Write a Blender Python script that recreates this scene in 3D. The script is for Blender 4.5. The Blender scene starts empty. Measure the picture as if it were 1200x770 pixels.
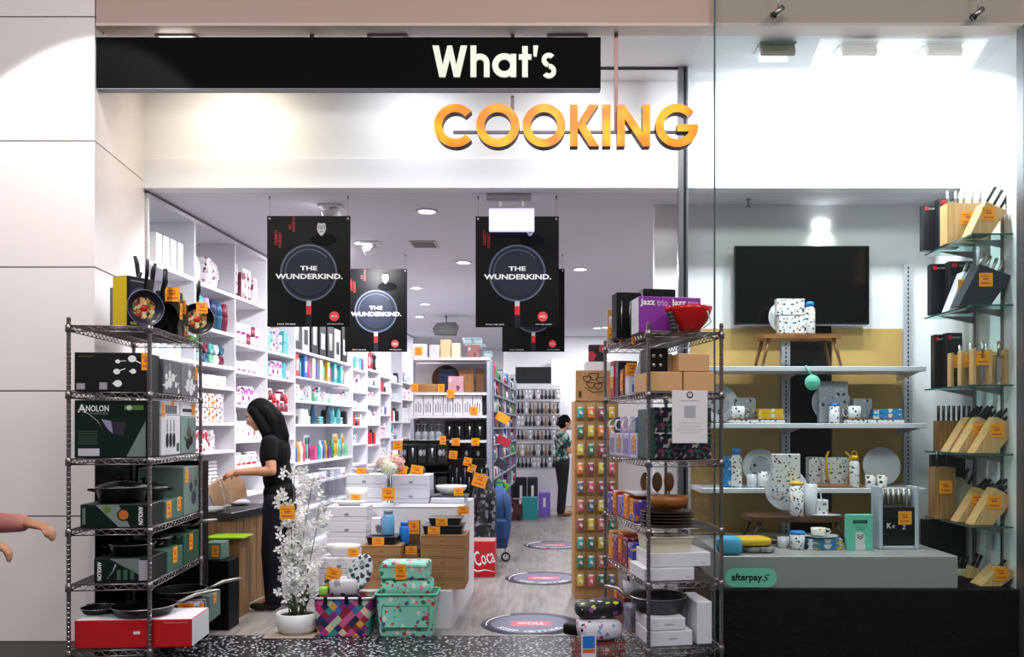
import bpy, bmesh, math, random
from mathutils import Vector, Matrix
random.seed(7)
SC = bpy.context.scene
COL = SC.collection
PI = math.pi
# ------------------------------------------------------------------ camera, world, light, exposure
F = 1000.0; CX = 640.0; CY = 500.0; EYE = 1.41        # focal length in px, principal point, eye height
cam_d = bpy.data.cameras.new('camera'); cam = bpy.data.objects.new('camera', cam_d); COL.objects.link(cam)
cam.location = (0, 0, EYE); cam.rotation_euler = (PI/2, 0, 0)
cam_d.sensor_fit = 'HORIZONTAL'; cam_d.sensor_width = 36; cam_d.lens = 36*F/1200
cam_d.shift_x = (600-CX)/1200; cam_d.shift_y = (CY-385)/1200
cam_d.clip_start = .05; cam_d.clip_end = 100
SC.camera = cam
SC.view_settings.view_transform = 'Standard'; SC.view_settings.look = 'None'
SC.view_settings.gamma = 1; SC.view_settings.use_curve_mapping = False
SC.view_settings.exposure = 0.45
SC.cycles.use_denoising = True
SC.cycles.max_bounces = 8; SC.cycles.diffuse_bounces = 4; SC.cycles.glossy_bounces = 3
SC.cycles.transparent_max_bounces = 12; SC.cycles.sample_clamp_indirect = 3
SC.cycles.caustics_reflective = False; SC.cycles.caustics_refractive = False
w = bpy.data.worlds.new('mall'); SC.world = w; w.use_nodes = True
w.node_tree.nodes['Background'].inputs[0].default_value = (.93, .95, 1, 1)
w.node_tree.nodes['Background'].inputs[1].default_value = .17

def lamp(name, kind, loc, power, color=(1, 1, 1), size=.1, target=None, spot=None, blend=.3, sizey=None):
    l = bpy.data.lights.new(name, kind); l.energy = power; l.color = color
    if kind == 'AREA':
        l.size = size
        if sizey: l.shape = 'RECTANGLE'; l.size_y = sizey
        else: l.shape = 'DISK'
    else:
        l.shadow_soft_size = size
        if kind == 'SPOT': l.spot_size = math.radians(spot); l.spot_blend = blend
    o = bpy.data.objects.new(name, l); COL.objects.link(o); o.location = loc
    if target is not None:
        o.rotation_euler = (Vector(target)-Vector(loc)).to_track_quat('-Z', 'Y').to_euler()
    return o
# unseen area lamps above the concourse, added as ambient fill for the mall
for x in (-3.2, 0.2, 3.4):
    lamp('concourse_fill', 'AREA', (x, 1.6, 4.9), 55, (1, .97, .95), 1.6, (x, 3.6, 0), sizey=1.0)
lamp('column_spot', 'SPOT', (-2.3, 3.9, 4.7), 210, (1, .98, .97), .03, (-2.9, 5.1, 2.0), spot=54, blend=.10)
lamp('wall_washer', 'SPOT', (-2.1, 5.35, 3.74), 30, (1, .88, .68), .16, (-2.15, 5.9, 3.1), spot=150, blend=1)
for x in (-.9, .2):
    lamp('wall_washer', 'SPOT', (x, 5.35, 3.74), 22, (.95, .97, 1), .16, (x, 5.9, 3.1), spot=150, blend=1)
for x in (1.42, 1.90, 2.42):
    lamp('bay_flood', 'AREA', (x, 5.40, 3.655), 15, (.93, .96, 1), .16, (x, 6.1, 2.3), sizey=.1)
# shop interior: fluorescent battens that run along the ceiling
DOWN = [(500, 247), (425, 284), (543, 307), (680, 315), (488, 337), (498, 356), (700, 384)]

# ------------------------------------------------------------------ pixel helpers
def PX(px, d): return (px-CX)*d/F
def PZ(py, d): return EYE-(py-CY)*d/F
def P(px, py, d): return Vector((PX(px, d), d, PZ(py, d)))

# ------------------------------------------------------------------ materials
MATS = {}
def nt(name):
    m = bpy.data.materials.new(name); m.use_nodes = True
    return m, m.node_tree, m.node_tree.nodes['Principled BSDF']
def hexc(h):
    if isinstance(h, tuple): return h
    h = h.lstrip('#'); c = [int(h[i:i+2], 16)/255 for i in (0, 2, 4)]
    return tuple(x/12.92 if x <= .04045 else ((x+.055)/1.055)**2.4 for x in c)
def mat(col, rough=.5, metal=0, vary=.06, scale=6, spec=None, emit=None, es=0, trans=0, alpha=1):
    key = (col, rough, metal, vary, scale, spec, emit, es, trans, alpha)
    if key in MATS: return MATS[key]
    m, t, b = nt('surface'); c = hexc(col); N = t.nodes; L = t.links
    tc = N.new('ShaderNodeTexCoord'); no = N.new('ShaderNodeTexNoise'); no.inputs['Scale'].default_value = scale
    L.new(tc.outputs['Object'], no.inputs['Vector'])
    mx = N.new('ShaderNodeMix'); mx.data_type = 'RGBA'
    mx.inputs[6].default_value = tuple(x*(1-vary) for x in c)+(1,)
    mx.inputs[7].default_value = tuple(min(1, x*(1+vary)) for x in c)+(1,)
    L.new(no.outputs[0], mx.inputs[0]); L.new(mx.outputs[2], b.inputs['Base Color'])
    b.inputs['Roughness'].default_value = rough; b.inputs['Metallic'].default_value = metal
    if spec is not None: b.inputs['Specular IOR Level'].default_value = spec
    if emit: b.inputs['Emission Color'].default_value = hexc(emit)+(1,); b.inputs['Emission Strength'].default_value = es
    if trans: b.inputs['Transmission Weight'].default_value = trans
    if alpha < 1: b.inputs['Alpha'].default_value = alpha
    MATS[key] = m; return m
def ramp(t, fac, cols, interp='CONSTANT', pos=None):
    r = t.nodes.new('ShaderNodeValToRGB'); r.color_ramp.interpolation = interp
    e = r.color_ramp.elements
    while len(e) < len(cols): e.new(.5)
    for i, c in enumerate(cols):
        e[i].position = pos[i] if pos else i/len(cols); e[i].color = hexc(c)+(1,)
    t.links.new(fac, r.inputs[0]); return r.outputs[0]
def objc(t, sc=(1, 1, 1), rot=(0, 0, 0), loc=(0, 0, 0)):
    tc = t.nodes.new('ShaderNodeTexCoord'); mp = t.nodes.new('ShaderNodeMapping')
    mp.inputs['Scale'].default_value = sc; mp.inputs['Rotation'].default_value = rot; mp.inputs['Location'].default_value = loc
    t.links.new(tc.outputs['Object'], mp.inputs[0]); return mp.outputs[0]
def vor(t, vec, scale, out='Color', feat='F1'):
    v = t.nodes.new('ShaderNodeTexVoronoi'); v.inputs['Scale'].default_value = scale; v.feature = feat
    t.links.new(vec, v.inputs['Vector']); return v.outputs[out]
def mixc(t, fac, a, b):
    mx = t.nodes.new('ShaderNodeMix'); mx.data_type = 'RGBA'
    if hasattr(fac, 'links'): t.links.new(fac, mx.inputs[0])
    else: mx.inputs[0].default_value = fac
    for i, s in ((6, a), (7, b)):
        if isinstance(s, (str, tuple)): mx.inputs[i].default_value = hexc(s)+(1,)
        else: t.links.new(s, mx.inputs[i])
    return mx.outputs[2]
def less(t, a, thr, op='LESS_THAN'):
    n = t.nodes.new('ShaderNodeMath'); n.operation = op; t.links.new(a, n.inputs[0]); n.inputs[1].default_value = thr
    return n.outputs[0]
def prints(base, cols, scale=18, size=.3, rough=.5, seed=0):
    """small scattered motifs on a plain ground"""
    key = ('pr', base, tuple(cols), scale, size, rough, seed)
    if key in MATS: return MATS[key]
    m, t, b = nt('printed'); v = objc(t, loc=(seed*1.7, seed*.9, seed*.3))
    no = t.nodes.new('ShaderNodeTexNoise'); no.inputs['Scale'].default_value = scale*2.2
    t.links.new(v, no.inputs['Vector'])
    ad = t.nodes.new('ShaderNodeVectorMath'); ad.operation = 'MULTIPLY_ADD'
    t.links.new(no.outputs['Color'], ad.inputs[0]); ad.inputs[1].default_value = (.6/scale,)*3; t.links.new(v, ad.inputs[2])
    vo = t.nodes.new('ShaderNodeTexVoronoi'); vo.inputs['Scale'].default_value = scale; t.links.new(ad.outputs[0], vo.inputs['Vector'])
    sp = t.nodes.new('ShaderNodeSeparateColor'); t.links.new(vo.outputs['Color'], sp.inputs[0])
    c = ramp(t, sp.outputs[0], cols)
    t.links.new(mixc(t, less(t, vo.outputs['Distance'], size), base, c), b.inputs['Base Color'])
    b.inputs['Roughness'].default_value = rough; MATS[key] = m; return m
def cells(cols, scale=20, rough=.7, stretch=(1, 1, 1), seed=0):
    key = ('ce', tuple(cols), scale, rough, stretch, seed)
    if key in MATS: return MATS[key]
    m, t, b = nt('patterned'); v = objc(t, stretch, loc=(seed, seed*.37, seed*.7))
    sp = t.nodes.new('ShaderNodeSeparateColor'); t.links.new(vor(t, v, scale), sp.inputs[0])
    t.links.new(ramp(t, sp.outputs[0], cols), b.inputs['Base Color'])
    b.inputs['Roughness'].default_value = rough; MATS[key] = m; return m
def wood(c1, c2, axis='x', scale=3, rough=.45):
    key = ('wd', c1, c2, axis, scale, rough)
    if key in MATS: return MATS[key]
    m, t, b = nt('wood'); st = {'x': (.8, 14, 14), 'y': (14, .8, 14), 'z': (14, 14, .8)}[axis]
    v = objc(t, st); no = t.nodes.new('ShaderNodeTexNoise'); no.inputs['Scale'].default_value = scale
    no.inputs['Detail'].default_value = 6; no.inputs['Distortion'].default_value = .6; t.links.new(v, no.inputs['Vector'])
    t.links.new(ramp(t, no.outputs[0], [c1, c2, c1], 'LINEAR', [.3, .55, .75]), b.inputs['Base Color'])
    b.inputs['Roughness'].default_value = rough; MATS[key] = m; return m
def glass_mat(tint=(.86, .95, .93), ior=1.3, name='glass'):
    m = bpy.data.materials.new(name); m.use_nodes = True; t = m.node_tree; N = t.nodes
    N.remove(N['Principled BSDF']); tr = N.new('ShaderNodeBsdfTransparent'); tr.inputs[0].default_value = tint+(1,)
    gl = N.new('ShaderNodeBsdfGlossy'); gl.inputs['Roughness'].default_value = .01
    lw = N.new('ShaderNodeLayerWeight'); lw.inputs[0].default_value = .5; r0 = ((ior-1)/(ior+1))**2
    pw = N.new('ShaderNodeMath'); pw.operation = 'POWER'; t.links.new(lw.outputs['Facing'], pw.inputs[0]); pw.inputs[1].default_value = 5
    fr = N.new('ShaderNodeMath'); fr.operation = 'MULTIPLY_ADD'; t.links.new(pw.outputs[0], fr.inputs[0]); fr.inputs[1].default_value = .5; fr.inputs[2].default_value = r0
    mx = N.new('ShaderNodeMixShader'); t.links.new(fr.outputs[0], mx.inputs[0]); t.links.new(tr.outputs[0], mx.inputs[1]); t.links.new(gl.outputs[0], mx.inputs[2])
    t.links.new(mx.outputs[0], N['Material Output'].inputs[0]); return m

WHITE = mat('#f2f2f4', .5, vary=.01); SHELFW = mat('#eceaf0', .4, vary=.01)
CEIL = mat('#dedce4', .7, vary=.01); BLACK = mat('#050506', .5, vary=.1, spec=.25); DARK = mat('#0f0e13', .5, spec=.3)
CHROME = mat('#8f8684', .3, 1, .25, 60); STEEL = mat('#b4b0aa', .33, 1); STEELM = mat('#8d8a88', .42, .9)
ORANGE = mat('#ffa41c', .6, vary=.04); TAGRED = mat('#d0641a', .6); CARD = mat('#a1744c', .75, vary=.08)
CARDL = mat('#d9a877', .75, vary=.05); GREENB = mat('#061a10', .45, spec=.3); TEALB = mat('#5f7f7c', .5); WPRINT = mat('#e8e8e8', .5)
GLASS = glass_mat((.93, .975, .965), 1.3); GLASS2 = glass_mat((.95, .98, .98), 1.12); GLASSG = glass_mat((.70, .86, .84)); CLEAR = glass_mat((.95, .96, .97), 1.2); SMOKE = glass_mat((.5, .5, .52))
PANB = mat('#060607', .35, vary=.2, spec=.35); PLASTICBLK = mat('#08080a', .38, spec=.35)

# ------------------------------------------------------------------ mesh building
class MB:
    def __init__(s): s.v = []; s.f = []; s.mi = []; s.sm = []; s.mats = []; s.M = None
    def _m(s, m):
        if m not in s.mats: s.mats.append(m)
        return s.mats.index(m)
    def add(s, vs, fs, m, smooth=False):
        b = len(s.v); ml = m if isinstance(m, list) else None
        for p in vs:
            p = Vector(p); s.v.append(tuple(s.M @ p) if s.M is not None else tuple(p))
        for i, f in enumerate(fs):
            s.f.append([b+k for k in f]); s.mi.append(s._m(ml[i] if ml else m)); s.sm.append(smooth)
        return s
    def box(s, x0, x1, y0, y1, z0, z1, m, bev=None, front=None, side=None, top=None):
        if x1 < x0: x0, x1 = x1, x0
        if y1 < y0: y0, y1 = y1, y0
        if z1 < z0: z0, z1 = z1, z0
        mn = min(x1-x0, y1-y0, z1-z0)
        b = min(.004, mn*.2) if bev is None else min(bev, mn*.45)
        V = []; idx = {}
        for ax in range(3):
            for X in (0, 1):
                for Y in (0, 1):
                    for Z in (0, 1):
                        p = [(x0, x1)[X], (y0, y1)[Y], (z0, z1)[Z]]; sg = [(1, -1)[X], (1, -1)[Y], (1, -1)[Z]]
                        for k in range(3):
                            if k != ax: p[k] += sg[k]*b
                        idx[(ax, X, Y, Z)] = len(V); V.append(p)
        g = lambda a, X, Y, Z: idx[(a, X, Y, Z)]
        Fs = [[g(1,0,0,0), g(1,1,0,0), g(1,1,0,1), g(1,0,0,1)], [g(1,1,1,0), g(1,0,1,0), g(1,0,1,1), g(1,1,1,1)],
              [g(0,0,1,0), g(0,0,0,0), g(0,0,0,1), g(0,0,1,1)], [g(0,1,0,0), g(0,1,1,0), g(0,1,1,1), g(0,1,0,1)],
              [g(2,0,1,0), g(2,1,1,0), g(2,1,0,0), g(2,0,0,0)], [g(2,0,0,1), g(2,1,0,1), g(2,1,1,1), g(2,0,1,1)]]
        Ms = [front or m, m, side or m, side or m, m, top or m]
        for Z in (0, 1):
            q = [g(1,0,0,Z), g(1,1,0,Z), g(2,1,0,Z), g(2,0,0,Z)]; Fs.append(q[::-1] if Z == 0 else q)
            q = [g(1,1,1,Z), g(1,0,1,Z), g(2,0,1,Z), g(2,1,1,Z)]; Fs.append(q[::-1] if Z == 0 else q)
            q = [g(0,0,1,Z), g(0,0,0,Z), g(2,0,0,Z), g(2,0,1,Z)]; Fs.append(q[::-1] if Z == 0 else q)
            q = [g(0,1,0,Z), g(0,1,1,Z), g(2,1,1,Z), g(2,1,0,Z)]; Fs.append(q[::-1] if Z == 0 else q)
        for X in (0, 1):
            q = [g(0,X,0,0), g(1,X,0,0), g(1,X,0,1), g(0,X,0,1)]; Fs.append(q if X == 0 else q[::-1])
            q = [g(1,X,1,0), g(0,X,1,0), g(0,X,1,1), g(1,X,1,1)]; Fs.append(q if X == 0 else q[::-1])
        for X in (0, 1):
            for Y in (0, 1):
                for Z in (0, 1):
                    q = [g(0,X,Y,Z), g(1,X,Y,Z), g(2,X,Y,Z)]; Fs.append(q if (X+Y+Z) % 2 == 0 else q[::-1])
        Ms += [m]*(len(Fs)-6)
        return s.add(V, Fs, Ms)
    def lathe(s, prof, m, n=20, c=(0, 0, 0), smooth=True, a0=0, a1=2*PI, ax='z'):
        V = []; full = abs(a1-a0-2*PI) < 1e-6; k = n if full else n+1
        for r, z in prof:
            for i in range(k):
                a = a0+(a1-a0)*i/n; x, y = r*math.cos(a), r*math.sin(a)
                p = (x, y, z) if ax == 'z' else ((x, -z, y) if ax == 'y' else (z, x, y))
                V.append((p[0]+c[0], p[1]+c[1], p[2]+c[2]))
        Fs = []
        for j in range(len(prof)-1):
            for i in range(n):
                i2 = (i+1) % k if full else i+1
                Fs.append([j*k+i, j*k+i2, (j+1)*k+i2, (j+1)*k+i])
        if full:
            if prof[0][0] > 1e-5 and abs(prof[1][1]-prof[0][1]) > 5e-4: Fs.append([i for i in range(k)][::-1])
            if prof[-1][0] > 1e-5 and abs(prof[-2][1]-prof[-1][1]) > 5e-4: Fs.append([(len(prof)-1)*k+i for i in range(k)])
        return s.add(V, Fs, m, smooth)
    def tube(s, pts, r, m, n=6, smooth=True, closed=False):
        pts = [Vector(p) for p in pts]; R = r if isinstance(r, (list, tuple)) else [r]*len(pts)
        V = []; up = None; N = len(pts)
        for i, p in enumerate(pts):
            if closed: d = pts[(i+1) % N]-pts[i-1]
            else: d = pts[min(i+1, N-1)]-pts[max(i-1, 0)]
            d.normalize()
            if up is None: up = Vector((0, 0, 1)) if abs(d.z) < .9 else Vector((0, 1, 0))
            a = d.cross(up)
            if a.length < 1e-4: a = d.orthogonal()
            a.normalize(); b = a.cross(d); up = b
            for k in range(n):
                t = 2*PI*k/n; V.append(p+(a*math.cos(t)+b*math.sin(t))*R[i])
        Fs = []
        for i in range(N if closed else N-1):
            j = (i+1) % N
            for k in range(n):
                Fs.append([i*n+k, i*n+(k+1) % n, j*n+(k+1) % n, j*n+k])
        if not closed: Fs += [[k for k in range(n)][::-1], [(N-1)*n+k for k in range(n)]]
        return s.add(V, Fs, m, smooth)
    def ell(s, c, r, m, n=14, k=9, M=None):
        V = []; c = Vector(c)
        for j in range(k+1):
            ph = PI*j/k
            for i in range(n):
                a = 2*PI*i/n; p = Vector((r[0]*math.sin(ph)*math.cos(a), r[1]*math.sin(ph)*math.sin(a), r[2]*math.cos(ph)))
                if M is not None: p = M @ p
                V.append(c+p)
        Fs = [[j*n+i, (j+1)*n+i, (j+1)*n+(i+1) % n, j*n+(i+1) % n] for j in range(k) for i in range(n)]
        return s.add(V, Fs, m, True)
    def prism(s, poly, y0, y1, m, plane='xz', edge=None):
        """extrude a polygon drawn in xz (thickness in y), xy (thickness in z) or yz (thickness in x)"""
        n = len(poly)
        f = {'xz': lambda a, b, t: (a, t, b), 'xy': lambda a, b, t: (a, b, t), 'yz': lambda a, b, t: (t, a, b)}[plane]
        V = [f(a, b, y0) for a, b in poly]+[f(a, b, y1) for a, b in poly]
        Fs = [list(range(n)), list(range(n, 2*n))[::-1]]+[[i, n+i, n+(i+1) % n, (i+1) % n] for i in range(n)]
        return s.add(V, Fs, [m, m]+[edge or m]*n)
    def ringarc(s, cx, cz, ro, ri, a0, a1, y0, y1, m, n=40, edge=None):
        e = edge or m
        V = []
        for i in range(n+1):
            a = math.radians(a0+(a1-a0)*i/n); c, q = math.cos(a), math.sin(a)
            V += [(cx+ro*c, y0, cz+ro*q), (cx+ri*c, y0, cz+ri*q), (cx+ro*c, y1, cz+ro*q), (cx+ri*c, y1, cz+ri*q)]
        Fs = []; Ms = []
        for i in range(n):
            a = 4*i; b = a+4
            Fs += [[a, a+1, b+1, b], [a+2, b+2, b+3, a+3], [a, b, b+2, a+2], [a+1, a+3, b+3, b+1]]; Ms += [m, m, e, e]
        Fs += [[0, 2, 3, 1], [4*n, 4*n+1, 4*n+3, 4*n+2]]; Ms += [e, e]
        return s.add(V, Fs, Ms)
    def mesh(s, name):
        me = bpy.data.meshes.new(name); me.from_pydata(s.v, [], s.f)
        for m in s.mats: me.materials.append(m)
        me.polygons.foreach_set('material_index', s.mi); me.polygons.foreach_set('use_smooth', s.sm)
        me.update()
        bm = bmesh.new(); bm.from_mesh(me); bmesh.ops.remove_doubles(bm, verts=bm.verts, dist=1e-6)
        bmesh.ops.recalc_face_normals(bm, faces=bm.faces); bm.to_mesh(me); bm.free()
        return me
    def build(s, name, parent=None, loc=(0, 0, 0), rotz=0):
        return link(name, s.mesh(name), parent, loc, rotz)
def link(name, me, parent=None, loc=(0, 0, 0), rotz=0):
    o = bpy.data.objects.new(name, me); COL.objects.link(o); o.location = loc; o.rotation_euler = (0, 0, rotz)
    if parent is not None: o.parent = parent
    return o
def tag(o, label, cat, group=None, kind=None):
    o['label'] = label; o['category'] = cat
    if group: o['group'] = group
    if kind: o['kind'] = kind
    return o
def thing(name, label, cat, loc=(0, 0, 0), rotz=0, group=None):
    o = link(name, None, None, loc, rotz); o.empty_display_size = .05
    return tag(o, label, cat, group)
def struct(name, mb, loc=(0, 0, 0), rotz=0):
    o = mb.build(name, None, loc, rotz); o['kind'] = 'structure'; return o
TXT = {}
def text_mesh(s, m, h=None, w=None, bold=.0, ext=.0006, sx=1.0):
    """lettering in the xz plane, facing -y, centred on its own middle"""
    key = (s, m.name, h, w, bold, ext, sx)
    if key in TXT: return TXT[key]
    cu = bpy.data.curves.new('lettering', 'FONT'); cu.body = s; cu.resolution_u = 2; cu.offset = bold; cu.extrude = 0
    cu.align_x = 'CENTER'
    o = bpy.data.objects.new('t', cu); COL.objects.link(o); bpy.context.view_layer.update()
    me = bpy.data.meshes.new_from_object(o.evaluated_get(bpy.context.evaluated_depsgraph_get()))
    bpy.data.objects.remove(o); bpy.data.curves.remove(cu)
    xs = [v.co.x for v in me.vertices]; ys = [v.co.y for v in me.vertices]
    if not xs: return me
    W = max(xs)-min(xs); H = max(ys)-min(ys); mx = (max(xs)+min(xs))/2; my = (max(ys)+min(ys))/2
    k = (w/W) if w else h/H; kz = (h/H) if (h and w) else k
    for v in me.vertices: v.co = ((v.co.x-mx)*k*sx, -ext, (v.co.y-my)*kz)
    me.materials.clear(); me.materials.append(m)
    me.update(); TXT[key] = me; return me
def text(parent, s, m, x, y, z, h=None, w=None, rotz=0, roty=0, bold=0, name='lettering', rotx=0):
    o = link(name, text_mesh(s, m, h, w, bold), parent, (x, y, z)); o.rotation_euler = (rotx, roty, rotz); return o
def tagmesh(w=.055, h=.06):
    key = ('tag', w, h)
    if key not in TXT:
        b = MB(); b.box(-w/2, w/2, 0, .0015, -h/2, h/2, ORANGE, 0)
        b.box(-w*.36, w*.2, -.0006, .0002, h*.22, h*.30, TAGRED, 0); b.box(-w*.2, w*.2, -.0006, .0002, -.02*h, .14*h, TAGRED, 0)
        b.box(-w*.36, w*.36, -.0006, .0002, -h*.32, -h*.2, TAGRED, 0); TXT[key] = b.mesh('price_tag')
    return TXT[key]
def ptag(parent, x, y, z, rotz=0, w=.055, h=.06, tilt=0, rx=0):
    o = link('price_tag', tagmesh(w, h), parent, (x, y, z)); o.rotation_euler = (rx, tilt, rotz)
    o['label'] = 'orange price ticket'; return o
def pansil(b, x, z, r, m, ang=0, y=-.0012, hl=None):
    """silhouette of a saucepan with handle, printed on a box front"""
    n = 14
    b.add([(x+r*math.cos(2*PI*i/n), y, z+r*math.sin(2*PI*i/n)*.85) for i in range(n)], [list(range(n))], m)
    hl = hl or r*2; c, s_ = math.cos(ang), math.sin(ang); t = r*.13
    b.add([(x+c*r*.9+s_*t, y, z+s_*r*.9-c*t), (x+c*(r+hl)+s_*t, y, z+s_*(r+hl)-c*t), (x+c*(r+hl)-s_*t, y, z+s_*(r+hl)+c*t), (x+c*r*.9-s_*t, y, z+s_*r*.9+c*t)], [[0, 1, 2, 3]], m)
def BX(name, label, cat, px0, px1, py0, py1, d, dep, m, z0=None, rot=0, group=None, front=None, side=None, top=None, lid=False, bev=None, part='carton', own=True):
    """a box whose front face fills the given pixel rectangle at distance d; returns (root, w, h)"""
    X0, X1 = PX(px0, d), PX(px1, d); Z1 = PZ(py0, d)
    if z0 is None: z0 = PZ(py1, d)
    w, h = X1-X0, Z1-z0
    r = thing(name, label, cat, ((X0+X1)/2, d, z0+.0015), rot, group)
    b = MB()
    if lid:
        b.box(-w/2+.002, w/2-.002, .002, dep-.002, 0, h*.6, m, bev, front, side, top)
        b.box(-w/2, w/2, 0, dep, h*.6+.002, h-.0015, m, bev, front, side, top)
    else: b.box(-w/2, w/2, 0, dep, 0, h-.0015, m, bev, front, side, top)
    b.build(part, r)
    return r, w, h
# ------------------------------------------------------------------ the setting
ZC = 3.064; ZR = 3.81; YF = 5.10; YB = 5.93
def plank_mat():
    m, t, b = nt('planks'); v = objc(t, (1, 1, 1), (0, 0, PI/2))
    br = t.nodes.new('ShaderNodeTexBrick'); t.links.new(v, br.inputs['Vector'])
    br.inputs['Scale'].default_value = 1; br.inputs['Brick Width'].default_value = 1.2; br.inputs['Row Height'].default_value = .18
    br.inputs['Mortar Size'].default_value = .0015; br.inputs['Bias'].default_value = 0; br.offset = .37
    for i, c in enumerate(('#968d89', '#6c6562')): br.inputs['Color%d' % (i+1)].default_value = hexc(c)+(1,)
    br.inputs['Mortar'].default_value = hexc('#77706c')+(1,)
    no = t.nodes.new('ShaderNodeTexNoise'); no.inputs['Scale'].default_value = 3; no.inputs['Detail'].default_value = 6
    t.links.new(objc(t, (9, .9, 1)), no.inputs['Vector'])
    g = ramp(t, no.outputs[0], ['#aaa39f', '#645e5b'], 'LINEAR', [.35, .7])
    t.links.new(mixc(t, .5, br.outputs[0], g), b.inputs['Base Color']); b.inputs['Roughness'].default_value = .38
    return m
def terrazzo_mat():
    m, t, b = nt('terrazzo'); v = objc(t)
    d1 = less(t, vor(t, v, 38, 'Distance'), .31); d2 = less(t, vor(t, v, 90, 'Distance'), .25)
    c = mixc(t, d2, '#16161b', '#7d7f86'); c = mixc(t, d1, c, '#d6d9e0')
    t.links.new(c, b.inputs['Base Color']); b.inputs['Roughness'].default_value = .3; return m
PANEL = mat('#efe4e2', .32, vary=.01); JOINT = mat('#6a6260', .7); PINK = mat('#c0a196', .6, vary=.02); SKIRT = mat('#6d655f', .5)
b = MB(); b.box(-3.8, 3.2, YB-.175, 18.3, -.1, 0, plank_mat(), 0); struct('floor', b)
b = MB(); b.box(-6, 6, -3, YB-.177, -.1, 0, terrazzo_mat(), 0); struct('floor', b)
b = MB(); b.box(-2.75, .95, 5.745, 5.765, 0, .004, mat('#b9b6b2', .35, .8), 0); struct('trim_1', b)
# column with cladding panels on the left
def plan(i=0): return [(-4.6, YF+i), (-2.698-i, YF+i), (-2.80-i, YB+.02), (-4.6, YB+.02)]
b = MB(); b.prism(plan(.012), 0, 5.2, JOINT, 'xy')
zs = [.125, .8745, 1.624, 2.364, 3.1185, 3.86, 5.2]
for a, c in zip(zs, zs[1:]): b.prism(plan(), a+.004, c-.004, PANEL, 'xy')
b.prism(plan(.004), 0, .125, SKIRT, 'xy'); struct('wall_left', b)
# concourse soffit, recess ceiling, bulkheads
b = MB(); b.box(-2.69, 3.4, YF, YF+.12, ZR, 5.2, PINK, 0); b.box(-2.69, 3.4, YF-.004, YF+.124, ZR-.006, ZR+.012, mat('#d8c2b8', .5), 0)
struct('wall_soffit', b)
b = MB(); b.box(-2.79, 3.0, YF+.12, YB+.1, ZR, ZR+.08, WHITE, 0); struct('ceiling', b)
b = MB(); b.box(-2.80, 2.90, YB, YB+.10, ZC, ZR, WHITE, 0); b.box(-2.80, 2.90, YB-.012, YB, ZC, 3.272, mat('#eef0f6', .45, vary=.01), .002); struct('wall_bulkhead', b)
b = MB(); b.box(-3.8, 3.2, YB+.10, 18.3, ZC, ZC+.08, CEIL, 0); struct('ceiling', b)
b = MB(); b.prism([(-2.6975, YF+.004), (-2.690, YF+.004), (-2.783, YB-.03), (-2.795, YB-.03)], .02, 1.216, BLACK, 'xy'); struct('wall_panel', b)
b = MB(); b.box(-2.795, .885, 5.695, 5.712, ZR-.014, ZR, mat('#3a3a40', .4, .6), .001); struct('trim_2', b)
# right side wall of the window bay and the metal jamb at the picture's edge
b = MB(); b.prism([(2.86, YF+.06), (2.888, YB+.6), (3.1, YB+.6), (3.1, YF+.06)], 0, ZR, WHITE, 'xy'); struct('wall_right', b)
b = MB(); b.box(2.842, 3.4, YF-.03, YF+.06, 0, ZR, mat('#7d7b80', .35, .7), .004); struct('trim_3', b)
# back wall of the bay
YW = 6.37
b = MB(); b.box(.81, 2.93, YW, YW+.1, 0, ZC, WHITE, 0); struct('wall_window', b)
GOLD = mat('#c4a261', .35, vary=.05); GOLDD = GOLD
b = MB(); b.box(1.08, 1.745, YW-.012, YW, .43, 2.14, GOLD, .002); b.box(2.13, 2.655, YW-.012, YW, .43, 2.14, GOLD, .002)
b.box(1.815, 2.125, YW-.014, YW, .43, 2.22, BLACK, .002); struct('wall_panel', b)
# slotted uprights
slot = mat('#303034', .6); upm = mat('#c9cbd2', .35, .4)
for x in (1.782, 2.69):
    b = MB(); b.box(x-.032, x+.032, YW-.03, YW-.0145, .43, 2.62, upm, .002)
    for k in range(68): b.box(x-.005, x+.005, YW-.0325, YW-.0295, .47+k*.0315, .488+k*.0315, slot, 0)
    tag(b.build('shelf_upright'), 'slotted white metal upright on the window wall, '+('beside the black stripe' if x < 2 else 'right of the golden panel'), 'shelf upright')
# black plinth of the window
b = MB(); b.box(1.0, 2.84, 5.12, YW-.002, 0, .43, mat('#030303', .6, vary=.1, spec=.15), .003); struct('wall_plinth', b)
# interior walls
b = MB(); b.box(-3.8, 3.2, 18.2, 18.3, 0, ZC, mat('#dfe0e6', .6, vary=.02), 0); struct('wall_back', b)
b = MB(); b.box(3.1, 3.2, YB+.62, 18.2, 0, ZC, WHITE, 0); struct('wall_right', b)
b = MB(); b.prism([(-3.42, YB+.02), (-2.99, 18.2), (-3.8, 18.2), (-3.8, YB+.02)], 0, ZC, WHITE, 'xy'); struct('wall_left', b)
# white pillar far down the aisle
b = MB(); b.box(PX(645, 15), PX(678, 15), 15, 15.5, 0, 2.6, mat('#d5d6dd', .5, vary=.02), .01); struct('wall_pillar', b)
b = MB(); b.box(PX(590, 15.6), PX(760, 15.6), 15.6, 15.7, 2.35, ZC, WHITE, .01); struct('wall_header', b)
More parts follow.
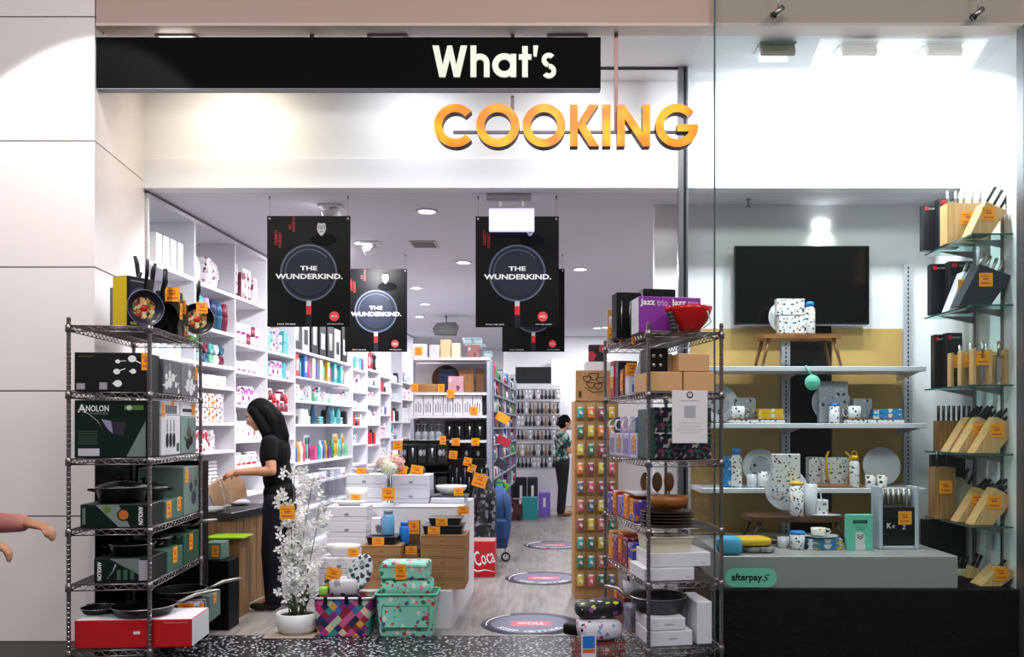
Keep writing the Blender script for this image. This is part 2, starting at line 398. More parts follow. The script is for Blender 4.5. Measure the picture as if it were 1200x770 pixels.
# ------------------------------------------------------------------ glazing
b = MB(); b.box(1.002, 2.842, 5.072, 5.082, .0, 4.35, GLASS, 0); struct('window_1', b)
b = MB(); b.prism([(.998, 5.084), (1.008, 5.084), (.946, 5.68), (.936, 5.68)], .004, ZR-.002, GLASS2, 'xy'); struct('window_2', b)
b = MB(); b.box(.997, 1.006, 5.066, 5.083, 0, 4.35, mat('#5c6c6b', .2, .3), .001); struct('window_3', b)
post = mat('#8f9096', .3, .8); postd = mat('#3b3c43', .3, .7)
b = MB(); b.box(.882, .916, 5.685, 5.75, 0, ZR, post, .002); b.box(.918, .930, 5.69, 5.745, 0, ZR, postd, .002); b.box(.932, .946, 5.685, 5.75, 0, ZR, post, .002); struct('trim_4', b)

# ------------------------------------------------------------------ ceiling fittings
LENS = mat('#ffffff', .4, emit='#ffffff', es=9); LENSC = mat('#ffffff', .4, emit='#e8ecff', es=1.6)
def downlight(px, py, lab, pw=24):
    d = 1000*(ZC-EYE)/(CY-py); x = PX(px, d)
    r = thing('ceiling_downlight', lab, 'light', (x, d, ZC))
    b = MB(); b.lathe([(.085, -.001), (.085, -.012), (.066, -.012), (.064, -.004)], WHITE, 24); b.build('trim_ring', r)
    b = MB(); b.lathe([(0, -.006), (.062, -.006), (.06, -.001), (0, -.001)], LENS, 24); b.build('lens', r)
    l = lamp('lamp', 'AREA', (x, d, ZC-.02), pw, (.97, .97, 1), .13)
    return r
locs = ['nearest the entrance over the aisle', 'between the two left posters', 'left of the front right poster, below the vent', 'just right of the front right poster',
        'behind the grey vent on the left, smaller', 'far back left of the aisle', 'far back right above the cardboard stand']
for (px, py), s in zip(DOWN, locs): downlight(px, py, 'round white ceiling downlight '+s)
for x, y, ww in ((-.2, 12.2, 'over the aisle'), (-1.9, 10.6, 'nearest of three at the left'), (-1.9, 12.8, 'second of three at the left'), (1.0, 14.2, 'at the right'), (-.6, 16.6, 'farthest back'), (1.6, 9.5, 'behind the right rack'), (-1.9, 15, 'third of three at the left')):
    d = y; downlight(CX+x*1000/d, CY-1000*(ZC-EYE)/d, 'small round downlight deep in the shop ceiling seen %s' % ww, 19)
def ceiling_spot(px, py, lab, tgt, pw):
    d = 1000*(ZC-EYE)/(CY-py); x = PX(px, d)
    r = thing('ceiling_spotlight', lab, 'light', (x, d, ZC))
    b = MB(); b.box(-.09, .09, -.06, .06, -.018, 0, WHITE); b.build('base_plate', r)
    b = MB(); b.tube([(0, 0, -.018), (0, 0, -.05)], .012, STEEL, 8); b.build('stem', r)
    b = MB(); b.tube([(.06, 0, -.045), (-.05, 0, -.085)], [.038, .045], WHITE, 14); b.build('lamp_head', r)
    b = MB(); b.tube([(-.05, 0, -.085), (-.052, 0, -.0858)], .04, LENS, 14); b.build('lens', r)
    lamp('lamp', 'SPOT', (x-.07, d, ZC-.10), pw, (.97, .97, 1), .03, tgt, spot=110, blend=.6)
ceiling_spot(388, 241, 'white swivel spotlight on the ceiling above the front left poster', (-3.0, 6.6, 1.5), 50)
ceiling_spot(434, 284, 'white swivel spotlight on the ceiling between the left posters', (-2.9, 9.2, 1.6), 45)
def vent(px, py, wpx, lab):
    d = 1000*(ZC-EYE)/(CY-py); ww = wpx*d/1000
    r = thing('ceiling_vent', lab, 'vent', (PX(px, d), d, ZC))
    b = MB(); b.box(-ww/2, ww/2, -.13, .13, -.012, 0, mat('#b9b4ae', .5), .003); b.build('vent_frame', r)
    b = MB()
    for k in range(8): b.box(-ww/2+.02, ww/2-.02, -.11+k*.03, -.10+k*.03, -.016, -.0125, mat('#8a857f', .5), 0)
    b.build('slats', r)
vent(497, 285.5, 31, 'grey rectangular ceiling vent left of the front right poster')
vent(620, 386, 40, 'grey ceiling vent above the far aisle')
# sprinklers / hooks
for px, py in ((383, 243), (877, 240), (878, 245)):
    pass
b = MB(); b.lathe([(.02, 0), (.02, -.008), (.006, -.01), (.006, -.05), (.016, -.052), (.016, -.056), (0, -.058)], STEELM, 10)
tag(b.build('sprinkler', None, (PX(877, 6.2), 6.2, ZC)), 'small metal fire sprinkler on the ceiling above the television', 'sprinkler')
# blank lit sign box under the bulkhead
r = thing('light_box_sign', 'blank lavender-white illuminated sign box under the bulkhead', 'sign', (PX(599.5, 6.05), 6.05, PZ(271, 6.05)))
w_, h_ = 53*.00605, 27*.00605
b = MB(); b.box(-w_/2, w_/2, 0, .03, 0, h_, mat('#cfcdf6', .4, emit='#c9c6ff', es=.75), .004); b.build('lit_panel', r)
b = MB(); b.box(-w_/2, w_/2+.0, -.004, .034, h_, h_+.012, mat('#b9b8c6', .4), .002); b.build('top_rail', r)
b = MB(); b.box(-w_/2-.02, w_/2-.02, .0, .05, h_+.055, ZC-PZ(271, 6.05)-.001, mat('#d8d2dc', .5), .006); b.box(-.09, -.07, .01, .02, h_+.01, h_+.06, WHITE, 0); b.box(.07, .09, .01, .02, h_+.01, h_+.06, WHITE, 0); b.build('ceiling_bracket', r)
# bay floods (three tilted beige boxes)
for k, (px, py) in enumerate(((907, 45), (1001, 46), (1099, 46))):
    d = 5.42; x = PX(px, d); z = PZ(py, d)
    nm = ('leftmost', 'middle', 'rightmost')[k]
    r = thing('bay_floodlight', 'beige tilted square floodlight in the window bay ceiling, %s of the three' % nm, 'light', (x, d, ZR))
    b = MB(); b.box(-.115, .115, -.10, .06, -.012, 0, mat('#c6ccd6', .5), .003); b.build('mounting_frame', r)
    b = MB(); b.M = Matrix.Translation((0, -.02, -.012)) @ Matrix.Rotation(math.radians(-28), 4, 'X'); b.box(-.108, .108, -.06, -.02, -.095, 0, mat('#bdb7a4', .5), .006)
    b.box(-.118, .118, -.064, -.016, -.006, .002, mat('#80848a', .4), .001); b.build('lamp_housing', r)
    b = MB(); b.box(-.09, .09, .015, .02, -.075, -.02, LENSC, 0); b.build('lens', r)
# recessed fittings over the black sign
for k, px in enumerate((208, 455, 665)):
    d = 5.235; r = thing('recess_light', 'slim rectangular ceiling light peeping over the black sign, %s of three' % ('leftmost', 'middle', 'rightmost')[k], 'light', (PX(px, d), d, ZR))
    b = MB(); b.box(-.125, .125, -.035, .035, -.02, 0, mat('#8d8a86', .4), .003); b.build('frame', r)
    b = MB(); b.box(-.1, .1, -.03, .03, -.034, -.0205, LENS if k == 0 else mat('#e2e4ea', .4, emit='#ffffff', es=.4), .006); b.build('lens', r)
# two steel spotlights on the concourse soffit
for px, py, wq in ((912, 13, 'left'), (1146, 15, 'right')):
    d = 5.03; r = thing('soffit_spotlight', 'small steel cylinder spotlight on the soffit over the window, %s one' % wq, 'light', P(px, py, d))
    b = MB(); b.tube([(-.02, 0, -.02), (.028, 0, .024)], [.017, .017], STEEL, 16); b.tube([(-.034, 0, -.033), (-.021, 0, -.021)], [.021, .021], mat('#3c3c40', .3, .8), 16); b.build('lamp_head', r)
    b = MB(); b.tube([(.0, .0, .01), (.0, .0, .12), (0, .068, .12)], .003, STEEL, 6); b.build('stem', r)
# added glowing oval in place of a reflection in the front glass
r = thing('reflection_oval', 'small oval glowing stand-in for a glass reflection on the white wall above the television', 'light', P(962, 264, YW-.001))
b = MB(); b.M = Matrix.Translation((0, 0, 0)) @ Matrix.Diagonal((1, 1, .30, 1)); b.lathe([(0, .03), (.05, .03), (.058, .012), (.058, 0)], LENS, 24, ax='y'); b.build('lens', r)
lamp('lamp', 'SPOT', (PX(962, YW), YW-.06, PZ(262, YW)), 3, (1, 1, 1), .02, (PX(962, YW), YW, PZ(300, YW)), spot=100, blend=1)  # added spot for the glow around the reflection; no fitting hangs here

# ------------------------------------------------------------------ the shop's name
YS = 5.12
LETTER = mat('#eef2e0', .4, emit='#e6ecd6', es=.25)
def yellow():
    m, t, b = nt('lit_letter'); no = t.nodes.new('ShaderNodeTexNoise'); no.inputs['Scale'].default_value = 9; no.inputs['Detail'].default_value = .5
    t.links.new(objc(t), no.inputs['Vector']); c = ramp(t, no.outputs[0], ['#ff8200', '#ff9a00', '#ffb40a'], 'LINEAR', [.35, .5, .65])
    t.links.new(c, b.inputs['Base Color']); t.links.new(c, b.inputs['Emission Color']); b.inputs['Emission Strength'].default_value = .40; b.inputs['Roughness'].default_value = .4
    return m
YEL = yellow(); YEDGE = mat('#4a2c14', .5)
def poly_from(pts): return [(PX(x, YS), PZ(y, YS)) for x, y in pts]
sb = thing('sign_board', "long black sign board hung in the entrance with white word What's", 'sign', (0, YS, 0))
b = MB(); b.box(PX(112, YS), PX(704, YS), 0, .075, PZ(103, YS), PZ(43.3, YS), mat('#020203', .7, vary=0, spec=.1), .003); b.box(PX(113, YS), PX(703, YS), .004, .07, PZ(103, YS)-.004, PZ(103, YS), mat('#8a8c98', .4), 0)
b.build('panel', sb)
k = YS/1000
def lp(name, f, parent, edge=YEDGE):
    b = MB(); f(b); b.build(name, parent)
fy, by = -.012, 0
def letW(b):
    z0, z1 = PZ(91, YS), PZ(54.3, YS)
    X = lambda p: PX(p, YS)
    b.prism([(X(507), z1), (X(514.5), z1), (X(519), PZ(77, YS)), (X(524.5), z1), (X(530), z1), (X(535), PZ(77, YS)), (X(540), z1), (X(547.5), z1), (X(539), z0), (X(532), z0), (X(527.3), PZ(70, YS)), (X(522), z0), (X(515), z0)], fy, by, LETTER)
def leth(b):
    X = lambda p: PX(p, YS); Z = lambda p: PZ(p, YS)
    b.prism([(X(551.5), Z(54.3)), (X(558.3), Z(54.3)), (X(558.3), Z(91)), (X(551.5), Z(91))], fy, by, LETTER)
    b.ringarc(X(562.6), Z(75), 11.2*k, 4.6*k, 0, 150, fy-.0002, by, LETTER, 20)
    b.prism([(X(567.2), Z(75)), (X(573.8), Z(75)), (X(573.8), Z(91)), (X(567.2), Z(91))], fy, by, LETTER)
def leta(b):
    X = lambda p: PX(p, YS); Z = lambda p: PZ(p, YS)
    b.ringarc(X(591), Z(77.3), 14*k, 7*k, 0, 360, fy-.0002, by, LETTER, 32)
    b.prism([(X(598.4), Z(64)), (X(605), Z(64)), (X(605), Z(91)), (X(598.4), Z(91))], fy, by, LETTER)
def lett(b):
    X = lambda p: PX(p, YS); Z = lambda p: PZ(p, YS)
    b.prism([(X(612), Z(55)), (X(618.6), Z(55)), (X(618.6), Z(64.5)), (X(622.8), Z(64.5)), (X(622.8), Z(70.5)), (X(618.6), Z(70.5)), (X(618.6), Z(91)), (X(612), Z(91)), (X(612), Z(70.5)), (X(608), Z(70.5)), (X(608), Z(64.5)), (X(612), Z(64.5))], fy, by, LETTER)
def letq(b):
    X = lambda p: PX(p, YS); Z = lambda p: PZ(p, YS)
    b.prism([(X(625), Z(54.3)), (X(630.8), Z(54.3)), (X(628.8), Z(67)), (X(625.2), Z(67))], fy, by, LETTER)
def lets(b):
    X = lambda p: PX(p, YS); Z = lambda p: PZ(p, YS)
    b.ringarc(X(643), Z(71), 8.2*k, 2.8*k, 40, 265, fy-.0002, by, LETTER, 22)
    b.ringarc(X(643.3), Z(84), 8.4*k, 3.0*k, -145, 92, fy, by, LETTER, 22)
for f in (letW, leth, leta, lett, letq, lets): lp('letter', f, sb)
for px in (361, 600):
    b = MB(); b.box(PX(px-2.3, YS), PX(px+2.3, YS), .08, .10, PZ(43.3, YS)-.02, ZR-.001, mat('#8a7468', .4, .5), .001)
    b.build('hanging_rod', sb)
ck = thing('lit_lettering', 'glowing orange word COOKING in thick capital letters on a thin rail', 'sign', (0, YS, 0))
X = lambda p: PX(p, YS); Z = lambda p: PZ(p, YS); zt, zb = Z(124), Z(172.6); zm = (zt+zb)/2
e0, e1 = -.02, .05
def cO(cx): return lambda b: b.ringarc(X(cx), zm, 25.2*k, 15.6*k, 0, 360, e0, e1, YEL, 56, YEDGE)
def cC(b): b.ringarc(X(534), zm, 25.2*k, 15.6*k, 42, 318, e0, e1, YEL, 46, YEDGE)
def cG(b):
    b.ringarc(X(793), zm, 25.2*k, 15.6*k, 40, 352, e0, e1, YEL, 50, YEDGE)
    b.prism([(X(793), zm+1.5*k), (X(817.5), zm+1.5*k), (X(817.2), zm-7*k), (X(793), zm-7*k)], e0-.0004, e1, YEL, edge=YEDGE)
def cK(b): b.prism([(X(668), zt), (X(677), zt), (X(677), Z(144.5)), (X(690), zt), (X(701), zt), (X(686), Z(147)), (X(702), zb), (X(691), zb), (X(677), Z(151)), (X(677), zb), (X(668), zb)], e0, e1, YEL, edge=YEDGE)
def cI(b): b.prism([(X(706), zt), (X(715.4), zt), (X(715.4), zb), (X(706), zb)], e0, e1, YEL, edge=YEDGE)
def cN(b): b.prism([(X(723), zt), (X(731.5), zt), (X(752.5), Z(156)), (X(752.5), zt), (X(761.5), zt), (X(761.5), zb), (X(753), zb), (X(732), Z(141)), (X(732), zb), (X(723), zb)], e0, e1, YEL, edge=YEDGE)
for f in (cC, cO(583.5), cO(637.5), cK, cI, cN, cG): lp('letter', f, ck)
b = MB(); b.box(X(530), X(812), .052, .066, Z(153), Z(149.5), mat('#6f6a72', .4, .6), .001); b.build('rail', ck)
b = MB(); b.box(X(598), X(602), .067, .075, Z(152), Z(103)-.02, mat('#6b5f66', .4, .5), .001); b.build('rod', ck)
b = MB(); b.box(X(720.8), X(725.4), .067, .08, Z(150), ZR-.001, mat('#8d6f66', .4, .5), .001); b.build('rod', ck)

# ------------------------------------------------------------------ hanging posters
POST = mat('#030305', .4, vary=.1, spec=.2); PANG = mat('#1a2133', .5, vary=.35, scale=4, spec=.3); PANL = mat('#566078', .4, spec=.3); PANE = mat('#141a28', .5, spec=.3)
WHT = mat('#f4f4f6', .5); REDP = mat('#e0262c', .4); REDT = mat('#a8181c', .5); FACE = mat('#c6c6ca', .6)
def poster(px, py, d, lab):
    W, H = 98*.0061, 130.5*.0061; x0 = PX(px, d); z1 = PZ(py, d)
    r = thing('hanging_poster', lab, 'poster', (x0+W/2, d, z1-H/2), 0, 'frying pan posters hung from the ceiling')
    b = MB(); b.box(-W/2, W/2, 0, .004, -H/2, H/2, POST, .001); b.build('printed_sheet', r)
    u = .0061; y = -.001
    b = MB()
    b.ringarc(0, -.01, 33.5*u, 31.5*u, 0, 360, y-.0002, .0002, PANL, 48); b.ringarc(0, -.01, 31.5*u, 28*u, 0, 360, y, .0002, PANE, 48)
    b.ringarc(0, -.01, 28*u, 27*u, 40, 200, y-.0004, .0002, PANL, 30)
    b.lathe([(0, .0008), (27.5*u, .0008)], PANG, 40, c=(0, 0, -.01), ax='y')
    b.box(-2.8*u, 2.8*u, y-.0004, 0, -.01-39*u, -.01-33*u, FACE, 0); b.box(-3*u, 3*u, y, 0, -.01-49*u, -.01-39*u, REDP, 0); b.box(-3.4*u, 3.4*u, y, 0, -H/2, -.01-49*u, PANE, 0)
    b.build('printed_pan', r)
    b = MB()
    b.ell((15*u, -.0012, H/2-14*u), (5.3*u, .0012, 8*u), FACE, 16, 10)
    b.ell((15*u, -.0022, H/2-7.2*u), (4.4*u, .001, 1.6*u), POST, 12, 6); b.ell((15*u, -.0010, H/2-23*u), (3*u, .0006, 4*u), mat('#77777c', .6), 12, 6)
    for s_ in (-1, 1): b.ringarc(15*u+s_*2.2*u, H/2-13.4*u, 1.9*u, 1.4*u, 0, 360, -.0036, -.0026, POST, 12)
    b.box(14.4*u, 15.6*u, -.0035, -.002, H/2-17*u, H/2-14.6*u, mat('#8d8d92', .6), 0); b.box(13*u, 17*u, -.0035, -.002, H/2-19.2*u, H/2-18.5*u, POST, 0)
    b.ell((15*u, -.0015, H/2-21*u), (2.6*u, .001, 2.4*u), FACE, 10, 6)
    b.ell((18*u, -.001, H/2-28*u), (15*u, .0008, 7*u), mat('#0d0d12', .7, spec=.1), 16, 8)
    b.build('printed_portrait', r)
    text(r, 'THE', WHT, 0, -.0018, 3.7*u, h=5.2*u, w=20*u, bold=.03); text(r, 'WUNDERKIND.', WHT, .5*u, -.0018, -6*u, h=6.2*u, w=79*u, bold=.03)
    for tx, tz, s_ in ((-38.5*u, 15, 'CELEBRITY'), (-33.5*u, 12, 'FOREST'), (-22*u, 27, 'AND'), (-17.5*u, 30, 'ANDREWS')):
        text(r, s_, REDT, tx, -.0018, (tz+25)*u, h=3.4*u, w=(6 if s_ == 'AND' else 18)*u, roty=-PI/2, bold=.02)
    b = MB(); b.lathe([(0, .0012), (5.8*u, .0012)], mat('#f0484c', .4), 24, c=(30*u, 0, -H/2+12.5*u), ax='y'); b.build('printed_badge', r)
    text(r, 'WOLL', WHT, 30*u, -.0022, -H/2+12.5*u, h=2.4*u, w=7.5*u, bold=.02)
    text(r, 'VISIT WOLL.COM.AU', WHT, 31*u, -.0018, -H/2+3.4*u, h=1.5*u, w=19*u); text(r, 'PLAY THE GAME', WHT, -25*u, -.0018, -H/2+3.2*u, h=1.6*u, w=19*u)
    b = MB(); b.box(-37*u, -35.5*u, y, 0, -H/2+2.6*u, -H/2+4*u, ORANGE, 0); b.build('printed_mark', r)
    for s_ in (-1, 1):
        b = MB(); b.lathe([(0, .002), (1.3*u, .002), (1.3*u, 0)], FACE, 12, c=(s_*(W/2-3*u), 0, H/2-3.2*u), ax='y')
        b.tube([(s_*(W/2-3*u), .002, H/2-3*u), (s_*(W/2-3*u), .002, ZC-(z1-H/2)-.001)], .0012, STEELM, 5)
        b.lathe([(.006, -.02), (.006, 0)], STEELM, 8, c=(s_*(W/2-3*u), .002, ZC-(z1-H/2)-.001)); b.build('hanger', r)
    return r
poster(313, 253, 6.12, 'black frying pan poster hanging at the front left of the shop')
poster(557.3, 253.5, 6.12, 'black frying pan poster hanging front right, its top behind the lit sign box')
poster(404, 315, 8.18, 'smaller-looking black frying pan poster hanging behind the front left one')
poster(588.5, 315, 8.18, 'black frying pan poster hidden mostly behind the front right one')

# ------------------------------------------------------------------ floor decals
DEC = mat('#454655', .45); DECI = mat('#6f6d86', .45)
for k_, (px, py, R, lab) in enumerate(((622, 731, .355, 'nearest of the three'), (637, 677.7, .355, 'middle of the three'), (649, 639, .355, 'farthest of the three'))):
    d = 1000*EYE/(py-CY); r = thing('floor_decal', 'round dark grey distancing sticker on the wood floor, '+lab, 'floor sticker', (PX(px, d), d, 0.0), 0)
    b = MB(); b.lathe([(R, 0), (R, .0012), (0, .0012)], DEC, 48); b.build('disc', r)
    b = MB(); b.lathe([(R*.80, .0014), (0, .0014)], DECI, 40); b.build('inner_disc', r)
    b = MB(); b.box(-.14, .14, -.07, .07, .0014, .0018, mat('#e2606c', .4), .0001); b.build('red_badge', r)
    text(r, 'WOLL', WHT, 0, 0, .0024, h=.07, w=.2, rotx=-PI/2+.0, bold=.02)
    for i, ch in enumerate('KEEP GETTING'):
        if ch == ' ': continue
        a = math.radians(-145+i*110/11.0)
        o = text(r, ch, WHT, R*.68*math.cos(a), R*.68*math.sin(a), .0024, h=.055, bold=.02, rotx=-PI/2, rotz=a+PI/2)
    b = MB(); b.tube([(R*.9*math.cos(math.radians(a)), R*.9*math.sin(math.radians(a)), .0012) for a in range(120, 200, 8)], .006, WHT, 4); b.build('arc_mark', r)

# ------------------------------------------------------------------ wire racks
def wire_rack(loc, rotz, Wd, L, zs_, lab):
    r = thing('wire_rack', lab, 'rack', loc, rotz)
    top = zs_[0]+.03; prof = []
    z = 0
    while z < top: prof += [(.0118, z), (.0118, z+.019), (.0095, z+.021), (.0095, z+.024)]; z += .026
    prof.append((.0118, top)); prof.append((0, top+.004))
    pm = None
    for x, y in ((0, 0), (Wd, 0), (0, L), (Wd, L)):
        b = MB(); b.lathe(prof, CHROME, 8, smooth=False); b.lathe([(.018, .0), (.018, .012), (.012, .016)], PLASTICBLK, 10)
        for z in zs_: b.lathe([(.0135, z-.036), (.018, z-.034), (.0165, z+.004), (.0125, z+.006)], PLASTICBLK if False else CHROME, 10)
        b.build('post', r, (x, y, 0))
    for z in zs_:
        b = MB(); q = .017
        for x, y0, y1 in ((0, q, L-q), (Wd, q, L-q)):
            b.tube([(x, y0, 0), (x, y1, 0)], .0035, CHROME, 5); b.tube([(x, y0, -.03), (x, y1, -.03)], .0035, CHROME, 5)
            n = int((y1-y0)/.028); b.tube([(x, y0+(y1-y0)*i/n, -.002 if i % 2 else -.028) for i in range(n+1)], .0026, CHROME, 4)
        for y in (0, L):
            b.tube([(q, y, 0), (Wd-q, y, 0)], .0035, CHROME, 5); b.tube([(q, y, -.03), (Wd-q, y, -.03)], .0035, CHROME, 5)
            n = int((Wd-2*q)/.028); b.tube([(q+(Wd-2*q)*i/n, y, -.002 if i % 2 else -.028) for i in range(n+1)], .0026, CHROME, 4)
        n = int(L/.026)
        for i in range(1, n): b.tube([(.003, L*i/n, -.0005), (Wd-.003, L*i/n, -.0005)], .0019, CHROME, 4, smooth=True)
        for x in (Wd*.33, Wd*.67): b.tube([(x, .002, -.005), (x, L-.002, -.005)], .0028, CHROME, 4)
        b.build('wire_shelf', r, (0, 0, z))
    return r
YR = 4.6
ZL = [1.955, 1.594, 1.235, .853, .554, .196]; ZRR = [1.925, 1.594, 1.224, .853, .564, .209]
AL = math.radians(6.2); AR = math.radians(9.5)
OL = Vector((PX(80.5, YR), YR, 0)); OR_ = Vector((PX(760, YR), YR, 0))
wire_rack(OL, AL, .418, .94, ZL, 'chrome wire rack of boxed pans left of the entrance')
wire_rack(OR_, AR, .412, 1.0, ZRR, 'chrome wire rack with purple box on top right of the entrance')
def LR(x, y, z=0): return Vector((OL.x+x*math.cos(AL)-y*math.sin(AL), OL.y+x*math.sin(AL)+y*math.cos(AL), z))
def RR(x, y, z=0): return Vector((OR_.x+x*math.cos(AR)-y*math.sin(AR), OR_.y+x*math.sin(AR)+y*math.cos(AR), z))
# ------------------------------------------------------------------ builders for goods
BROWNB = mat('#150f13', .45, spec=.3); GREYB = mat('#6a6a70', .5); GREENM = mat('#2c5a3c', .5); SILV = mat('#b9bcc4', .35, .3)
FOOD = prints('#2b2018', ['#d88a2c', '#e9d6a4', '#b7281c', '#5f8a2c', '#e8b45a'], 45, .62, .5)
WBOX = mat('#e6e3ea', .5, vary=.02); CREAM = mat('#e8dcc4', .45); WALN = wood('#6a4426', '#4a2d18', 'x'); WALY = wood('#6a4426', '#4a2d18', 'z')
PINE = wood('#e3bd86', '#cfa268', 'z', 2); PINEX = wood('#e3bd86', '#cfa268', 'x', 2); PINEY = wood('#dcb57e', '#c79a62', 'y', 2)
def disc(b, x, z, r, m, y=-.001, n=20, plane='xz', sx=1):
    V = [(x+r*sx*math.cos(2*PI*i/n), y, z+r*math.sin(2*PI*i/n)) for i in range(n)]
    if plane == 'yz': V = [(y, x+r*sx*math.cos(2*PI*i/n), z+r*math.sin(2*PI*i/n)) for i in range(n)]
    b.add(V, [list(range(n))], m)
def pan(lab, loc, r=.13, h=.05, hl=.18, ang=0, rz=0, rx=0, name='frying_pan', cat='pan', hm=None, body=PANB, lid=False, food=False, two=False, group=None, rim=STEEL, knob=True, zs=0):
    t = thing(name, lab, cat, loc, rz, group); t.rotation_euler = (rx, 0, rz)
    b = MB(); b.lathe([(0, 0), (r*.80, 0), (r*.84, .003), (r*.97, h*.9), (r, h), (r*.985, h+.001), (r*.95, h*.88), (r*.80, .006), (0, .005)], body, 32); b.build('pan_body', t)
    b = MB(); b.tube([(r*1.0*math.cos(2*PI*i/28), r*1.0*math.sin(2*PI*i/28), h) for i in range(28)], .0022, rim, 5, closed=True); b.build('rim', t)
    hm = hm or PLASTICBLK; c, s_ = math.cos(ang), math.sin(ang)
    if two:
        for q in (0, PI):
            c, s_ = math.cos(ang+q), math.sin(ang+q); b = MB()
            b.tube([(c*(r-.003)-s_*.035, s_*(r-.003)+c*.035, h*.75), (c*(r+.03)-s_*.03, s_*(r+.03)+c*.03, h*.85), (c*(r+.03)+s_*.03, s_*(r+.03)-c*.03, h*.85), (c*(r-.003)+s_*.035, s_*(r-.003)-c*.035, h*.75)], .006, hm, 6); b.build('handle', t)
    else:
        b = MB(); b.tube([(c*r*.96, s_*r*.96, h*.7), (c*(r+.04), s_*(r+.04), h*.95), (c*(r+hl*.5), s_*(r+hl*.5), h+.02), (c*(r+hl), s_*(r+hl), h+.028)], [.007, .008, .012, .009], hm, 8)
        b.tube([(c*(r+hl), s_*(r+hl), h+.028), (c*(r+hl+.012), s_*(r+hl+.012), h+.029)], [.009, .005], STEEL, 8); b.build('handle', t)
    if lid:
        b = MB(); b.lathe([(0, h+.035), (r*.4, h+.03), (r*.85, h+.012), (r*.97, h+.003), (r*.97, h), (0, h+.002)], body if lid is True else lid, 28); q = b.build('lid', t)
        if knob:
            b = MB(); b.lathe([(0, h+.033), (.008, h+.033), (.008, h+.045), (.02, h+.05), (.02, h+.056), (0, h+.06)], hm, 14); b.build('knob', q)
    if food:
        b = MB(); b.lathe([(r*.62, .0062), (0, .0064)], FOOD, 24); b.lathe([(r*.2, .0075), (r*.2, .0078), (0, .0079)], REDP, 16); b.build('picture_sticker', t)
    return t
def box_at(name, label, cat, loc, rz, w, dp, h, m, group=None, front=None, side=None, top=None, lid=False, part='carton', bev=None):
    """box with its front-left-bottom corner at loc"""
    r = thing(name, label, cat, loc, rz, group); r.location.z += .0015
    b = MB()
    if lid: b.box(.002, w-.002, .002, dp-.002, 0, h*.6, m, bev, front, side, top); b.box(0, w, 0, dp, h*.6+.002, h-.0015, m, bev, front, side, top)
    else: b.box(0, w, 0, dp, 0, h-.0015, m, bev, front, side, top)
    b.build(part, r); return r
# ================================================================== LEFT RACK
zz = [z+.0045 for z in ZL]; W = .418
def L(x, y, k, dz=0): return LR(x, y, zz[k]+dz)
# top shelf
YELB = mat('#d8b60c', .4, vary=.05); NAVY = mat('#0c0b14', .4, spec=.3)
r = box_at('cookware_box', 'yellow and black pan box standing upright on the left rack top', 'box', L(.175, .13, 0), AL-math.radians(32), .12, .17, .285, NAVY, front=YELB)
b = MB(); b.lathe([(.075, .0010), (0, .0011)], mat('#3d3f66', .4), 28, c=(.1205, .085, .15), ax='x'); b.build('printed_circle', r)
b = MB(); b.box(.1205, .121, .02, .06, .015, .03, YELB, 0); b.box(.1205, .121, .02, .11, .255, .262, mat('#8b8b98', .5), 0); b.build('printed_text', r)
pan('black frying pan with food picture standing upright against the yellow box', L(.352, .10, 0, .108), .098, .032, .16, PI/2, AL+math.radians(38), PI/2, food=True, hm=PLASTICBLK, body=mat('#161524', .35), rim=mat('#6a6c98', .3))
box_at('cookware_box', 'tall teal-grey carton at the back left of the left rack top', 'box', L(.05, .42, 0), AL, .12, .2, .27, mat('#55695f', .5), part='box_body')
for i, (x, y, zt_, hl, lean) in enumerate(((.235, .22, .30, .125, .03), (.265, .23, .40, .2, -.02), (.30, .26, .37, .18, .02))):
    r = thing('frying_pan', 'upright black-handled pan behind the yellow box, '+('shortest handle at the left', 'tallest handle', 'handle in the middle')[i], 'pan', L(x-.02, .315+i*.047, 0), AL)
    b = MB(); b.lathe([(0, 0), (.085, 0), (.1, .03), (.098, .03), (.083, .004), (0, .004)], PANB, 28, c=(0, .035, .1), ax='y'); b.build('pan_body', r)
    b = MB(); b.tube([(0, .01, .19), (lean*.3, .005, .25), (lean, 0, zt_-.03+.03), (lean*1.6, 0, zt_+.045)], [.008, .011, .014, .010], PLASTICBLK, 8); b.build('handle', r)
r = thing('frying_pan', 'upright pan with a curved black handle leaning right, beside the food picture pan', 'pan', L(.33, .455, 0), AL)
b = MB(); b.lathe([(0, 0), (.085, 0), (.1, .03), (.098, .03), (.083, .004), (0, .004)], PANB, 28, c=(0, .035, .1), ax='y'); b.build('pan_body', r)
b = MB(); b.tube([(0, .01, .19), (0, .0, .24), (.025, -.01, .31), (.028, -.01, .39)], [.008, .011, .017, .012], PLASTICBLK, 8); b.build('handle', r)
r = box_at('cookware_box', 'dark upright pan box with two orange tickets, middle of the left rack top', 'box', L(.28, .505, 0), AL, .13, .10, .27, mat('#101610', .4))
ptag(r, .1, -.004, .245, 0, .085, .085); ptag(r, .134, .05, .15, PI/2, .05, .10)
r = box_at('cookware_box', 'dark box with a food picture and orange ticket, right of the left rack top', 'box', L(.33, .625, 0), AL, .075, .10, .215, BROWNB)
b = MB(); b.box(.008, .068, -.0014, 0, .012, .075, FOOD, 0); b.box(.0762, .077, .01, .1, .012, .075, FOOD, 0); b.build('printed_food', r)
ptag(r, .05, -.005, .185, 0, .085, .085)
r = box_at('cookware_box', 'low light green box at the right back of the left rack top', 'box', L(.30, .765, 0), AL, .11, .15, .03, mat('#6ccf2c', .5), part='box_body')
t = pan('black pan with vegetables picture standing at the right end of the left rack top', L(.435, .80, 0, .135), .1, .03, .13, PI/2, AL+.5, PI/2, food=True)
ptag(t, .02, .07, .05, 0, .07, .07, rx=-PI/2)
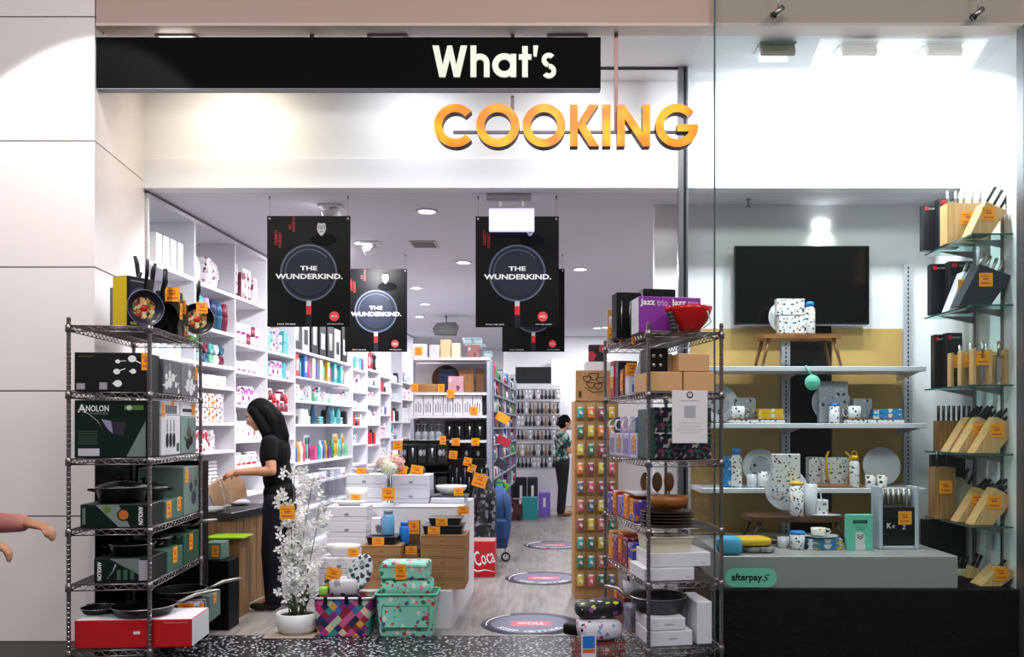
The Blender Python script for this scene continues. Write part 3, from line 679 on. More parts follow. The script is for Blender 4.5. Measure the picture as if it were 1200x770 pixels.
r = box_at('cookware_box', 'upright grey carton with a pan photo behind the dark food box on the left rack', 'box', L(.18, .80, 0), AL, .09, .08, .30, mat('#8d8a86', .5), part='box_body')
# shelf 2
r = box_at('cookware_box', 'long dark brown cookware set box with five small pans printed on it', 'box', L(.02, .02, 1), AL, .375, .21, .215, BROWNB)
b = MB()
for (x, z, rr, an) in ((.225, .165, .013, .1), (.30, .18, .022, -.5), (.22, .11, .018, .35), (.305, .112, .016, PI), (.225, .045, .022, PI)): pansil(b, x, z, rr, WPRINT, an, hl=.03 if an < 3 else .006)
b.box(.012, .055, -.0012, 0, .012, .045, mat('#9a949c', .5), 0); b.box(.13, .17, -.0012, 0, .012, .05, mat('#9a949c', .5), 0)
b.box(.02, .1, -.0012, 0, .19, .194, mat('#6b4a3a', .5), 0); b.build('printed_pans', r)
b = MB()
ptag(r, .40-.028, -.003, .165, 0, .045, .095)
for i, (y0, y1, lab, s_) in enumerate(((.245, .56, 'nearer', 0), (.57, .91, 'farther', 1))):
    r = box_at('cookware_box', 'grey box with white pan pictures, %s one on the second left rack shelf' % lab, 'box', L(.05, y0, 1), AL, .36, y1-y0, .20, mat('#58575f' if i == 0 else '#66636c', .5))
    q = link('printed_pans', None, r)
    bpy.data.objects.remove(q)
    b = MB(); b.M = Matrix.Translation((.3602, 0, 0)) @ Matrix.Rotation(PI/2, 4, 'Z')
    if i == 0:
        for (x, z, rr, an) in ((.05, .10, .024, PI/2), (.05, .05, .03, PI), (.11, .12, .026, PI/2), (.11, .07, .04, PI), (.17, .10, .03, .3), (.22, .06, .022, .2), (.27, .025, .018, PI/2)): pansil(b, x, z, rr, WPRINT, an, hl=.035)
    else:
        for (x, z, rr, an) in ((.16, .14, .032, PI/2), (.13, .08, .035, 1), (.2, .09, .03, .8), (.11, .05, .026, 3), (.19, .04, .04, PI), (.25, .06, .028, .4)): pansil(b, x, z, rr, WPRINT, an, hl=.03)
    b.build('printed_pans', r)
    if i == 1: ptag(r, .362, .30, .15, PI/2, .06, .08)
    else: ptag(r, .03, -.003, .165, 0, .04, .09)
# shelf 3
r = box_at('cookware_box', 'big dark green box with ANOLON in white on the left rack', 'box', L(.02, .02, 2), AL, .38, .19, .315, GREENB)
text(r, 'A', WHT, .04, -.0012, .268, h=.044, bold=.02); text(r, 'NOLON', WHT, .12, -.0012, .268, h=.034, w=.118, bold=.02); text(r, 'ADVANCED', mat('#8fa59a', .5), .12, -.0012, .24, h=.011, w=.11)
b = MB(); b.add([(.27, -.0008, .005), (.37, -.0008, .005), (.37, -.0008, .2)], [[0, 1, 2]], mat('#6f7c78', .5)); b.box(.26, .36, -.0012, 0, .26, .285, mat('#4d7c3a', .5), 0); disc(b, .285, .272, .014, mat('#c8d8c0', .5), -.0016)
b.box(.02, .13, -.0012, 0, .01, .05, mat('#c3bcc8', .5), 0)
for k_ in range(6): b.box(.02, .12, -.001, 0, .075+k_*.013, .079+k_*.013, mat('#3a5a48', .5), 0)
b.add([(.14, -.001, .21), (.19, -.001, .20), (.2, -.001, .13), (.17, -.001, .16)], [[0, 1, 2, 3]], mat('#8d86a8', .4)); b.add([(.19, -.001, .2), (.27, -.001, .19), (.25, -.001, .12), (.2, -.001, .13)], [[0, 1, 2, 3]], mat('#2b2633', .4))
b.tube([(.01, -.001, .26), (.07, -.001, .24), (.12, -.001, .2), (.15, -.001, .15)], .0025, STEEL, 4); b.build('printed_picture', r)
r = box_at('utensil_box', 'white box with three black utensils pictured, third shelf of the left rack', 'box', L(.10, .24, 2), AL, .30, .34, .235, WBOX)
b = MB(); b.M = Matrix.Translation((.3002, 0, 0)) @ Matrix.Rotation(PI/2, 4, 'Z')
for x in (.1, .16, .22): b.tube([(x, -.001, .21), (x, -.001, .14)], .003, STEELM, 4); disc(b, x, .09, .045, BLACK, -.0012-x*.002, sx=.55)
b.box(.27, .32, -.001, 0, .02, .07, GREENM, 0); b.build('printed_utensils', r)
r2 = box_at('utensil_box', 'white box with a row of dark utensil heads on top of the utensil picture box', 'box', L(.10, .24, 2, .2355), AL, .30, .33, .085, WBOX)
b = MB(); b.M = Matrix.Translation((.3002, 0, 0)) @ Matrix.Rotation(PI/2, 4, 'Z')
for k_ in range(6): b.box(.07+k_*.035, .095+k_*.035, -.001, 0, .01, .06, mat('#35343c', .4), 0)
b.build('printed_utensils', r2); ptag(r2, .302, .03, .03, PI/2, .05, .08); ptag(r2, .302, .2, .075, PI/2, .05, .035)
r = box_at('cookware_box', 'pale teal box with a dark pan picture, right end of the third shelf', 'box', L(.12, .595, 2), AL, .28, .31, .23, mat('#7d938d', .5))
b = MB(); b.M = Matrix.Translation((.2802, 0, 0)) @ Matrix.Rotation(PI/2, 4, 'Z')
pansil(b, .16, .13, .045, mat('#5b5348', .4), 1.7, hl=.04); pansil(b, .14, .06, .04, PANB, 2.6, hl=.05); pansil(b, .2, .08, .035, PANB, .7, hl=.05); b.build('printed_pans', r)
r = box_at('cookware_box', 'white flat box on top of the pale teal pan box', 'box', L(.12, .595, 2, .2305), AL, .28, .31, .095, WBOX)
b = MB(); b.box(.2803, .2812, .03, .24, .03, .05, DARK, 0); b.build('printed_stripe', r); ptag(r, .283, .24, .05, PI/2, .06, .07)
# shelf 4
r = box_at('cookware_box', 'low green ANOLON box below the black pans, fourth shelf of the left rack', 'box', L(.05, .02, 3), AL, .355, .24, .13, GREENB)
b = MB(); b.add([(.08, -.0008, .125), (.2, -.0008, .125), (.26, -.0008, .004), (.2, -.0008, .004)], [[0, 1, 2, 3]], mat('#7a8580', .5)); disc(b, .225, .07, .034, mat('#1b120e', .4), -.0012); disc(b, .225, .07, .026, mat('#c4682a', .4), -.0016); disc(b, .14, .1, .02, mat('#5f7a3a', .5), -.0014)
b.box(.012, .028, -.0012, 0, .02, .11, mat('#5d7566', .5), 0); b.build('printed_picture', r)
text(r, 'ANOLON', WHT, .315, -.0012, .065, h=.024, w=.10, roty=PI/2, bold=.03)
bx = [(.27, .34, .13, '#4f7f74', 'first'), (.62-.0, .29, .13, '#3f5f56', 'second')]
r = box_at('cookware_box', 'teal box with two orange tickets low on the fourth shelf of the left rack', 'box', L(.10, .275, 3), AL, .31, .33, .12, mat('#4c746b', .5)); ptag(r, .313, .06, .07, PI/2, .085, .10); ptag(r, .313, .24, .085, PI/2, .07, .085)
r = box_at('cookware_box', 'tall grey-green box with pots pictured, right end of the fourth shelf', 'box', L(.14, .62, 3), AL, .27, .31, .30, mat('#788d87', .5))
b = MB(); b.M = Matrix.Translation((.2702, 0, 0)) @ Matrix.Rotation(PI/2, 4, 'Z'); pansil(b, .2, .1, .05, mat('#3a434c', .4), 1.2, hl=.06); pansil(b, .14, .17, .035, mat('#2f3438', .4), 1.7, hl=.04); pansil(b, .24, .19, .03, mat('#444444', .4), 1.4, hl=.05); b.build('printed_pots', r); ptag(r, .272, .05, .245, PI/2, .06, .085)
pan('large black lidded casserole on top of the low ANOLON box', L(.215, .16, 3, .1315), .135, .085, .1, .15, AL, name='casserole', two=True, lid=True)
pan('black lidded saute pan behind the large casserole, stacked on the teal box', L(.235, .44, 3, .1215), .13, .07, .1, .35, AL, name='saute_pan', two=True, lid=True)
# shelf 5
r = box_at('cookware_box', 'low green and grey ANOLON box with white panel, fifth shelf of the left rack', 'box', L(.12, .02, 4), AL, .29, .26, .135, GREENB)
b = MB(); b.add([(.08, -.0008, .13), (.24, -.0008, .13), (.24, -.0008, .04)], [[0, 1, 2]], mat('#6f7a76', .5)); b.box(.235, .285, -.0012, 0, .01, .12, mat('#a9a5ae', .5), 0); b.tube([(.07, -.001, .02), (.10, -.001, .06), (.115, -.001, .1)], .004, mat('#8d8aa8', .3), 4)
for k_ in range(3): b.box(.12+k_*.035, .14+k_*.035, -.001, 0, .015, .07, mat('#3c5e4b', .5), 0)
b.build('printed_picture', r); text(r, 'ANOLON', WHT, .03, -.0012, .065, h=.022, w=.10, roty=PI/2, bold=.03)
r = box_at('cookware_box', 'green grey box with an orange ticket in the middle of the fifth shelf', 'box', L(.12, .30, 4), AL, .295, .28, .13, mat('#3f6a5a', .5)); ptag(r, .298, .13, .09, PI/2, .08, .095)
r = box_at('cookware_box', 'dark green box with an orange ticket at the right of the fifth shelf', 'box', L(.12, .60, 4), AL, .295, .32, .185, mat('#24503a', .5)); ptag(r, .298, .14, .125, PI/2, .07, .10)
pan('black pot with steel rim standing on the ANOLON box of the fifth shelf', L(.27, .17, 4, .1365), .12, .06, .1, .2, AL, name='stock_pot', two=True)
pan('small black lidded pot on the boxes at the right of the fifth shelf', L(.29, .50, 4, .1315), .09, .055, .1, .6, AL, name='stock_pot', two=True, lid=True)
pan('black saute pan with steel handle reaching right on the fifth shelf', L(.28, .79, 4, .1865), .11, .045, .17, -.1, AL, hm=STEEL)
r = box_at('cookware_box', 'small grey box at the back left of the fifth shelf', 'box', L(.14, .55, 4, .0), AL+.0, .0-.0+.10*0+.001+.0, .001, .001, GREYB) if False else None
# shelf 6
REDB = mat('#c4141c', .4, vary=.03)
r = box_at('cookware_box', 'long bright red box sticking out of the bottom shelf of the left rack', 'box', L(.016, .03, 5), AL-.03, .62, .30, .155, REDB, side=WBOX, top=WBOX)
b = MB(); b.box(.31, .345, -.0014, 0, .075, .09, WPRINT, 0); b.box(.47, .60, -.0014, 0, .132, .137, mat('#d96f70', .5), 0); b.build('printed_text', r)
r = box_at('cookware_box', 'striped photo box behind the red box on the bottom shelf, orange ticket on top', 'box', L(.30, .36, 5), AL, .26, .20, .16, cells(['#2c2430', '#77707c', '#cfc8d0', '#403a58'], 14, stretch=(1, 5, .7))); ptag(r, .20, -.004, .15, 0, .09, .04); ptag(r, .264, .1, .13, PI/2, .07, .04)
r = box_at('cookware_box', 'teal grey box at the right end of the bottom shelf, orange ticket on it', 'box', L(.30, .60, 5), AL, .27, .24, .165, mat('#5c7870', .5)); ptag(r, .273, .10, .13, PI/2, .07, .06)
pan('big black frying pan with long steel handle on the red box', L(.33, .17, 5, .1575), .17, .05, .24, .62, AL, hm=STEEL)
pan('black frying pan with steel handle behind the big one on the bottom shelf', L(.40, .60, 5, .1675), .15, .045, .2, .5, AL, hm=STEEL, group=None)
pan('dark flat griddle pan at the left on the red box', L(.065, .23, 5, .1575), .095, .03, .1, 2.2, AL, name='griddle_pan', two=True)
# things behind and beside the left rack
b = MB(); b.box(-2.745, PX(236, 5.62), 5.62, 5.74, 0, PZ(540, 5.62), mat('#040405', .5, vary=.1, spec=.2), .004); tag(b.build('black_cabinet'), 'tall plain black cabinet behind the left wire rack', 'cabinet')
b = MB(); b.box(PX(237, 5.9), PX(268, 5.9), 5.9, 6.1, 0, PZ(657, 5.9), mat('#050506', .5, vary=.1, spec=.2), .004); tag(b.build('black_board'), 'low black panel standing right of the left rack before the wooden counter', 'panel')
r = BX('cookware_box', 'green grey box with orange ticket on the low black panel, right of the left rack', 'box', 239, 259, 636, 657, 5.92, .15, mat('#56766c', .5), z0=PZ(657, 5.9)); ptag(r[0], .02, -.003, r[2]*.5, 0, .05, .08)

# ================================================================== RIGHT RACK
zr = [z+.0045 for z in ZRR]
def R(x, y, k, dz=0): return RR(x, y, zr[k]+dz)
PURP = mat('#8a2fa0', .4, vary=.05); REDG = mat('#c8140f', .2, vary=.03)
r = box_at('appliance_box', 'purple box printed Jazz trio twice, on top of the right rack', 'box', R(-.015, .14, 0), AR, .36, .16, .205, PURP, side=WBOX)
for x in (.085, .265): text(r, 'Jazz', WHT, x-.035, -.0012, .168, h=.044, w=.085, bold=.03); text(r, 'trio', mat('#d8a8e0', .5), x+.05, -.0012, .17, h=.038, w=.062, bold=.01)
t = thing('mixing_bowl', 'glossy red bowl in front of the purple box on the right rack', 'bowl', R(.235, .012, 0, .0), AR)
b = MB(); b.lathe([(0, 0), (.055, 0), (.06, .01), (.095, .05), (.118, .11), (.122, .13), (.118, .13), (.09, .05), (.05, .012), (0, .01)], REDG, 36); b.build('bowl_body', t)
b = MB(); b.tube([(.06, -.11, .10), (.085, -.1, .04), (.05, -.08, .01)], .004, mat('#c9b6b6', .3), 6); b.build('spout_edge', t)
b = MB(); b.ell((-.13, -.02, .115), (.018, .018, .02), REDG)
for k_ in range(5): b.ell((-.12+.006*k_, -.03, .09-.02*k_), (.022, .02, .014), mat('#3a3d40', .6), 10, 6)
b.build('salad_claw', t)
for i, (x, y, w_, h_, an) in enumerate(((-.07, .42, .15, .27, .0), (.10, .45, .2, .265, -.0))):
    r = box_at('knife_box', 'black box with cutlery pictures behind the purple box, '+('left one' if i == 0 else 'right one'), 'box', R(x, y, 0), AR+an, w_, .12, h_+.035*i, BLACK)
    b = MB()
    for k_ in range(3): b.tube([(.03+k_*.05, -.001, .05), (.03+k_*.05, -.001, h_*.8)], [.002, .006], STEEL, 4)
    b.build('printed_cutlery', r)
# left edge top: black utensils, handles, orange tickets
for i in range(4):
    t = thing('carded_tool', 'black carded kitchen tool at the left of the right rack top, '+('nearest', 'second nearest', 'third nearest', 'farthest')[i]+' of four', 'kitchen tool', R(.04, (.33, .58, .71, .84)[i], 0), AR)
    b = MB(); b.box(-.055, .015, -.01, 0, 0, .16+.02*(i % 2), (BLACK, SILV, DARK, mat('#c9c6d0', .5))[i], .003); b.build('card', t)
    b = MB(); b.tube([(-.02, -.02, .02), (-.02, -.022, .1), (-.03, -.02, .16)], [.012, .009, .014], PLASTICBLK, 8); b.build('handle', t)
    ptag(t, -.045, -.04, -.01+.03*i, 0, .018 if i < 3 else .05, .075)
t = thing('wooden_display', 'small wooden board with rounded top standing at the far end of the right rack', 'board', R(.10, .93, 0), AR)
b = MB(); b.box(-.1, .02, 0, .02, 0, .24, wood('#b5824a', '#99683a', 'z'), .004); b.build('board', t)
# shelf 2 : cardboard boxes
r = box_at('cardboard_box', 'low tan cardboard box at the left front of the second shelf of the right rack', 'box', R(.012, .02, 1), AR, .185, .3, .11, CARDL); ptag(r, -.002, .05, .06, -PI/2, .06, .08)
r = box_at('cardboard_box', 'low tan cardboard box at the right front of the second shelf of the right rack', 'box', R(.205, .02, 1), AR, .175, .3, .11, CARDL, part='box_body')
r = box_at('cardboard_box', 'tan cardboard box stacked on the right front one of the second shelf', 'box', R(.18, .03, 1, .1115), AR, .175, .28, .10, CARDL, part='box_body')
r = box_at('knife_box', 'black box with four round steel studs on the cardboard boxes', 'box', R(.03, .12, 1, .1115), AR, .115, .15, .135, BLACK)
b = MB()
for x in (.035, .075):
    for z in (.04, .09): b.ell((x, -.002, z), (.011, .006, .011), STEEL, 12, 6)
b.build('steel_studs', r)
b = MB(); b.box(0, .028, 0, .15, 0, .105, mat('#a2917e', .6), .002); tag(b.build('small_box', None, R(.15, .14, 1, .113), AR), 'small taupe box right of the black studded box', 'box')
t = thing('plastic_bag', 'crumpled pale grey plastic bag lying on the top cardboard box', 'bag', R(.18, .33, 1, .0), AR)
b = MB(); b.prism([(0, 0), (.22, 0), (.22, .17), (.12, .23), (.03, .2)], 0, .1, mat('#c4c6cf', .4)); b.build('bag_body', t)
# left side goods, second shelf
spec = [(.34, .10, .22, '#b8b2b8', 'white soda bottle', 'b'), (.47, .07, .20, '#f0a428', 'white and blue pouch with orange ticket', 'x'), (.60, .08, .18, '#c96d28', 'brown and orange packet', 'x'), (.72, .08, .25, '#25222b', 'dark slim carton', 'x'), (.84, .09, .235, '#b81c2c', 'red and white upright carton', 'x')]
t = thing('soda_bottle', 'grey and white bottle at the left edge of the second shelf of the right rack', 'bottle', R(.06, .35, 1), AR)
b = MB(); b.lathe([(0, 0), (.04, 0), (.042, .02), (.042, .12), (.02, .19), (.012, .2), (.012, .225), (0, .228)], mat('#b2afb8', .3), 20); b.build('bottle_body', t)
b = MB(); b.lathe([(.015, .2), (.015, .235), (0, .24)], WHITE, 14); b.build('cap', t)
for i, (y, w_, h_, c, lab) in enumerate(((.45, .09, .15, '#d8d8e4', 'white and blue pouch'), (.58, .08, .16, '#8a3a22', 'brown packet'), (.70, .08, .22, '#2b2731', 'dark slim carton'), (.81, .10, .23, '#b01c2e', 'red carton with a white top'))):
    r = box_at('kitchen_packet', lab+' at the left of the right rack, second shelf', 'packet', R(.012, y, 1), AR, .12, w_, h_, mat(c, .5), side=None)
    b = MB(); b.box(-.0012, 0, .01, w_-.01, h_*.55, h_*.85, (mat('#d8d8de', .5), ORANGE, mat('#5a5a66', .5), WPRINT)[i], 0); b.box(.02, .10, -.0012, 0, h_*.1, h_*.4, (mat('#4a6ac0', .5), mat('#d8c8a0', .5), mat('#8a8a96', .5), WPRINT)[i], 0); b.build('printed_panel', r)
    if i in (0, 1, 3): ptag(r, -.003, w_*.5, h_*(.95 if i == 0 else .4), -PI/2, .06, .07); 
    if i == 0: ptag(r, .02, -.004, h_*1.0, 0, .07, .075)
# shelf 3 : dark floral fabric behind front, boxes on the left
FLOR = cells(['#1a2330', '#1a2330', '#24303c', '#1a2330', '#8f3f4f', '#3f6f63', '#c9b9ad', '#2c3a46', '#1a2330', '#5c4a78'], 62)
for i in range(4):
    r = box_at('fabric_storage_box', 'dark floral fabric box, %s on the third shelf of the right rack' % ('upper left', 'lower left', 'upper right', 'lower right')[i], 'box', R(.06+.168*(i//2), .10, 2, .146*(1-i % 2)), AR, .164, .15, .143, FLOR)
    b = MB(); b.box(-.001, .165, -.002, .0, .128, .133, mat('#0f141c', .7), 0); b.build('seam', r)
r = box_at('gift_box', 'dark green narrow box beside the floral boxes on the right rack', 'box', R(.012, .06, 2), AR, .042, .2, .28, mat('#26453d', .5), part='box_body')
# white notice with clip
t = thing('paper_notice', 'white paper notice clipped to the front of the right rack', 'notice', RR(.06+.065, -.022, ZRR[1]+.012), AR)
b = MB(); b.box(0, .20, 0, .0025, -.285, 0, mat('#ece6ec', .5, vary=.01), .0005); b.build('sheet', t)
b = MB(); b.lathe([(.019, .0005), (.019, .002), (0, .002)], mat('#4c4c54', .5), 24, c=(.1, .001, -.024), ax='y'); b.ringarc(.1, -.024, .012, .009, 0, 360, -.0022, -.001, WHT, 20); b.box(.094, .106, -.0024, -.001, -.03, -.02, WHT, 0); b.build('round_emblem', t)
text(t, 'SHOP WITH CONFIDENCE', mat('#55525c', .5), .1, -.0015, -.055, h=.006, w=.1)
b = MB(); b.box(.068, .132, -.0012, 0, -.147, -.083, mat('#b3b0b8', .5), 0); b.build('printed_square', t)
for k_ in range(4): text(t, 'PLEASE KEEP YOUR DISTANCE IN STORE', mat('#8d8a94', .5), .1, -.0015, -.175-.018*k_, h=.004, w=(.13, .12, .15, .09)[k_])
# mugs and boxes left side third shelf
for i in range(4):
    t = thing('boxed_mug', 'boxed travel mug on the third shelf of the right rack, %s from the front' % ('first', 'second', 'third', 'fourth')[i], 'mug', R(.0, .28+.17*i, 2), AR)
    b = MB(); b.box(.012, .16, 0, .15, 0, .14, mat(('#cfc4e0', '#b9a8dc', '#d8cfe4', '#c9c4da')[i], .5), .003); b.build('carton', t)
    b = MB()
    for k_ in range(4): b.box(.0105, .0118, .02+k_*.03, .035+k_*.03, .02, .11, mat('#7f7696', .5), 0)
    b.build('printed_bars', t)
    b = MB(); b.lathe([(.0, .0), (.05, .0), (.055, .01), (.055, .09), (.05, .1), (.046, .1), (.043, .02), (0, .015)], mat(('#3d5f8c', '#c8cbd8', '#c9a9c9', '#2f4a5c')[i], .3), 20, c=(.08, .075, .143)); b.build('mug_cup', t)
    b = MB(); b.tube([(.025, .075, .225), (.0, .075, .22), (-.01, .075, .19), (.0, .075, .165), (.025, .075, .16)], .006, WHT, 6); b.build('mug_handle', t)
    if i in (0, 2): ptag(t, .009, .06, .09, -PI/2, .045, .09)
for i, c in enumerate(('#3f8fb0', '#c8b43c', '#8a78c0', '#2c6a8c', '#4f8f5c')):
    b = MB(); b.box(0, .1, 0, .06, 0, .09, mat(c, .5), .003); tag(b.build('coloured_packet', None, R(.012, .34+.11*i, 2, .285 if False else .0)+Vector((.17, .03, 0)), AR), ('blue', 'mustard', 'violet', 'dark teal', 'green')[i]+' packet deep on the third shelf of the right rack', 'packet')
# shelf 4
BRN = wood('#7a4f2c', '#5e3a1e', 'x'); DPL = mat('#4a3224', .4, vary=.15)
for i in range(5):
    t = link('plate', None); COL.objects.unlink(t); bpy.data.objects.remove(t)
    b = MB(); b.lathe([(0, 0), (.09, 0), (.148, .009), (.150, .012), (.147, .013), (.09, .005), (0, .005)], DPL, 36)
    tag(b.build('dinner_plate', None, R(.155, .17, 3, .001+.0175*i)), 'dark brown dinner plate in the stack on the right rack, '+('bottom', 'second from bottom', 'middle', 'second from top', 'top')[i]+' of five', 'plate')
t = thing('wooden_bowl', 'orange-brown wooden bowl on top of the plate stack', 'bowl', R(.165, .17, 3, .092), AR)
b = MB(); b.lathe([(0, 0), (.075, 0), (.108, .03), (.115, .072), (.109, .073), (.1, .034), (.07, .012), (0, .01)], wood('#b57234', '#935522', 'x'), 36); b.build('bowl_body', t)
t = thing('cutlery_block', 'small brown box with orange ticket left of the plates on the right rack', 'box', R(.15, .36, 3), AR)
b = MB(); b.box(0, .14, 0, .16, 0, .13, mat('#7a4526', .5), .004); b.build('carton', t)
for i in range(3):
    t = thing('wooden_spoon', 'wooden spoon hung upright behind the plates, '+('left', 'middle', 'right')[i]+' of three', 'spoon', R(.15+.075*i, .58, 3), AR)
    b = MB(); b.tube([(0, 0, .0), (0, 0, .16)], [.006, .006], BRN, 8); b.build('handle', t)
    b = MB(); b.ell((0, 0, .215), (.033, .01, .06), wood('#8f6038', '#74482a', 'z')); b.build('bowl', t)
cols = ['#6b4fb0', '#d96f1a', '#8f7fd0', '#c44a24', '#5a4a9c', '#e8a01c', '#7a5cc0', '#b03030']
for i in range(5):
    c = cols[i]; r = box_at('kitchen_packet', ('violet', 'orange', 'lilac', 'rust red', 'purple')[i]+' small carton at the left of the right rack, fourth shelf', 'packet', R(.005, .30+.135*i, 3), AR, .13, .12, .13+.02*(i % 2), prints(c, ['#e8e0f0', '#d88a2c', '#3a2a5c'], 26, .35, seed=i), part='carton')
    if i in (0, 1, 3): ptag(r, -.003, .06, .09, -PI/2, .07, .09)
t = thing('white_tray', 'white and silver tray lying on the purple cartons of the right rack', 'tray', R(.012, .30, 3, .155), AR)
b = MB(); b.prism([(0, 0), (.14, 0), (.15, .012), (-.01, .012)], 0, .25, WBOX); b.build('tray_body', t)
# shelf 5
r = box_at('white_box', 'flat white box at the bottom left of the fifth shelf of the right rack', 'box', R(-.02, .02, 4), AR, .285, .3, .072, WBOX); text(r, 'wiltshire', GREYB, .25, -.0012, .02, w=.03)
r = box_at('white_box', 'flat white box shifted right on the lower one, fifth shelf of the right rack', 'box', R(.022, .03, 4, .073), AR, .34, .3, .08, WBOX); text(r, 'wiltshire', GREYB, .30, -.0012, .02, w=.03)
t = thing('baking_dish', 'cream rectangular baking dish on top of the white boxes', 'dish', R(.012, .04, 4, .155), AR)
b = MB(); b.prism([(.012, 0), (.235, 0), (.25, .07), (.26, .073), (0, .073), (.002, .07)], 0, .22, CREAM); b.build('dish_body', t)
b = MB(); b.box(-.004, .264, -.004, .224, .0735, .079, CREAM, .002); b.build('rim', t)
for i in range(5):
    c = ('#2a49a8', '#7c1f4a', '#c4572a', '#8f2f6c', '#d8893a')[i]; r = box_at('kitchen_packet', ('blue and white', 'plum', 'orange-red', 'magenta', 'amber')[i]+' carton at the left of the right rack, fifth shelf', 'packet', R(.006, .345+.12*i, 4), AR, .13, .105, .16+.015*(i % 3), prints(c, ['#e8e0f0', '#f0c060', '#3a2a5c'], 26, .3, seed=i))
    if i in (0, 2, 4): ptag(r, -.003, .05, .03+.04*(i % 3), -PI/2, .06, .08)
# shelf 6
for i, (x0, x1, z0, z1) in enumerate(((.01, .255, 0, .085), (.01, .215, .0865, .155))):
    r = box_at('white_box', 'white printed box, %s of two on the bottom shelf of the right rack' % ('lower', 'upper')[i], 'box', R(x0, .02, 5, z0), AR, x1-x0, .28, z1-z0, WBOX); text(r, 'wiltshire', GREYB, (x1-x0)*.55, -.0012, (z1-z0)*.5, w=.05)
r = box_at('white_box', 'tall slim white box leaning at the right of the bottom shelf', 'box', R(.285, .03, 5), AR, .085, .28, .235, WBOX, part='box_body')
t = pan('wide grey steel wok on the white boxes of the bottom shelf', R(.12, .22, 5, .158), .165, .085, .14, 2.6, AR, name='wok', hm=STEEL, body=mat('#4a4a4e', .3, .7), rim=STEEL)
r = box_at('storage_box', 'small grey patterned box left of the white boxes on the bottom shelf', 'box', R(-.01, .33, 5), AR, .15, .16, .15, prints('#8d90a4', ['#2a2a32', '#d8893a'], 30, .3), part='box_body')
r = box_at('storage_box', 'dark red box with orange ticket at the back left of the bottom shelf', 'box', R(.0, .52, 5), AR, .16, .3, .17, mat('#6c1a1e', .5)); ptag(r, -.003, .2, .13, -PI/2, .06, .11)
r = thing('utensil_jar', 'small white jar of tools at the left of the bottom shelf', 'jar', R(.07, .60, 5, .172), AR); b = MB(); b.lathe([(0, 0), (.05, 0), (.055, .09), (.05, .09), (.046, .01), (0, .008)], WBOX, 20); b.build('jar_body', r)
b = MB(); b.tube([(0, 0, .012), (-.03, .01, .15)], .006, PLASTICBLK, 6); b.build('tool', r)
# wire basket of bags on the floor in front of the right rack
bd = 4.75; t = thing('wire_basket', 'red wire basket heaped with folded bags, floor at the left of the right rack', 'basket', (PX(702, bd), bd+.12, 0), .25)
b = MB()
for z in (0, .05, .1, .15, .2): 
    s_ = .105+z*.12; b.tube([(-s_, -s_, z+.004), (s_, -s_, z+.004), (s_, s_, z+.004), (-s_, s_, z+.004)], .003, mat('#a3281e', .4), 5, closed=True)
for k_ in range(9):
    f = -1+2*k_/8
    for sx_, sy_ in ((f, -1), (f, 1), (-1, f), (1, f)): b.tube([(.105*sx_, .105*sy_, .004), (.129*sx_, .129*sy_, .204)], .002, mat('#a3281e', .4), 4)
b.build('wire_frame', t)
def cushion(name, lab, cat, loc, rz, w_, d_, h_, m, group=None, n=20, e=4.2, tilt=0):
    b = MB(); V = []; K = 8
    for j in range(K+1):
        ph = PI*j/K; sz = math.copysign(abs(math.cos(ph))**(2/e), math.cos(ph)); sr = abs(math.sin(ph))**(2/e)
        for i in range(n):
            a = 2*PI*i/n; ca, sa = math.cos(a), math.sin(a)
            V.append((w_/2*sr*math.copysign(abs(ca)**(2/e), ca), d_/2*sr*math.copysign(abs(sa)**(2/e), sa), h_/2+h_/2*sz))
    b.add(V, [[j*n+i, (j+1)*n+i, (j+1)*n+(i+1) % n, j*n+(i+1) % n] for j in range(K) for i in range(n)], m, True)
    o = b.build(name, None, loc, rz); o.rotation_euler = (0, tilt, rz)
    return tag(o, lab, cat, group)
bl = Vector((PX(702, bd), bd+.12, 0))
cushion('folded_bag', 'black and lime patterned folded bag on top of the red basket', 'bag', bl+Vector((.01, .03, .325)), .2, .27, .2, .09, prints('#121214', ['#c8e020', '#e8e8e8', '#121214', '#8a3aa0'], 22, .35), tilt=-.06)
cushion('folded_bag', 'white bag with pink and black print in the red basket', 'bag', bl+Vector((.005, -.02, .213)), .15, .25, .24, .11, prints('#dcd6e2', ['#c83a8c', '#222228', '#6aa0c8'], 24, .3))
cushion('folded_bag', 'brown and lilac folded bag lower in the red basket', 'bag', bl+Vector((.0, 0, .10)), .2, .2, .2, .11, prints('#a78d86', ['#c8682a', '#7a5cc0', '#e8e0e0'], 20, .4))
cushion('folded_bag', 'rust coloured folded bag at the bottom of the red basket', 'bag', bl+Vector((.0, 0, .012)), .2, .19, .19, .085, mat('#8c3c24', .7))
cushion('folded_bag', 'black folded bag hanging over the left of the red basket', 'bag', bl+Vector((-.135, .06, .212)), -.4, .11, .11, .07, BLACK)
t = thing('swing_label', 'white card label with blue and orange print hung on the basket bags', 'label', bl+Vector((-.06, -.175, .20)), .15)
b = MB(); b.box(-.042, .042, 0, .003, -.065, .065, WPRINT, .001); b.build('card', t)
b = MB(); b.box(-.034, .034, -.0012, 0, -.01, .058, mat('#2a7ad8', .5), 0); b.box(-.034, .034, -.0012, 0, -.035, -.014, mat('#f0622a', .5), 0); b.build('printed_panel', t)
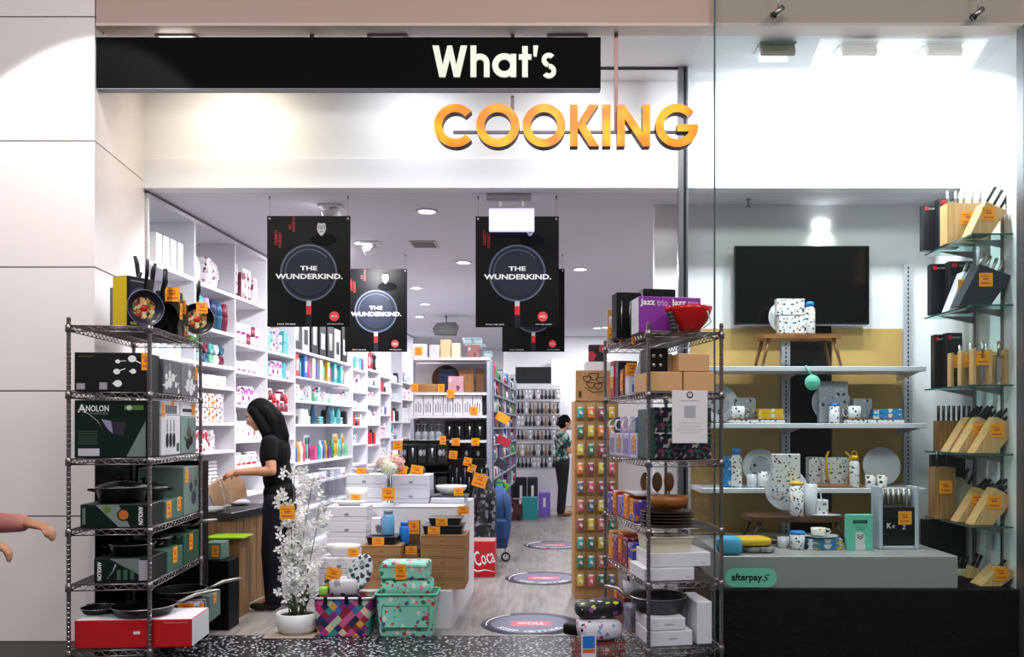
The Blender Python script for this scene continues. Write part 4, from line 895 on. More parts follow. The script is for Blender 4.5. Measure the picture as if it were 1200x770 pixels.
# ================================================================== WINDOW BAY
S1, S2, S3 = 1.829, 1.434, .985; SD = 5.90
SHELFG = mat('#dfe2ea', .35, .1, vary=.02)
for z, nm in ((S1, 'highest'), (S2, 'middle'), (S3, 'lowest')):
    t = thing('window_shelf', 'long pale metal shelf on the window wall, %s of three' % nm, 'shelf', (0, SD, z-.0355))
    b = MB(); b.box(1.07, 2.63, 0, .41, 0, .034, SHELFG, .003); b.build('shelf_board', t)
    for x in (1.76, 2.60):
        b = MB(); b.prism([(.02, 0), (.43, 0), (.43, -.05), (.40, -.05)], x-.004, x+.004, upm, 'yz'); b.build('bracket', t)
STL = mat('#b4b1ad', .4, .35, vary=.05)
b = MB(); b.box(1.07, 2.49, 5.16, 6.33, .431, .626, STL, .003); tag(b.build('display_plinth'), 'low brushed steel display platform across the bottom of the window', 'platform')
# television
t = thing('television', 'large black flat television mounted on the window wall', 'television', (PX(940, 6.25), 6.25, PZ(380, 6.25)))
w_ = 158*.00625; h_ = 92*.00625; TVS = mat('#020202', .16, vary=0, spec=.4)
b = MB(); b.box(-w_/2, w_/2, 0, .045, 0, h_, PLASTICBLK, .004); b.build('casing', t)
b = MB(); b.box(-w_/2+.008, w_/2-.008, -.0015, 0, .012, h_-.008, TVS, 0); b.build('screen', t)
b = MB(); b.box(-w_/2+.03, w_/2-.02, .006, .03, -.009, -.0005, mat('#c3c5cc', .3, .5), .002); b.build('lower_trim', t)
b = MB(); b.box(-.2, .2, .0455, YW-6.25-.032, .12, .4, PLASTICBLK, .002); b.build('wall_mount', t)
ZOO = prints('#e9e8ea', ['#17171a', '#2a3038', '#4a6a84', '#d8a030'], 44, .33)
ZOOG = prints('#a9abb4', ['#222226', '#c8c8cc'], 26, .3); ZOOY = prints('#e8b820', ['#17171a', '#f0efe8', '#2a2a2e'], 26, .35); ZOOB = prints('#2f8fd0', ['#17171a', '#f0efe8', '#f0efe8'], 26, .4)
PLW = mat('#d5d6dc', .25); YLW = mat('#eebc1c', .5); BLU = mat('#1f86d8', .4); STW = wood('#a8703c', '#7f4f26', 'x'); STWZ = wood('#94602f', '#6f4420', 'z')
def plate_up(lab, px, py0, py1, d, m, z, lean=.15, face=None):
    R_ = (py1-py0)*d/2000; t = thing('display_plate', lab, 'plate', (PX(px, d), d+.02, z+.004+R_*math.cos(lean)))
    t.rotation_euler = (PI/2-lean, 0, 0)
    b = MB(); b.lathe([(0, -.012), (R_*.6, -.012), (R_*.97, .004), (R_, .008), (R_*.96, .009), (R_*.6, -.005), (0, -.005)], PLW, 36); b.build('plate_body', t)
    b = MB(); b.lathe([(R_*.58, -.0045), (0, -.0044)], face or m, 28); b.build('printed_centre', t)
    return t
def wbox(lab, x0, x1, y0, y1, d, dep, m, z, name='printed_box', cat='box', rot=0): return BX(name, lab, cat, x0, x1, y0, y1, d, dep, m, z0=z, rot=rot, part='carton')[0]
def mug(lab, px0, px1, py0, py1, d, m, z, handle=1, lidm=None, taper=.9, cat='mug', name='mug'):
    r_ = (px1-px0)*d/2000; h = PZ(py0, d)-z; t = thing(name, lab, cat, (PX((px0+px1)/2, d), d+r_, z+.001))
    b = MB(); b.lathe([(0, 0), (r_*taper*.95, 0), (r_*taper, .004), (r_, h), (r_*.93, h), (r_*taper*.9, .008), (0, .007)], m, 28); b.build('cup', t)
    if handle: b = MB(); b.tube([(handle*r_*.95, 0, h*.82), (handle*(r_+.02), 0, h*.8), (handle*(r_+.028), 0, h*.5), (handle*(r_+.016), 0, h*.22), (handle*r_*.93, 0, h*.2)], .0055, m, 8); b.build('handle', t)
    if lidm: b = MB(); b.lathe([(0, h+.001), (r_*1.03, h+.001), (r_*1.03, h+.014), (r_*.8, h+.02), (0, h+.02)], lidm, 28); b.build('lid', t)
    return t
def bottle(lab, px0, px1, py0, py1, d, m, capm, z, name='bottle', loop=False):
    r_ = (px1-px0)*d/2000; h = PZ(py0, d)-z; t = thing(name, lab, 'bottle', (PX((px0+px1)/2, d), d+r_, z+.001))
    b = MB(); b.lathe([(0, 0), (r_*.95, 0), (r_, .006), (r_, h*.74), (r_*.75, h*.82), (r_*.6, h*.85), (0, h*.85)], m, 24); b.build('bottle_body', t)
    b = MB(); b.lathe([(0, h*.85), (r_*.78, h*.852), (r_*.78, h*.97), (r_*.6, h), (0, h)], capm, 20)
    b.build('cap', t)
    if loop: b = MB(); b.tube([(r_*.6*math.cos(a/8*PI), 0, h*.97+r_*1.1*math.sin(a/8*PI)) for a in range(9)], .004, capm, 6); b.build('carry_loop', t)
    return t
def towels(lab0, px0, px1, ys, d, m, z, dep=.16, grp=None):
    h = .034
    for i in range(2):
        t = thing('folded_towel', lab0+(' lower one' if i == 0 else ' upper one'), 'tea towel', (PX((px0+px1)/2, d), d, z+.001+i*(h+.001)))
        ww = (px1-px0)*d/1000-.006*i
        b = MB()
        for j in range(3): b.prism([(-ww/2, j*h/3+.0005), (-ww/2+.006, j*h/3+.0003), (ww/2-.006, j*h/3+.0003), (ww/2, j*h/3+.004), (ww/2, (j+1)*h/3-.004), (ww/2-.006, (j+1)*h/3-.0003), (-ww/2+.006, (j+1)*h/3-.0003), (-ww/2, (j+1)*h/3-.004)], 0, dep, m)
        b.build('cloth', t)
def stool(name, lab, cat, px0, px1, d, dep, ztop, zbase, m, mz, th=.03, splay=.05):
    x0, x1 = PX(px0, d), PX(px1, d); t = thing(name, lab, cat, ((x0+x1)/2, d, zbase+.001)); ww = (x1-x0)/2; h = ztop-zbase-.001
    b = MB(); b.prism([(-ww+.02, 0), (ww-.02, 0), (ww, .02), (ww, dep-.02), (ww-.02, dep), (-ww+.02, dep), (-ww, dep-.02), (-ww, .02)], h-th, h, m, 'xy'); b.build('seat', t)
    for sx_ in (-1, 1):
        for y in (.03, dep-.03):
            b = MB(); b.tube([(sx_*(ww*.80), y, h-th), (sx_*(ww*.80+splay), y+(-.012 if y < .1 else .012), 0)], [.014, .010], mz, 10); b.build('leg', t)
    return t
d1 = 5.98
stool('display_stool', 'small wooden stool on the highest window shelf holding a plate and boxes', 'stool', 893, 988, d1, .26, PZ(391, d1), S1, STW, STWZ)
zs1 = PZ(391, d1)+.001
plate_up('white plate standing on the stool in front of the television', 921, 351, 391, d1+.1, ZOO, zs1)
wbox('white animal print box on the stool, lower one', 913, 945, 370, 391, d1+.02, .07, ZOO, zs1)
r = wbox('white animal print box on the stool, upper one tilted back', 910, 943, 350, 370, d1+.025, .06, ZOO, PZ(370, d1+.02)+.004)
bottle('white printed bottle with blue cap on the stool', 944.5, 957, 353, 391, d1+.02, ZOO, BLU, zs1)
# middle shelf
d2 = 5.98
def tray(lab, px0, px1, z, h=.03, dep=.2, d=5.93):
    t = thing('printed_tray', lab, 'tray', (PX((px0+px1)/2, d), d, z+.001)); ww = (px1-px0)*d/2000
    b = MB(); b.box(-ww, ww, 0, dep, 0, h-.006, ZOO, .003); b.build('tray_body', t)
    b = MB(); b.box(-ww, ww, -.001, dep, h-.0055, h-.001, STW, .001); b.build('wooden_top', t)
tray('flat printed tray with wooden top at the left of the middle window shelf', 858, 920, S2); tray('flat printed tray with wooden top at the right of the middle window shelf', 993, 1060, S2)
zt2 = S2+.0305
wbox('grey animal print box behind the mug at the left of the middle window shelf', 862, 886, 466, 490, 6.04, .08, ZOOG, zt2)
mug('white animal print mug at the left of the middle window shelf', 858, 875, 476, 491, 5.94, ZOO, zt2, 1)
towels('yellow animal print folded tea towel on the middle window shelf,', 888, 919, 0, 5.96, ZOOY, zt2)
plate_up('big grey plate standing in the middle of the middle window shelf', 975, 451, 497, 6.10, ZOOG, S2)
wbox('square grey printed box in front of the big plate on the middle window shelf', 960, 994, 447, 488, 6.04, .05, ZOOG, S2+.001)
mug('white printed travel cup with blue lid before the big plate', 973, 986, 476, 498, 5.95, ZOO, S2, 0, BLU)
mug('white animal print mug at the right of the middle window shelf', 995, 1012, 476, 491, 5.94, ZOO, zt2, -1)
wbox('grey animal print box behind the mug at the right of the middle window shelf', 1000, 1022, 467, 490, 6.04, .08, ZOOG, zt2)
towels('blue animal print folded tea towel on the middle window shelf,', 1024, 1058, 0, 5.96, ZOOB, zt2)
plate_up('grey plate at the far left of the middle window shelf', 843, 451, 496, 6.08, ZOOG, S2)
# lowest shelf
wbox('bright blue box at the left end of the lowest window shelf', 848, 858, 536, 571, 6.0, .1, prints('#2a86c8', ['#17171a', '#e8e8ea'], 26, .3), S3+.001)
bottle('tall white bottle with blue cap on the lowest window shelf', 858, 871, 526, 571, 5.96, ZOO, BLU, S3)
plate_up('grey round plate left of the tall printed bottle group on the lowest window shelf', 892, 528, 571, 6.12, ZOOG, S3)
mug('pale grey cup in front of the grey plate on the lowest window shelf', 876, 888, 556, 572, 5.94, PLW, S3, 0)
mug('white animal print mug beside the pale grey cup', 889, 901, 553, 572, 5.94, ZOO, S3, 0)
t = thing('tote_bag', 'white animal print tote bag with yellow straps on the lowest window shelf', 'bag', (PX(982, 6.02), 6.02, S3+.022))
b = MB(); b.prism([(-.1, 0), (.1, 0), (.115, .17), (.06, .185), (-.06, .185), (-.115, .17)], 0, .07, ZOO); b.build('bag_body', t)
for sx_ in (-1, 1): b = MB(); b.tube([(sx_*.075, -.006, .01), (sx_*.082, -.006, .12), (sx_*.085, -.006, .19), (sx_*.06, .02, .225)], .009, YLW, 6); b.build('strap', t)
wbox('grey printed box left of the tote bag on the lowest window shelf', 948, 966, 536, 571, 6.06, .08, ZOO, S3+.001)
b = MB(); b.box(0, .40, 0, .13, 0, .02, STW, .004); tag(b.build('serving_board', None, (PX(945, 5.93), 5.93, S3+.001)), 'thin wooden serving board under the tote on the lowest window shelf', 'board')
bottle('tall white bottle with yellow cap and loop on the lowest window shelf', 997.5, 1009, 534, 577, 5.92, ZOO, YLW, S3, loop=True)
plate_up('large pale plate at the right of the lowest window shelf', 1034, 527, 572, 6.12, PLW, S3)
for i, x in enumerate((1016, 1030)): mug('small animal print cup before the large pale plate, %s one' % ('left', 'right')[i], x, x+12, 557, 573, 5.94, prints('#ece6e2', ['#c87a3a', '#2a2a2e', '#b83a3a'], 34, .38), S3, 0)
# wooden tray table in front with its goods
d3 = 5.55; zt3 = PZ(606, d3)
stool('lap_table', 'low dark wooden tray table on the steel platform of the window', 'table', 881, 992, d3, .3, zt3, .6265, WALN, WALY, .035, .07)
plate_up('white printed plate standing on the dark tray table, tallest item there', 922, 537, 588, d3+.15, ZOO, zt3+.02, face=ZOO)
wbox('square white animal print box leaning before the plate on the tray table', 905, 938, 532, 572, d3+.10, .03, ZOO, zt3+.15)
mug('tall white printed canister with yellow lid on the tray table', 928, 944, 569, 608, d3+.02, ZOO, zt3, 0, YLW, .98, 'canister', 'canister')
mug('tall plain white jug on the tray table', 945, 960, 568, 606, d3+.06, PLW, zt3, 1, None, .95, 'jug', 'jug')
wbox('small white printed box right of the white jug on the tray table', 957, 971, 586, 607, d3+.06, .08, ZOO, zt3+.001)
t = thing('saucer', 'small white oval dish at the right of the tray table', 'dish', (PX(970, d3-.0)+.0, d3+.03, zt3+.001)); b = MB(); b.M = Matrix.Diagonal((1, .3, 1, 1)); b.lathe([(0, 0), (.08, 0), (.098, .012), (.094, .013), (.07, .005), (0, .004)], PLW, 28); b.build('dish_body', t)
zp = .6265; d4 = 5.42
mug('pale grey cup on the steel platform under the tray table', 913, 927, 630, 651, d4+.08, PLW, zp, 0)
mug('white animal print cup with blue lid under the tray table', 928, 946, 627, 653, d4, ZOO, zp, 0, BLU)
towels('blue and yellow folded tea towel under the white mug on the steel platform,', 946, 988, 0, d4, prints('#3a86b8', ['#e8b820', '#e8e8ea', '#17171a'], 20, .5), zp)
t = thing('saucer', 'white saucer under the mug on the folded towels', 'dish', (PX(965, d4), d4+.08, zp+.072)); b = MB(); b.lathe([(0, 0), (.06, 0), (.115, .012), (.112, .014), (.06, .004), (0, .004)], PLW, 28); b.build('dish_body', t)
mug('white mug with yellow motif on the saucer and towels', 953, 971, 620, 636, d4+.03, prints('#ece8dc', ['#d89a20', '#c87a20'], 14, .3), zp+.086, 1)
MINT = mat('#74d6ba', .5, vary=.02)
t = thing('brochure_box', 'mint green upright box with dark oval badge on the steel platform', 'box', (PX(1008, 5.4), 5.4, zp+.001), .03)
b = MB(); b.box(-.081, .081, 0, .05, 0, .225, MINT, .002); b.build('carton', t)
b = MB(); b.box(-.045, .045, -.0014, 0, .17, .19, DARK, 0); b.build('printed_badge', t); text(t, 'PERSONAL', MINT, 0, -.0022, .18, h=.009, w=.07)
for k_ in range(3): text(t, 'SHOP NOW PAY LATER', DARK, 0, -.0014, .155-.012*k_, h=.005, w=.09-.02*k_)
b = MB(); b.prism([(-.03, 0), (.035, 0), (.02, .11), (-.03, .115)], -.0012, -.0006, WPRINT); disc(b, .0, .085, .032, WPRINT, -.0015); b.build('printed_hand', t)
b = MB(); b.tube([(-.02, -.002, .1), (0, -.002, .085), (.022, -.002, .1)], .003, BLACK, 4); b.tube([(-.02, -.002, .085), (0, -.002, .07), (.022, -.002, .085)], .003, BLACK, 4); b.build('printed_logo', t)
t = thing('knife_block', 'clear-sided knife block with black front and orange ticket on the steel platform', 'knife block', (PX(1053, 5.45), 5.45, zp+.001))
b = MB(); b.box(-.112, .112, .0, .12, .03, .27, mat('#08080a', .3), .004); b.build('block_body', t)
for s_ in (-1, 1): b = MB(); b.box(s_*.115-.012, s_*.115+.012, -.01, .13, 0, .40, mat('#c9d0dc', .25, .1), .004); b.build('side_panel', t)
b = MB(); b.box(-.1, .1, -.005, .12, 0, .02, mat('#c3cad6', .3), .003); b.build('base', t)
for k_ in range(6): b = MB(); b.tube([(-.085+k_*.034, .04, .272), (-.085+k_*.034, .04, .38)], [.011, .013], STEEL, 8); b.build('knife_handle', t)
ptag(t, .04, -.003, .20, 0, .085, .085); text(t, 'K', WHT, -.06, -.0012, .15, h=.035); text(t, 'K', WHT, -.03, -.0012, .145, h=.02); text(t, 'Z', WHT, .035, -.0012, .14, h=.025)
# cloths at the left
cushion('folded_cloth', 'yellow folded cloth at the left of the steel platform', 'cloth', Vector((PX(880, 5.35), 5.35, .668)), .1, .235, .18, .055, YLW, tilt=-.0)
cushion('folded_cloth', 'grey printed folded cloth under the yellow cloth', 'cloth', Vector((PX(888, 5.35), 5.35, .628)), .05, .19, .17, .038, prints('#8d8a84', ['#3a3a3a', '#c8c4bc'], 30, .4))
cushion('folded_cloth', 'bright blue folded cloth at the left end of the steel platform', 'cloth', Vector((PX(851, 5.22)+.02, 5.24, .628)), .0, .15, .13, .11, mat('#58b4e0', .7))
# hanging mint tag
t = thing('round_hang_tag', 'round mint hang tag on a ribbon from the highest window shelf', 'tag', (PX(952, 5.885), 5.885, S1-.04))
b = MB(); b.lathe([(0, 0), (.053, 0), (.054, .002), (.053, .004), (0, .004)], MINT, 32, c=(0, 0, -.075), ax='y'); b.build('disc', t)
b = MB(); b.tube([(0, .005, -.03), (-.02, .004, .0), (-.045, .006, .043)], .007, MINT, 6); b.build('ribbon', t)
text(t, 'MINIMAX', DARK, 0, -.005, -.075, h=.010, w=.06)
# sticker on the glass
t = thing('glass_sticker', 'green pill shaped afterpay sticker on the front glass at lower left', 'sticker', (PX(880, 5.07), 5.0695, PZ(677, 5.07)))
u = .00507; hw, hh = 30.5*u, 11.2*u
pts = [(hw-hh+hh*math.cos(a), hh*math.sin(a)) for a in [(-90+k_*15)*PI/180 for k_ in range(13)]]+[(-hw+hh+hh*math.cos(a), hh*math.sin(a)) for a in [(90+k_*15)*PI/180 for k_ in range(13)]]
b = MB(); b.prism(pts, 0, .0015, mat('#6fc7a8', .5, vary=.01)); b.build('pill', t)
text(t, 'afterpay', BLACK, -5*u, -.001, -.5*u, w=36*u, h=11*u, bold=.025)
b = MB()
for o_ in (0, 4.6): b.tube([((16+o_*.75)*u+2.6*u*math.cos(math.radians(a))*1.1, -.001, (-1.5+o_*.6)*u+2.4*u*math.sin(math.radians(a))) for a in ((200, 260, 330, 30, 80, 110) if o_ == 0 else (20, 80, 150, 210, 260, 290))], .45*u, BLACK, 5)
b.build('loop_logo', t)

# ------------------------------------------------------------------ right hand glass shelves with knives
KS = [2.592, 2.158, 1.668, 1.245, .80]; lbs = ('topmost', 'second', 'third', 'fourth', 'lowest')
GEDGE = mat('#3c5f58', .15)
for i, z in enumerate(KS):
    t = thing('glass_shelf', 'glass shelf of knives on the right wall of the window, %s of five' % lbs[i] if i else 'glass shelf of knives on the right wall of the window, topmost of five', 'shelf', (0, 0, z-.011))
    b = MB(); b.box(2.60, 2.852, 5.21, 5.86, 0, .010, GLASSG, 0); b.build('glass_pane', t)
    b = MB(); b.box(2.5975, 2.5995, 5.21, 5.86, 0, .010, GEDGE, 0); b.build('side_edge', t)
    b = MB(); b.box(2.5975, 2.852, 5.2075, 5.2095, 0, .010, GEDGE, 0); b.build('front_edge', t)
    for y in (5.35, 5.7):
        b = MB(); b.prism([(2.62, -.001), (2.853, -.001), (2.853, -.05)], y-.004, y+.004, STEELM, 'xz'); b.build('bracket', t)
for y in (5.35, 5.7):
    b = MB(); b.box(2.853, 2.862, y-.012, y+.012, .5, 2.75, STEELM, .001); tag(b.build('shelf_upright'), 'grey metal upright carrying the knife shelves, %s one' % ('front' if y < 5.5 else 'rear'), 'shelf upright')
def blackbox(lab, px0, px1, py0, d, z, dep=.06):
    r = BX('knife_box', lab, 'box', px0, px1, py0, 0, d, dep, mat('#17171c', .4), z0=z)
    b = MB(); b.box(-r[1]*.38, -r[1]*.15, -.0012, 0, r[2]*.88, r[2]*.95, REDP, 0); b.build('printed_red', r[0])
    text(r[0], 'ALL NEW', WHT, r[1]*.12, -.0012, r[2]*.91, h=.012, w=min(.06, r[1]*.5)); return r[0]
def kblock(lab, px0, px1, py0, z, d, dep, m, hm, n=3, slant=.1, hang=(.5, .86), hl=.09, tagp=True, rows=1, group=None):
    """slanting knife block: a parallelogram seen from its side with handles leaving its upper end"""
    x0, x1 = PX(px0, d), PX(px1, d); h = PZ(py0, d)-z; W_ = x1-x0
    t = thing('knife_block', lab, 'knife block', (x0, d, z+.001), 0, group)
    b = MB(); s_ = slant; b.prism([(0, 0), (W_-s_, 0), (W_, h*.72), (s_*1.0+.0, h)] if s_ > .02 else [(0, 0), (W_, 0), (W_, h), (0, h)], 0, dep, m); b.build('block_body', t)
    dx, dz = hang; q = math.hypot(dx, dz); dx /= q; dz /= q
    for j in range(rows):
        for i in range(n):
            f = (i+.5)/n; ax_ = s_+(W_-s_)*f if s_ > .02 else W_*f; az = (h-(h*.28)*f) if s_ > .02 else h
            y = dep*(j+.5)/rows; b = MB(); b.tube([(ax_-dx*.012, y, az-dz*.012), (ax_+dx*hl, y, az+dz*hl)], [.009, .011], hm, 8)
            b.build('knife_handle', t)
    if tagp: ptag(t, W_*.5, -.004, h*.62, 0, .085, .085)
    return t
BLK = mat('#101014', .3)
# top shelf
z = KS[0]
blackbox('black knife box at the back of the topmost glass shelf, left one', 1082, 1099, 240, 5.72, z)
blackbox('black knife box at the back of the topmost glass shelf, right one', 1100, 1124, 232, 5.66, z)
kblock('square pale wooden knife block with five steel handles on the topmost glass shelf', 1110, 1158, 238, z, 5.5, .1, PINE, STEEL, 5, 0, (.0, 1), .09)
kblock('slanting pale wooden knife block with black handles on the topmost glass shelf', 1137, 1180, 236, z, 5.26, .12, PINE, BLK, 3, .10, (.5, .86), .13)
z = KS[1]
blackbox('black knife box at the back of the second glass shelf, left one', 1091, 1110, 309, 5.72, z); blackbox('black knife box at the back of the second glass shelf, right one', 1112, 1140, 306, 5.62, z)
kblock('white slanting knife block with steel handles on the second glass shelf', 1112, 1148, 318, z, 5.5, .1, mat('#dedde2', .4), STEEL, 4, .10, (.4, .9), .09)
kblock('dark slate slanting knife block on the second glass shelf', 1124, 1186, 310, z, 5.26, .12, mat('#2b3038', .35), STEEL, 5, .13, (.4, .9), .09)
z = KS[2]
blackbox('black knife box at the back of the third glass shelf, left one', 1095, 1108, 392, 5.74, z); blackbox('black knife box at the back of the third glass shelf, right one', 1109, 1128, 390, 5.68, z)
for i, (px, d) in enumerate(((1116, 5.55), (1128, 5.42), (1142, 5.28))):
    t = thing('knife_stand', 'open pale wooden knife stand with upright knives on the third glass shelf, '+('rear', 'middle', 'front')[i]+' one', 'knife stand', (PX(px, d), d, z+.001))
    wq = .20
    for x in (0, .10, wq):
        b = MB(); b.box(x-.012, x+.012, 0, .045, .0, .22, PINE, .003); b.build('post', t)
    b = MB(); b.box(.013, wq-.013, .005, .04, .18, .2, PINEX, .002); b.build('cross_bar', t)
    for k_ in range(2):
        b = MB(); x = .05+.10*k_; b.prism([(x-.014, .03), (x+.002, .01), (x+.016, .06), (x+.014, .17), (x-.014, .17)], .0, .002, STEEL); b.tube([(x, .001, .17), (x, .001, .27)], [.009, .011], STEEL, 8); b.build('knife', t)
    ptag(t, .05, -.005, .165, 0, .08, .085)
z = KS[3]
t = kblock('brown upright knife block with eight black handles on the fourth glass shelf', 1100, 1142, 493, z, 5.66, .08, wood('#8f6b3c', '#6f4f28', 'z'), BLK, 7, 0, (.0, 1), .10, False)
for i, (px, d) in enumerate(((1110, 5.55), (1122, 5.42), (1142, 5.28))):
    kblock('pale wooden slanting knife block with black handles on the fourth glass shelf, '+('rear', 'middle', 'front')[i]+' of three', px, px+52, 489, z, d, .1, PINE, BLK, 4, .14, (.72, .7), .11, rows=2)
z = KS[4]
kblock('brown upright knife block with orange ticket at the left of the lowest glass shelf', 1096, 1120, 548, z, 5.62, .1, wood('#b48a58', '#94693a', 'z'), BLK, 2, 0, (.0, 1), .10)
kblock('small white block with black shears behind on the lowest glass shelf', 1122, 1140, 560, z, 5.7, .08, CREAM, BLK, 2, .03, (.5, .86), .09, False)
for i, (px, d) in enumerate(((1122, 5.45), (1140, 5.28))):
    kblock('pale wooden slanting knife block with black handles on the lowest glass shelf, '+('rear', 'front')[i]+' of two', px, px+50, 572, z, d, .1, PINE, BLK, 4, .14, (.76, .65), .09, rows=2)
b = MB(); b.box(2.56, 2.855, 5.80, 5.84, .432, .78, mat('#15151a', .45), .003); tag(b.build('backing_board'), 'black backing panel behind the knives below the lowest glass shelf', 'panel')
b = MB(); b.box(2.62, 2.852, 5.80, 5.84, .802, 1.22, mat('#15151a', .45), .003); tag(b.build('backing_board'), 'black backing panel behind the knives on the lowest glass shelf', 'panel')
for i in range(3):
    t = kblock(('small cream knife block with black handles at the left below the lowest glass shelf', 'small pale knife block with black scissors in the middle below the lowest glass shelf', 'small beige knife block with a tall blade below the lowest glass shelf')[i], (1122, 1135, 1150)[i], (1134, 1150, 1166)[i], 668-4*i, .432, (5.6, 5.5, 5.6)[i], .08, (CREAM, PINE, PINE)[i], BLK, 2, .02+.01*i, (.4, .9), .09, False)
t = kblock('large tilted pale wooden knife block at the bottom right corner of the window', 1150, 1196, 664, .432, 5.22, .14, PINE, BLK, 2, .12, (.7, .7), .05)
# ================================================================== CENTRE DISPLAY
DW = mat('#e9e8ee', .4, vary=.01)
def xr(y): return .035*y-.873                       # right side line of the display
t = thing('display_table', 'white two-tier display table in the middle of the entrance', 'table', (0, 0, 0))
b = MB(); b.prism([(-1.62, 5.96), (xr(5.96), 5.96), (xr(7.3), 7.3), (-1.62, 7.3)], .0, .26, DW, 'xy'); b.build('low_platform', t)
b = MB(); b.prism([(-1.64, 6.5), (xr(6.5), 6.5), (xr(7.3), 7.3), (-1.64, 7.3)], .2605, .795, DW, 'xy'); b.build('upper_block', t)
b = MB(); b.prism([(-1.645, 6.495), (xr(6.495)+.003, 6.495), (xr(7.3)+.003, 7.305), (-1.645, 7.305)], .7955, .80, mat('#d7d6de', .3), 'xy'); b.build('top_sheet', t)
ZP, ZT = .2605, .8005
def stackboxes(name, lab, px0, px1, ybase_z, d, n, h, dep, m, part='carton', lid=False, jit=.004, cat='box', first=0):
    o = []
    for i in range(n):
        nm = ('bottom', 'second from bottom', 'third from bottom', 'fourth from bottom', 'fifth from bottom')[i] if i < n-1 else 'top'
        x0, x1 = PX(px0, d), PX(px1, d); w_ = x1-x0
        t = thing(name, lab+', '+nm if n > 1 else lab, cat, ((x0+x1)/2+random.uniform(-jit, jit), d+random.uniform(0, jit), ybase_z+.001+i*(h+.0012)), random.uniform(-.01, .01))
        b = MB()
        if lid:
            b.box(-w_/2+.002, w_/2-.002, .002, dep-.002, 0, h*.3, m); b.box(-w_/2, w_/2, 0, dep, h*.3+.001, h, m)
        else:
            b.box(-w_/2, w_/2, 0, dep, 0, h*.86, m); b.box(-w_/2-.001, w_/2+.001, -.001, dep, h*.87, h, m)
        b.build(part, t)
        b = MB(); b.box(-.015, .015, -.0022, -.0014, h*.4, h*.55, mat('#8d8a92', .5) if lid else mat('#8a6238', .7), 0); b.build('printed_mark', t)
        o.append(t)
    return ybase_z+.001+n*(h+.0012)
stackboxes('bakeware_carton', 'flat kraft carton in the right front stack on the display', 493, 545, ZP, 6.02, 5, .0755, .32, CARD)
stackboxes('bakeware_carton', 'flat kraft carton in the left front stack on the display', 424, 470, ZP, 6.04, 4, .0755, .3, CARD)
stackboxes('bakeware_carton', 'flat kraft carton between the left and right front stacks', 473, 491, ZP, 6.15, 3, .0755, .28, CARD)
def btray(lab, px0, px1, d, z, dep=.2, h=.055, tg=None, m=None):
    m = m or mat('#101013', .3); x0, x1 = PX(px0, d), PX(px1, d); w_ = x1-x0
    t = thing('baking_tin', lab, 'baking tin', ((x0+x1)/2, d, z+.001))
    b = MB(); b.prism([(-w_/2+.02, 0), (w_/2-.02, 0), (w_/2-.006, h-.004), (-w_/2+.006, h-.004)], .012, dep-.012, m); b.build('tin_body', t)
    b = MB(); b.box(-w_/2, w_/2, 0, dep, h-.0035, h+.001, m, .002); b.build('rim', t)
    if tg is not None: ptag(t, tg, -.004, h*.5, 0, .085, .055)
    return z+.002+h
z = ZP+.001+5*.0767
z = btray('black baking tin with ticket on the right kraft stack, lower one', 494, 543, 6.04, z, .24, .06, -.06)
btray('black baking tin with ticket on the right kraft stack, upper one', 501, 541, 6.07, z, .2, .05, -.02)
z = ZP+.001+4*.0767
btray('black baking tin with ticket on the left kraft stack', 428, 465, 6.06, z, .22, .055, -.02)
zq = ZP+.001+3*.0767
btray('small black baking tin with ticket between the kraft stacks', 473, 491, 6.17, zq, .2, .05, .0)
# bottles on trays
LBL = mat('#6aa8d8', .35); BB = mat('#1f7ad0', .35)
bottle('light blue drink bottle standing on the left kraft stack', 446.5, 461, 598, 632, 6.14, LBL, mat('#8d98a4', .4), z+.059)
BX('bottle_box', 'white box with a dark photo left of the light blue bottle', 'box', 435, 446, 607, 630, 6.16, .06, prints('#dfe0e8', ['#3a3a4a', '#6a6a7a'], 16, .4), z0=z+.058)
bottle('small bright blue drink bottle between the kraft stacks', 467, 478.5, 612, 640, 6.22, BB, BB, zq+.054)
r = BX('gift_carton', 'brown carton with an orange ticket behind the bright blue bottle', 'box', 478, 492, 610, 690, 6.46-.02, .03, mat('#6b4a30', .5), z0=ZP); ptag(r[0], 0, -.003, r[2]*.88, 0, .08, .1)
# white box stacks at the left
WB2 = mat('#dedbe2', .45, vary=.02)
za = stackboxes('white_carton', 'white lidded carton in the low front left stack of the display', 373, 421, ZP, 6.0, 2, .112, .2, WB2, lid=True)
zb_ = stackboxes('white_carton', 'white lidded carton in the tall left stack of the display', 383, 430, ZP, 6.24, 5, .112, .22, WB2, lid=True)
def bowl(lab, px0, px1, py0, d, z, m, oval=1.0, tg=None, handles=True, inner=None):
    r_ = (px1-px0)*d/2000; h = PZ(py0, d)-z; t = thing('serving_bowl', lab, 'bowl', (PX((px0+px1)/2, d), d+r_*oval, z+.001))
    b = MB(); b.M = Matrix.Diagonal((1, oval, 1, 1)); b.lathe([(0, 0), (r_*.55, 0), (r_*.62, .008), (r_*.9, h*.55), (r_, h), (r_*.96, h), (r_*.85, h*.55), (r_*.5, .014), (0, .012)], m, 36); b.build('bowl_body', t)
    if inner: b = MB(); b.M = Matrix.Diagonal((1, oval, 1, 1)); b.lathe([(r_*.80, h*.62), (0, h*.66)], inner, 28); b.build('contents_pattern', t)
    if tg is not None: ptag(t, tg, -r_*oval-.004, h*.4, 0, .075, .06)
    return t
CER = mat('#e4e2e2', .25)
bowl('white oval casserole dish on the low front left cartons', 378, 421, 639, 6.02, za, CER, .42, .09, inner=prints('#e4e2e2', ['#3a3a44', '#d8d8dc'], 24, .4))
bowl('white oval casserole dish on top of the tall left cartons', 386, 429, 588, 6.26, zb_, CER, .42)
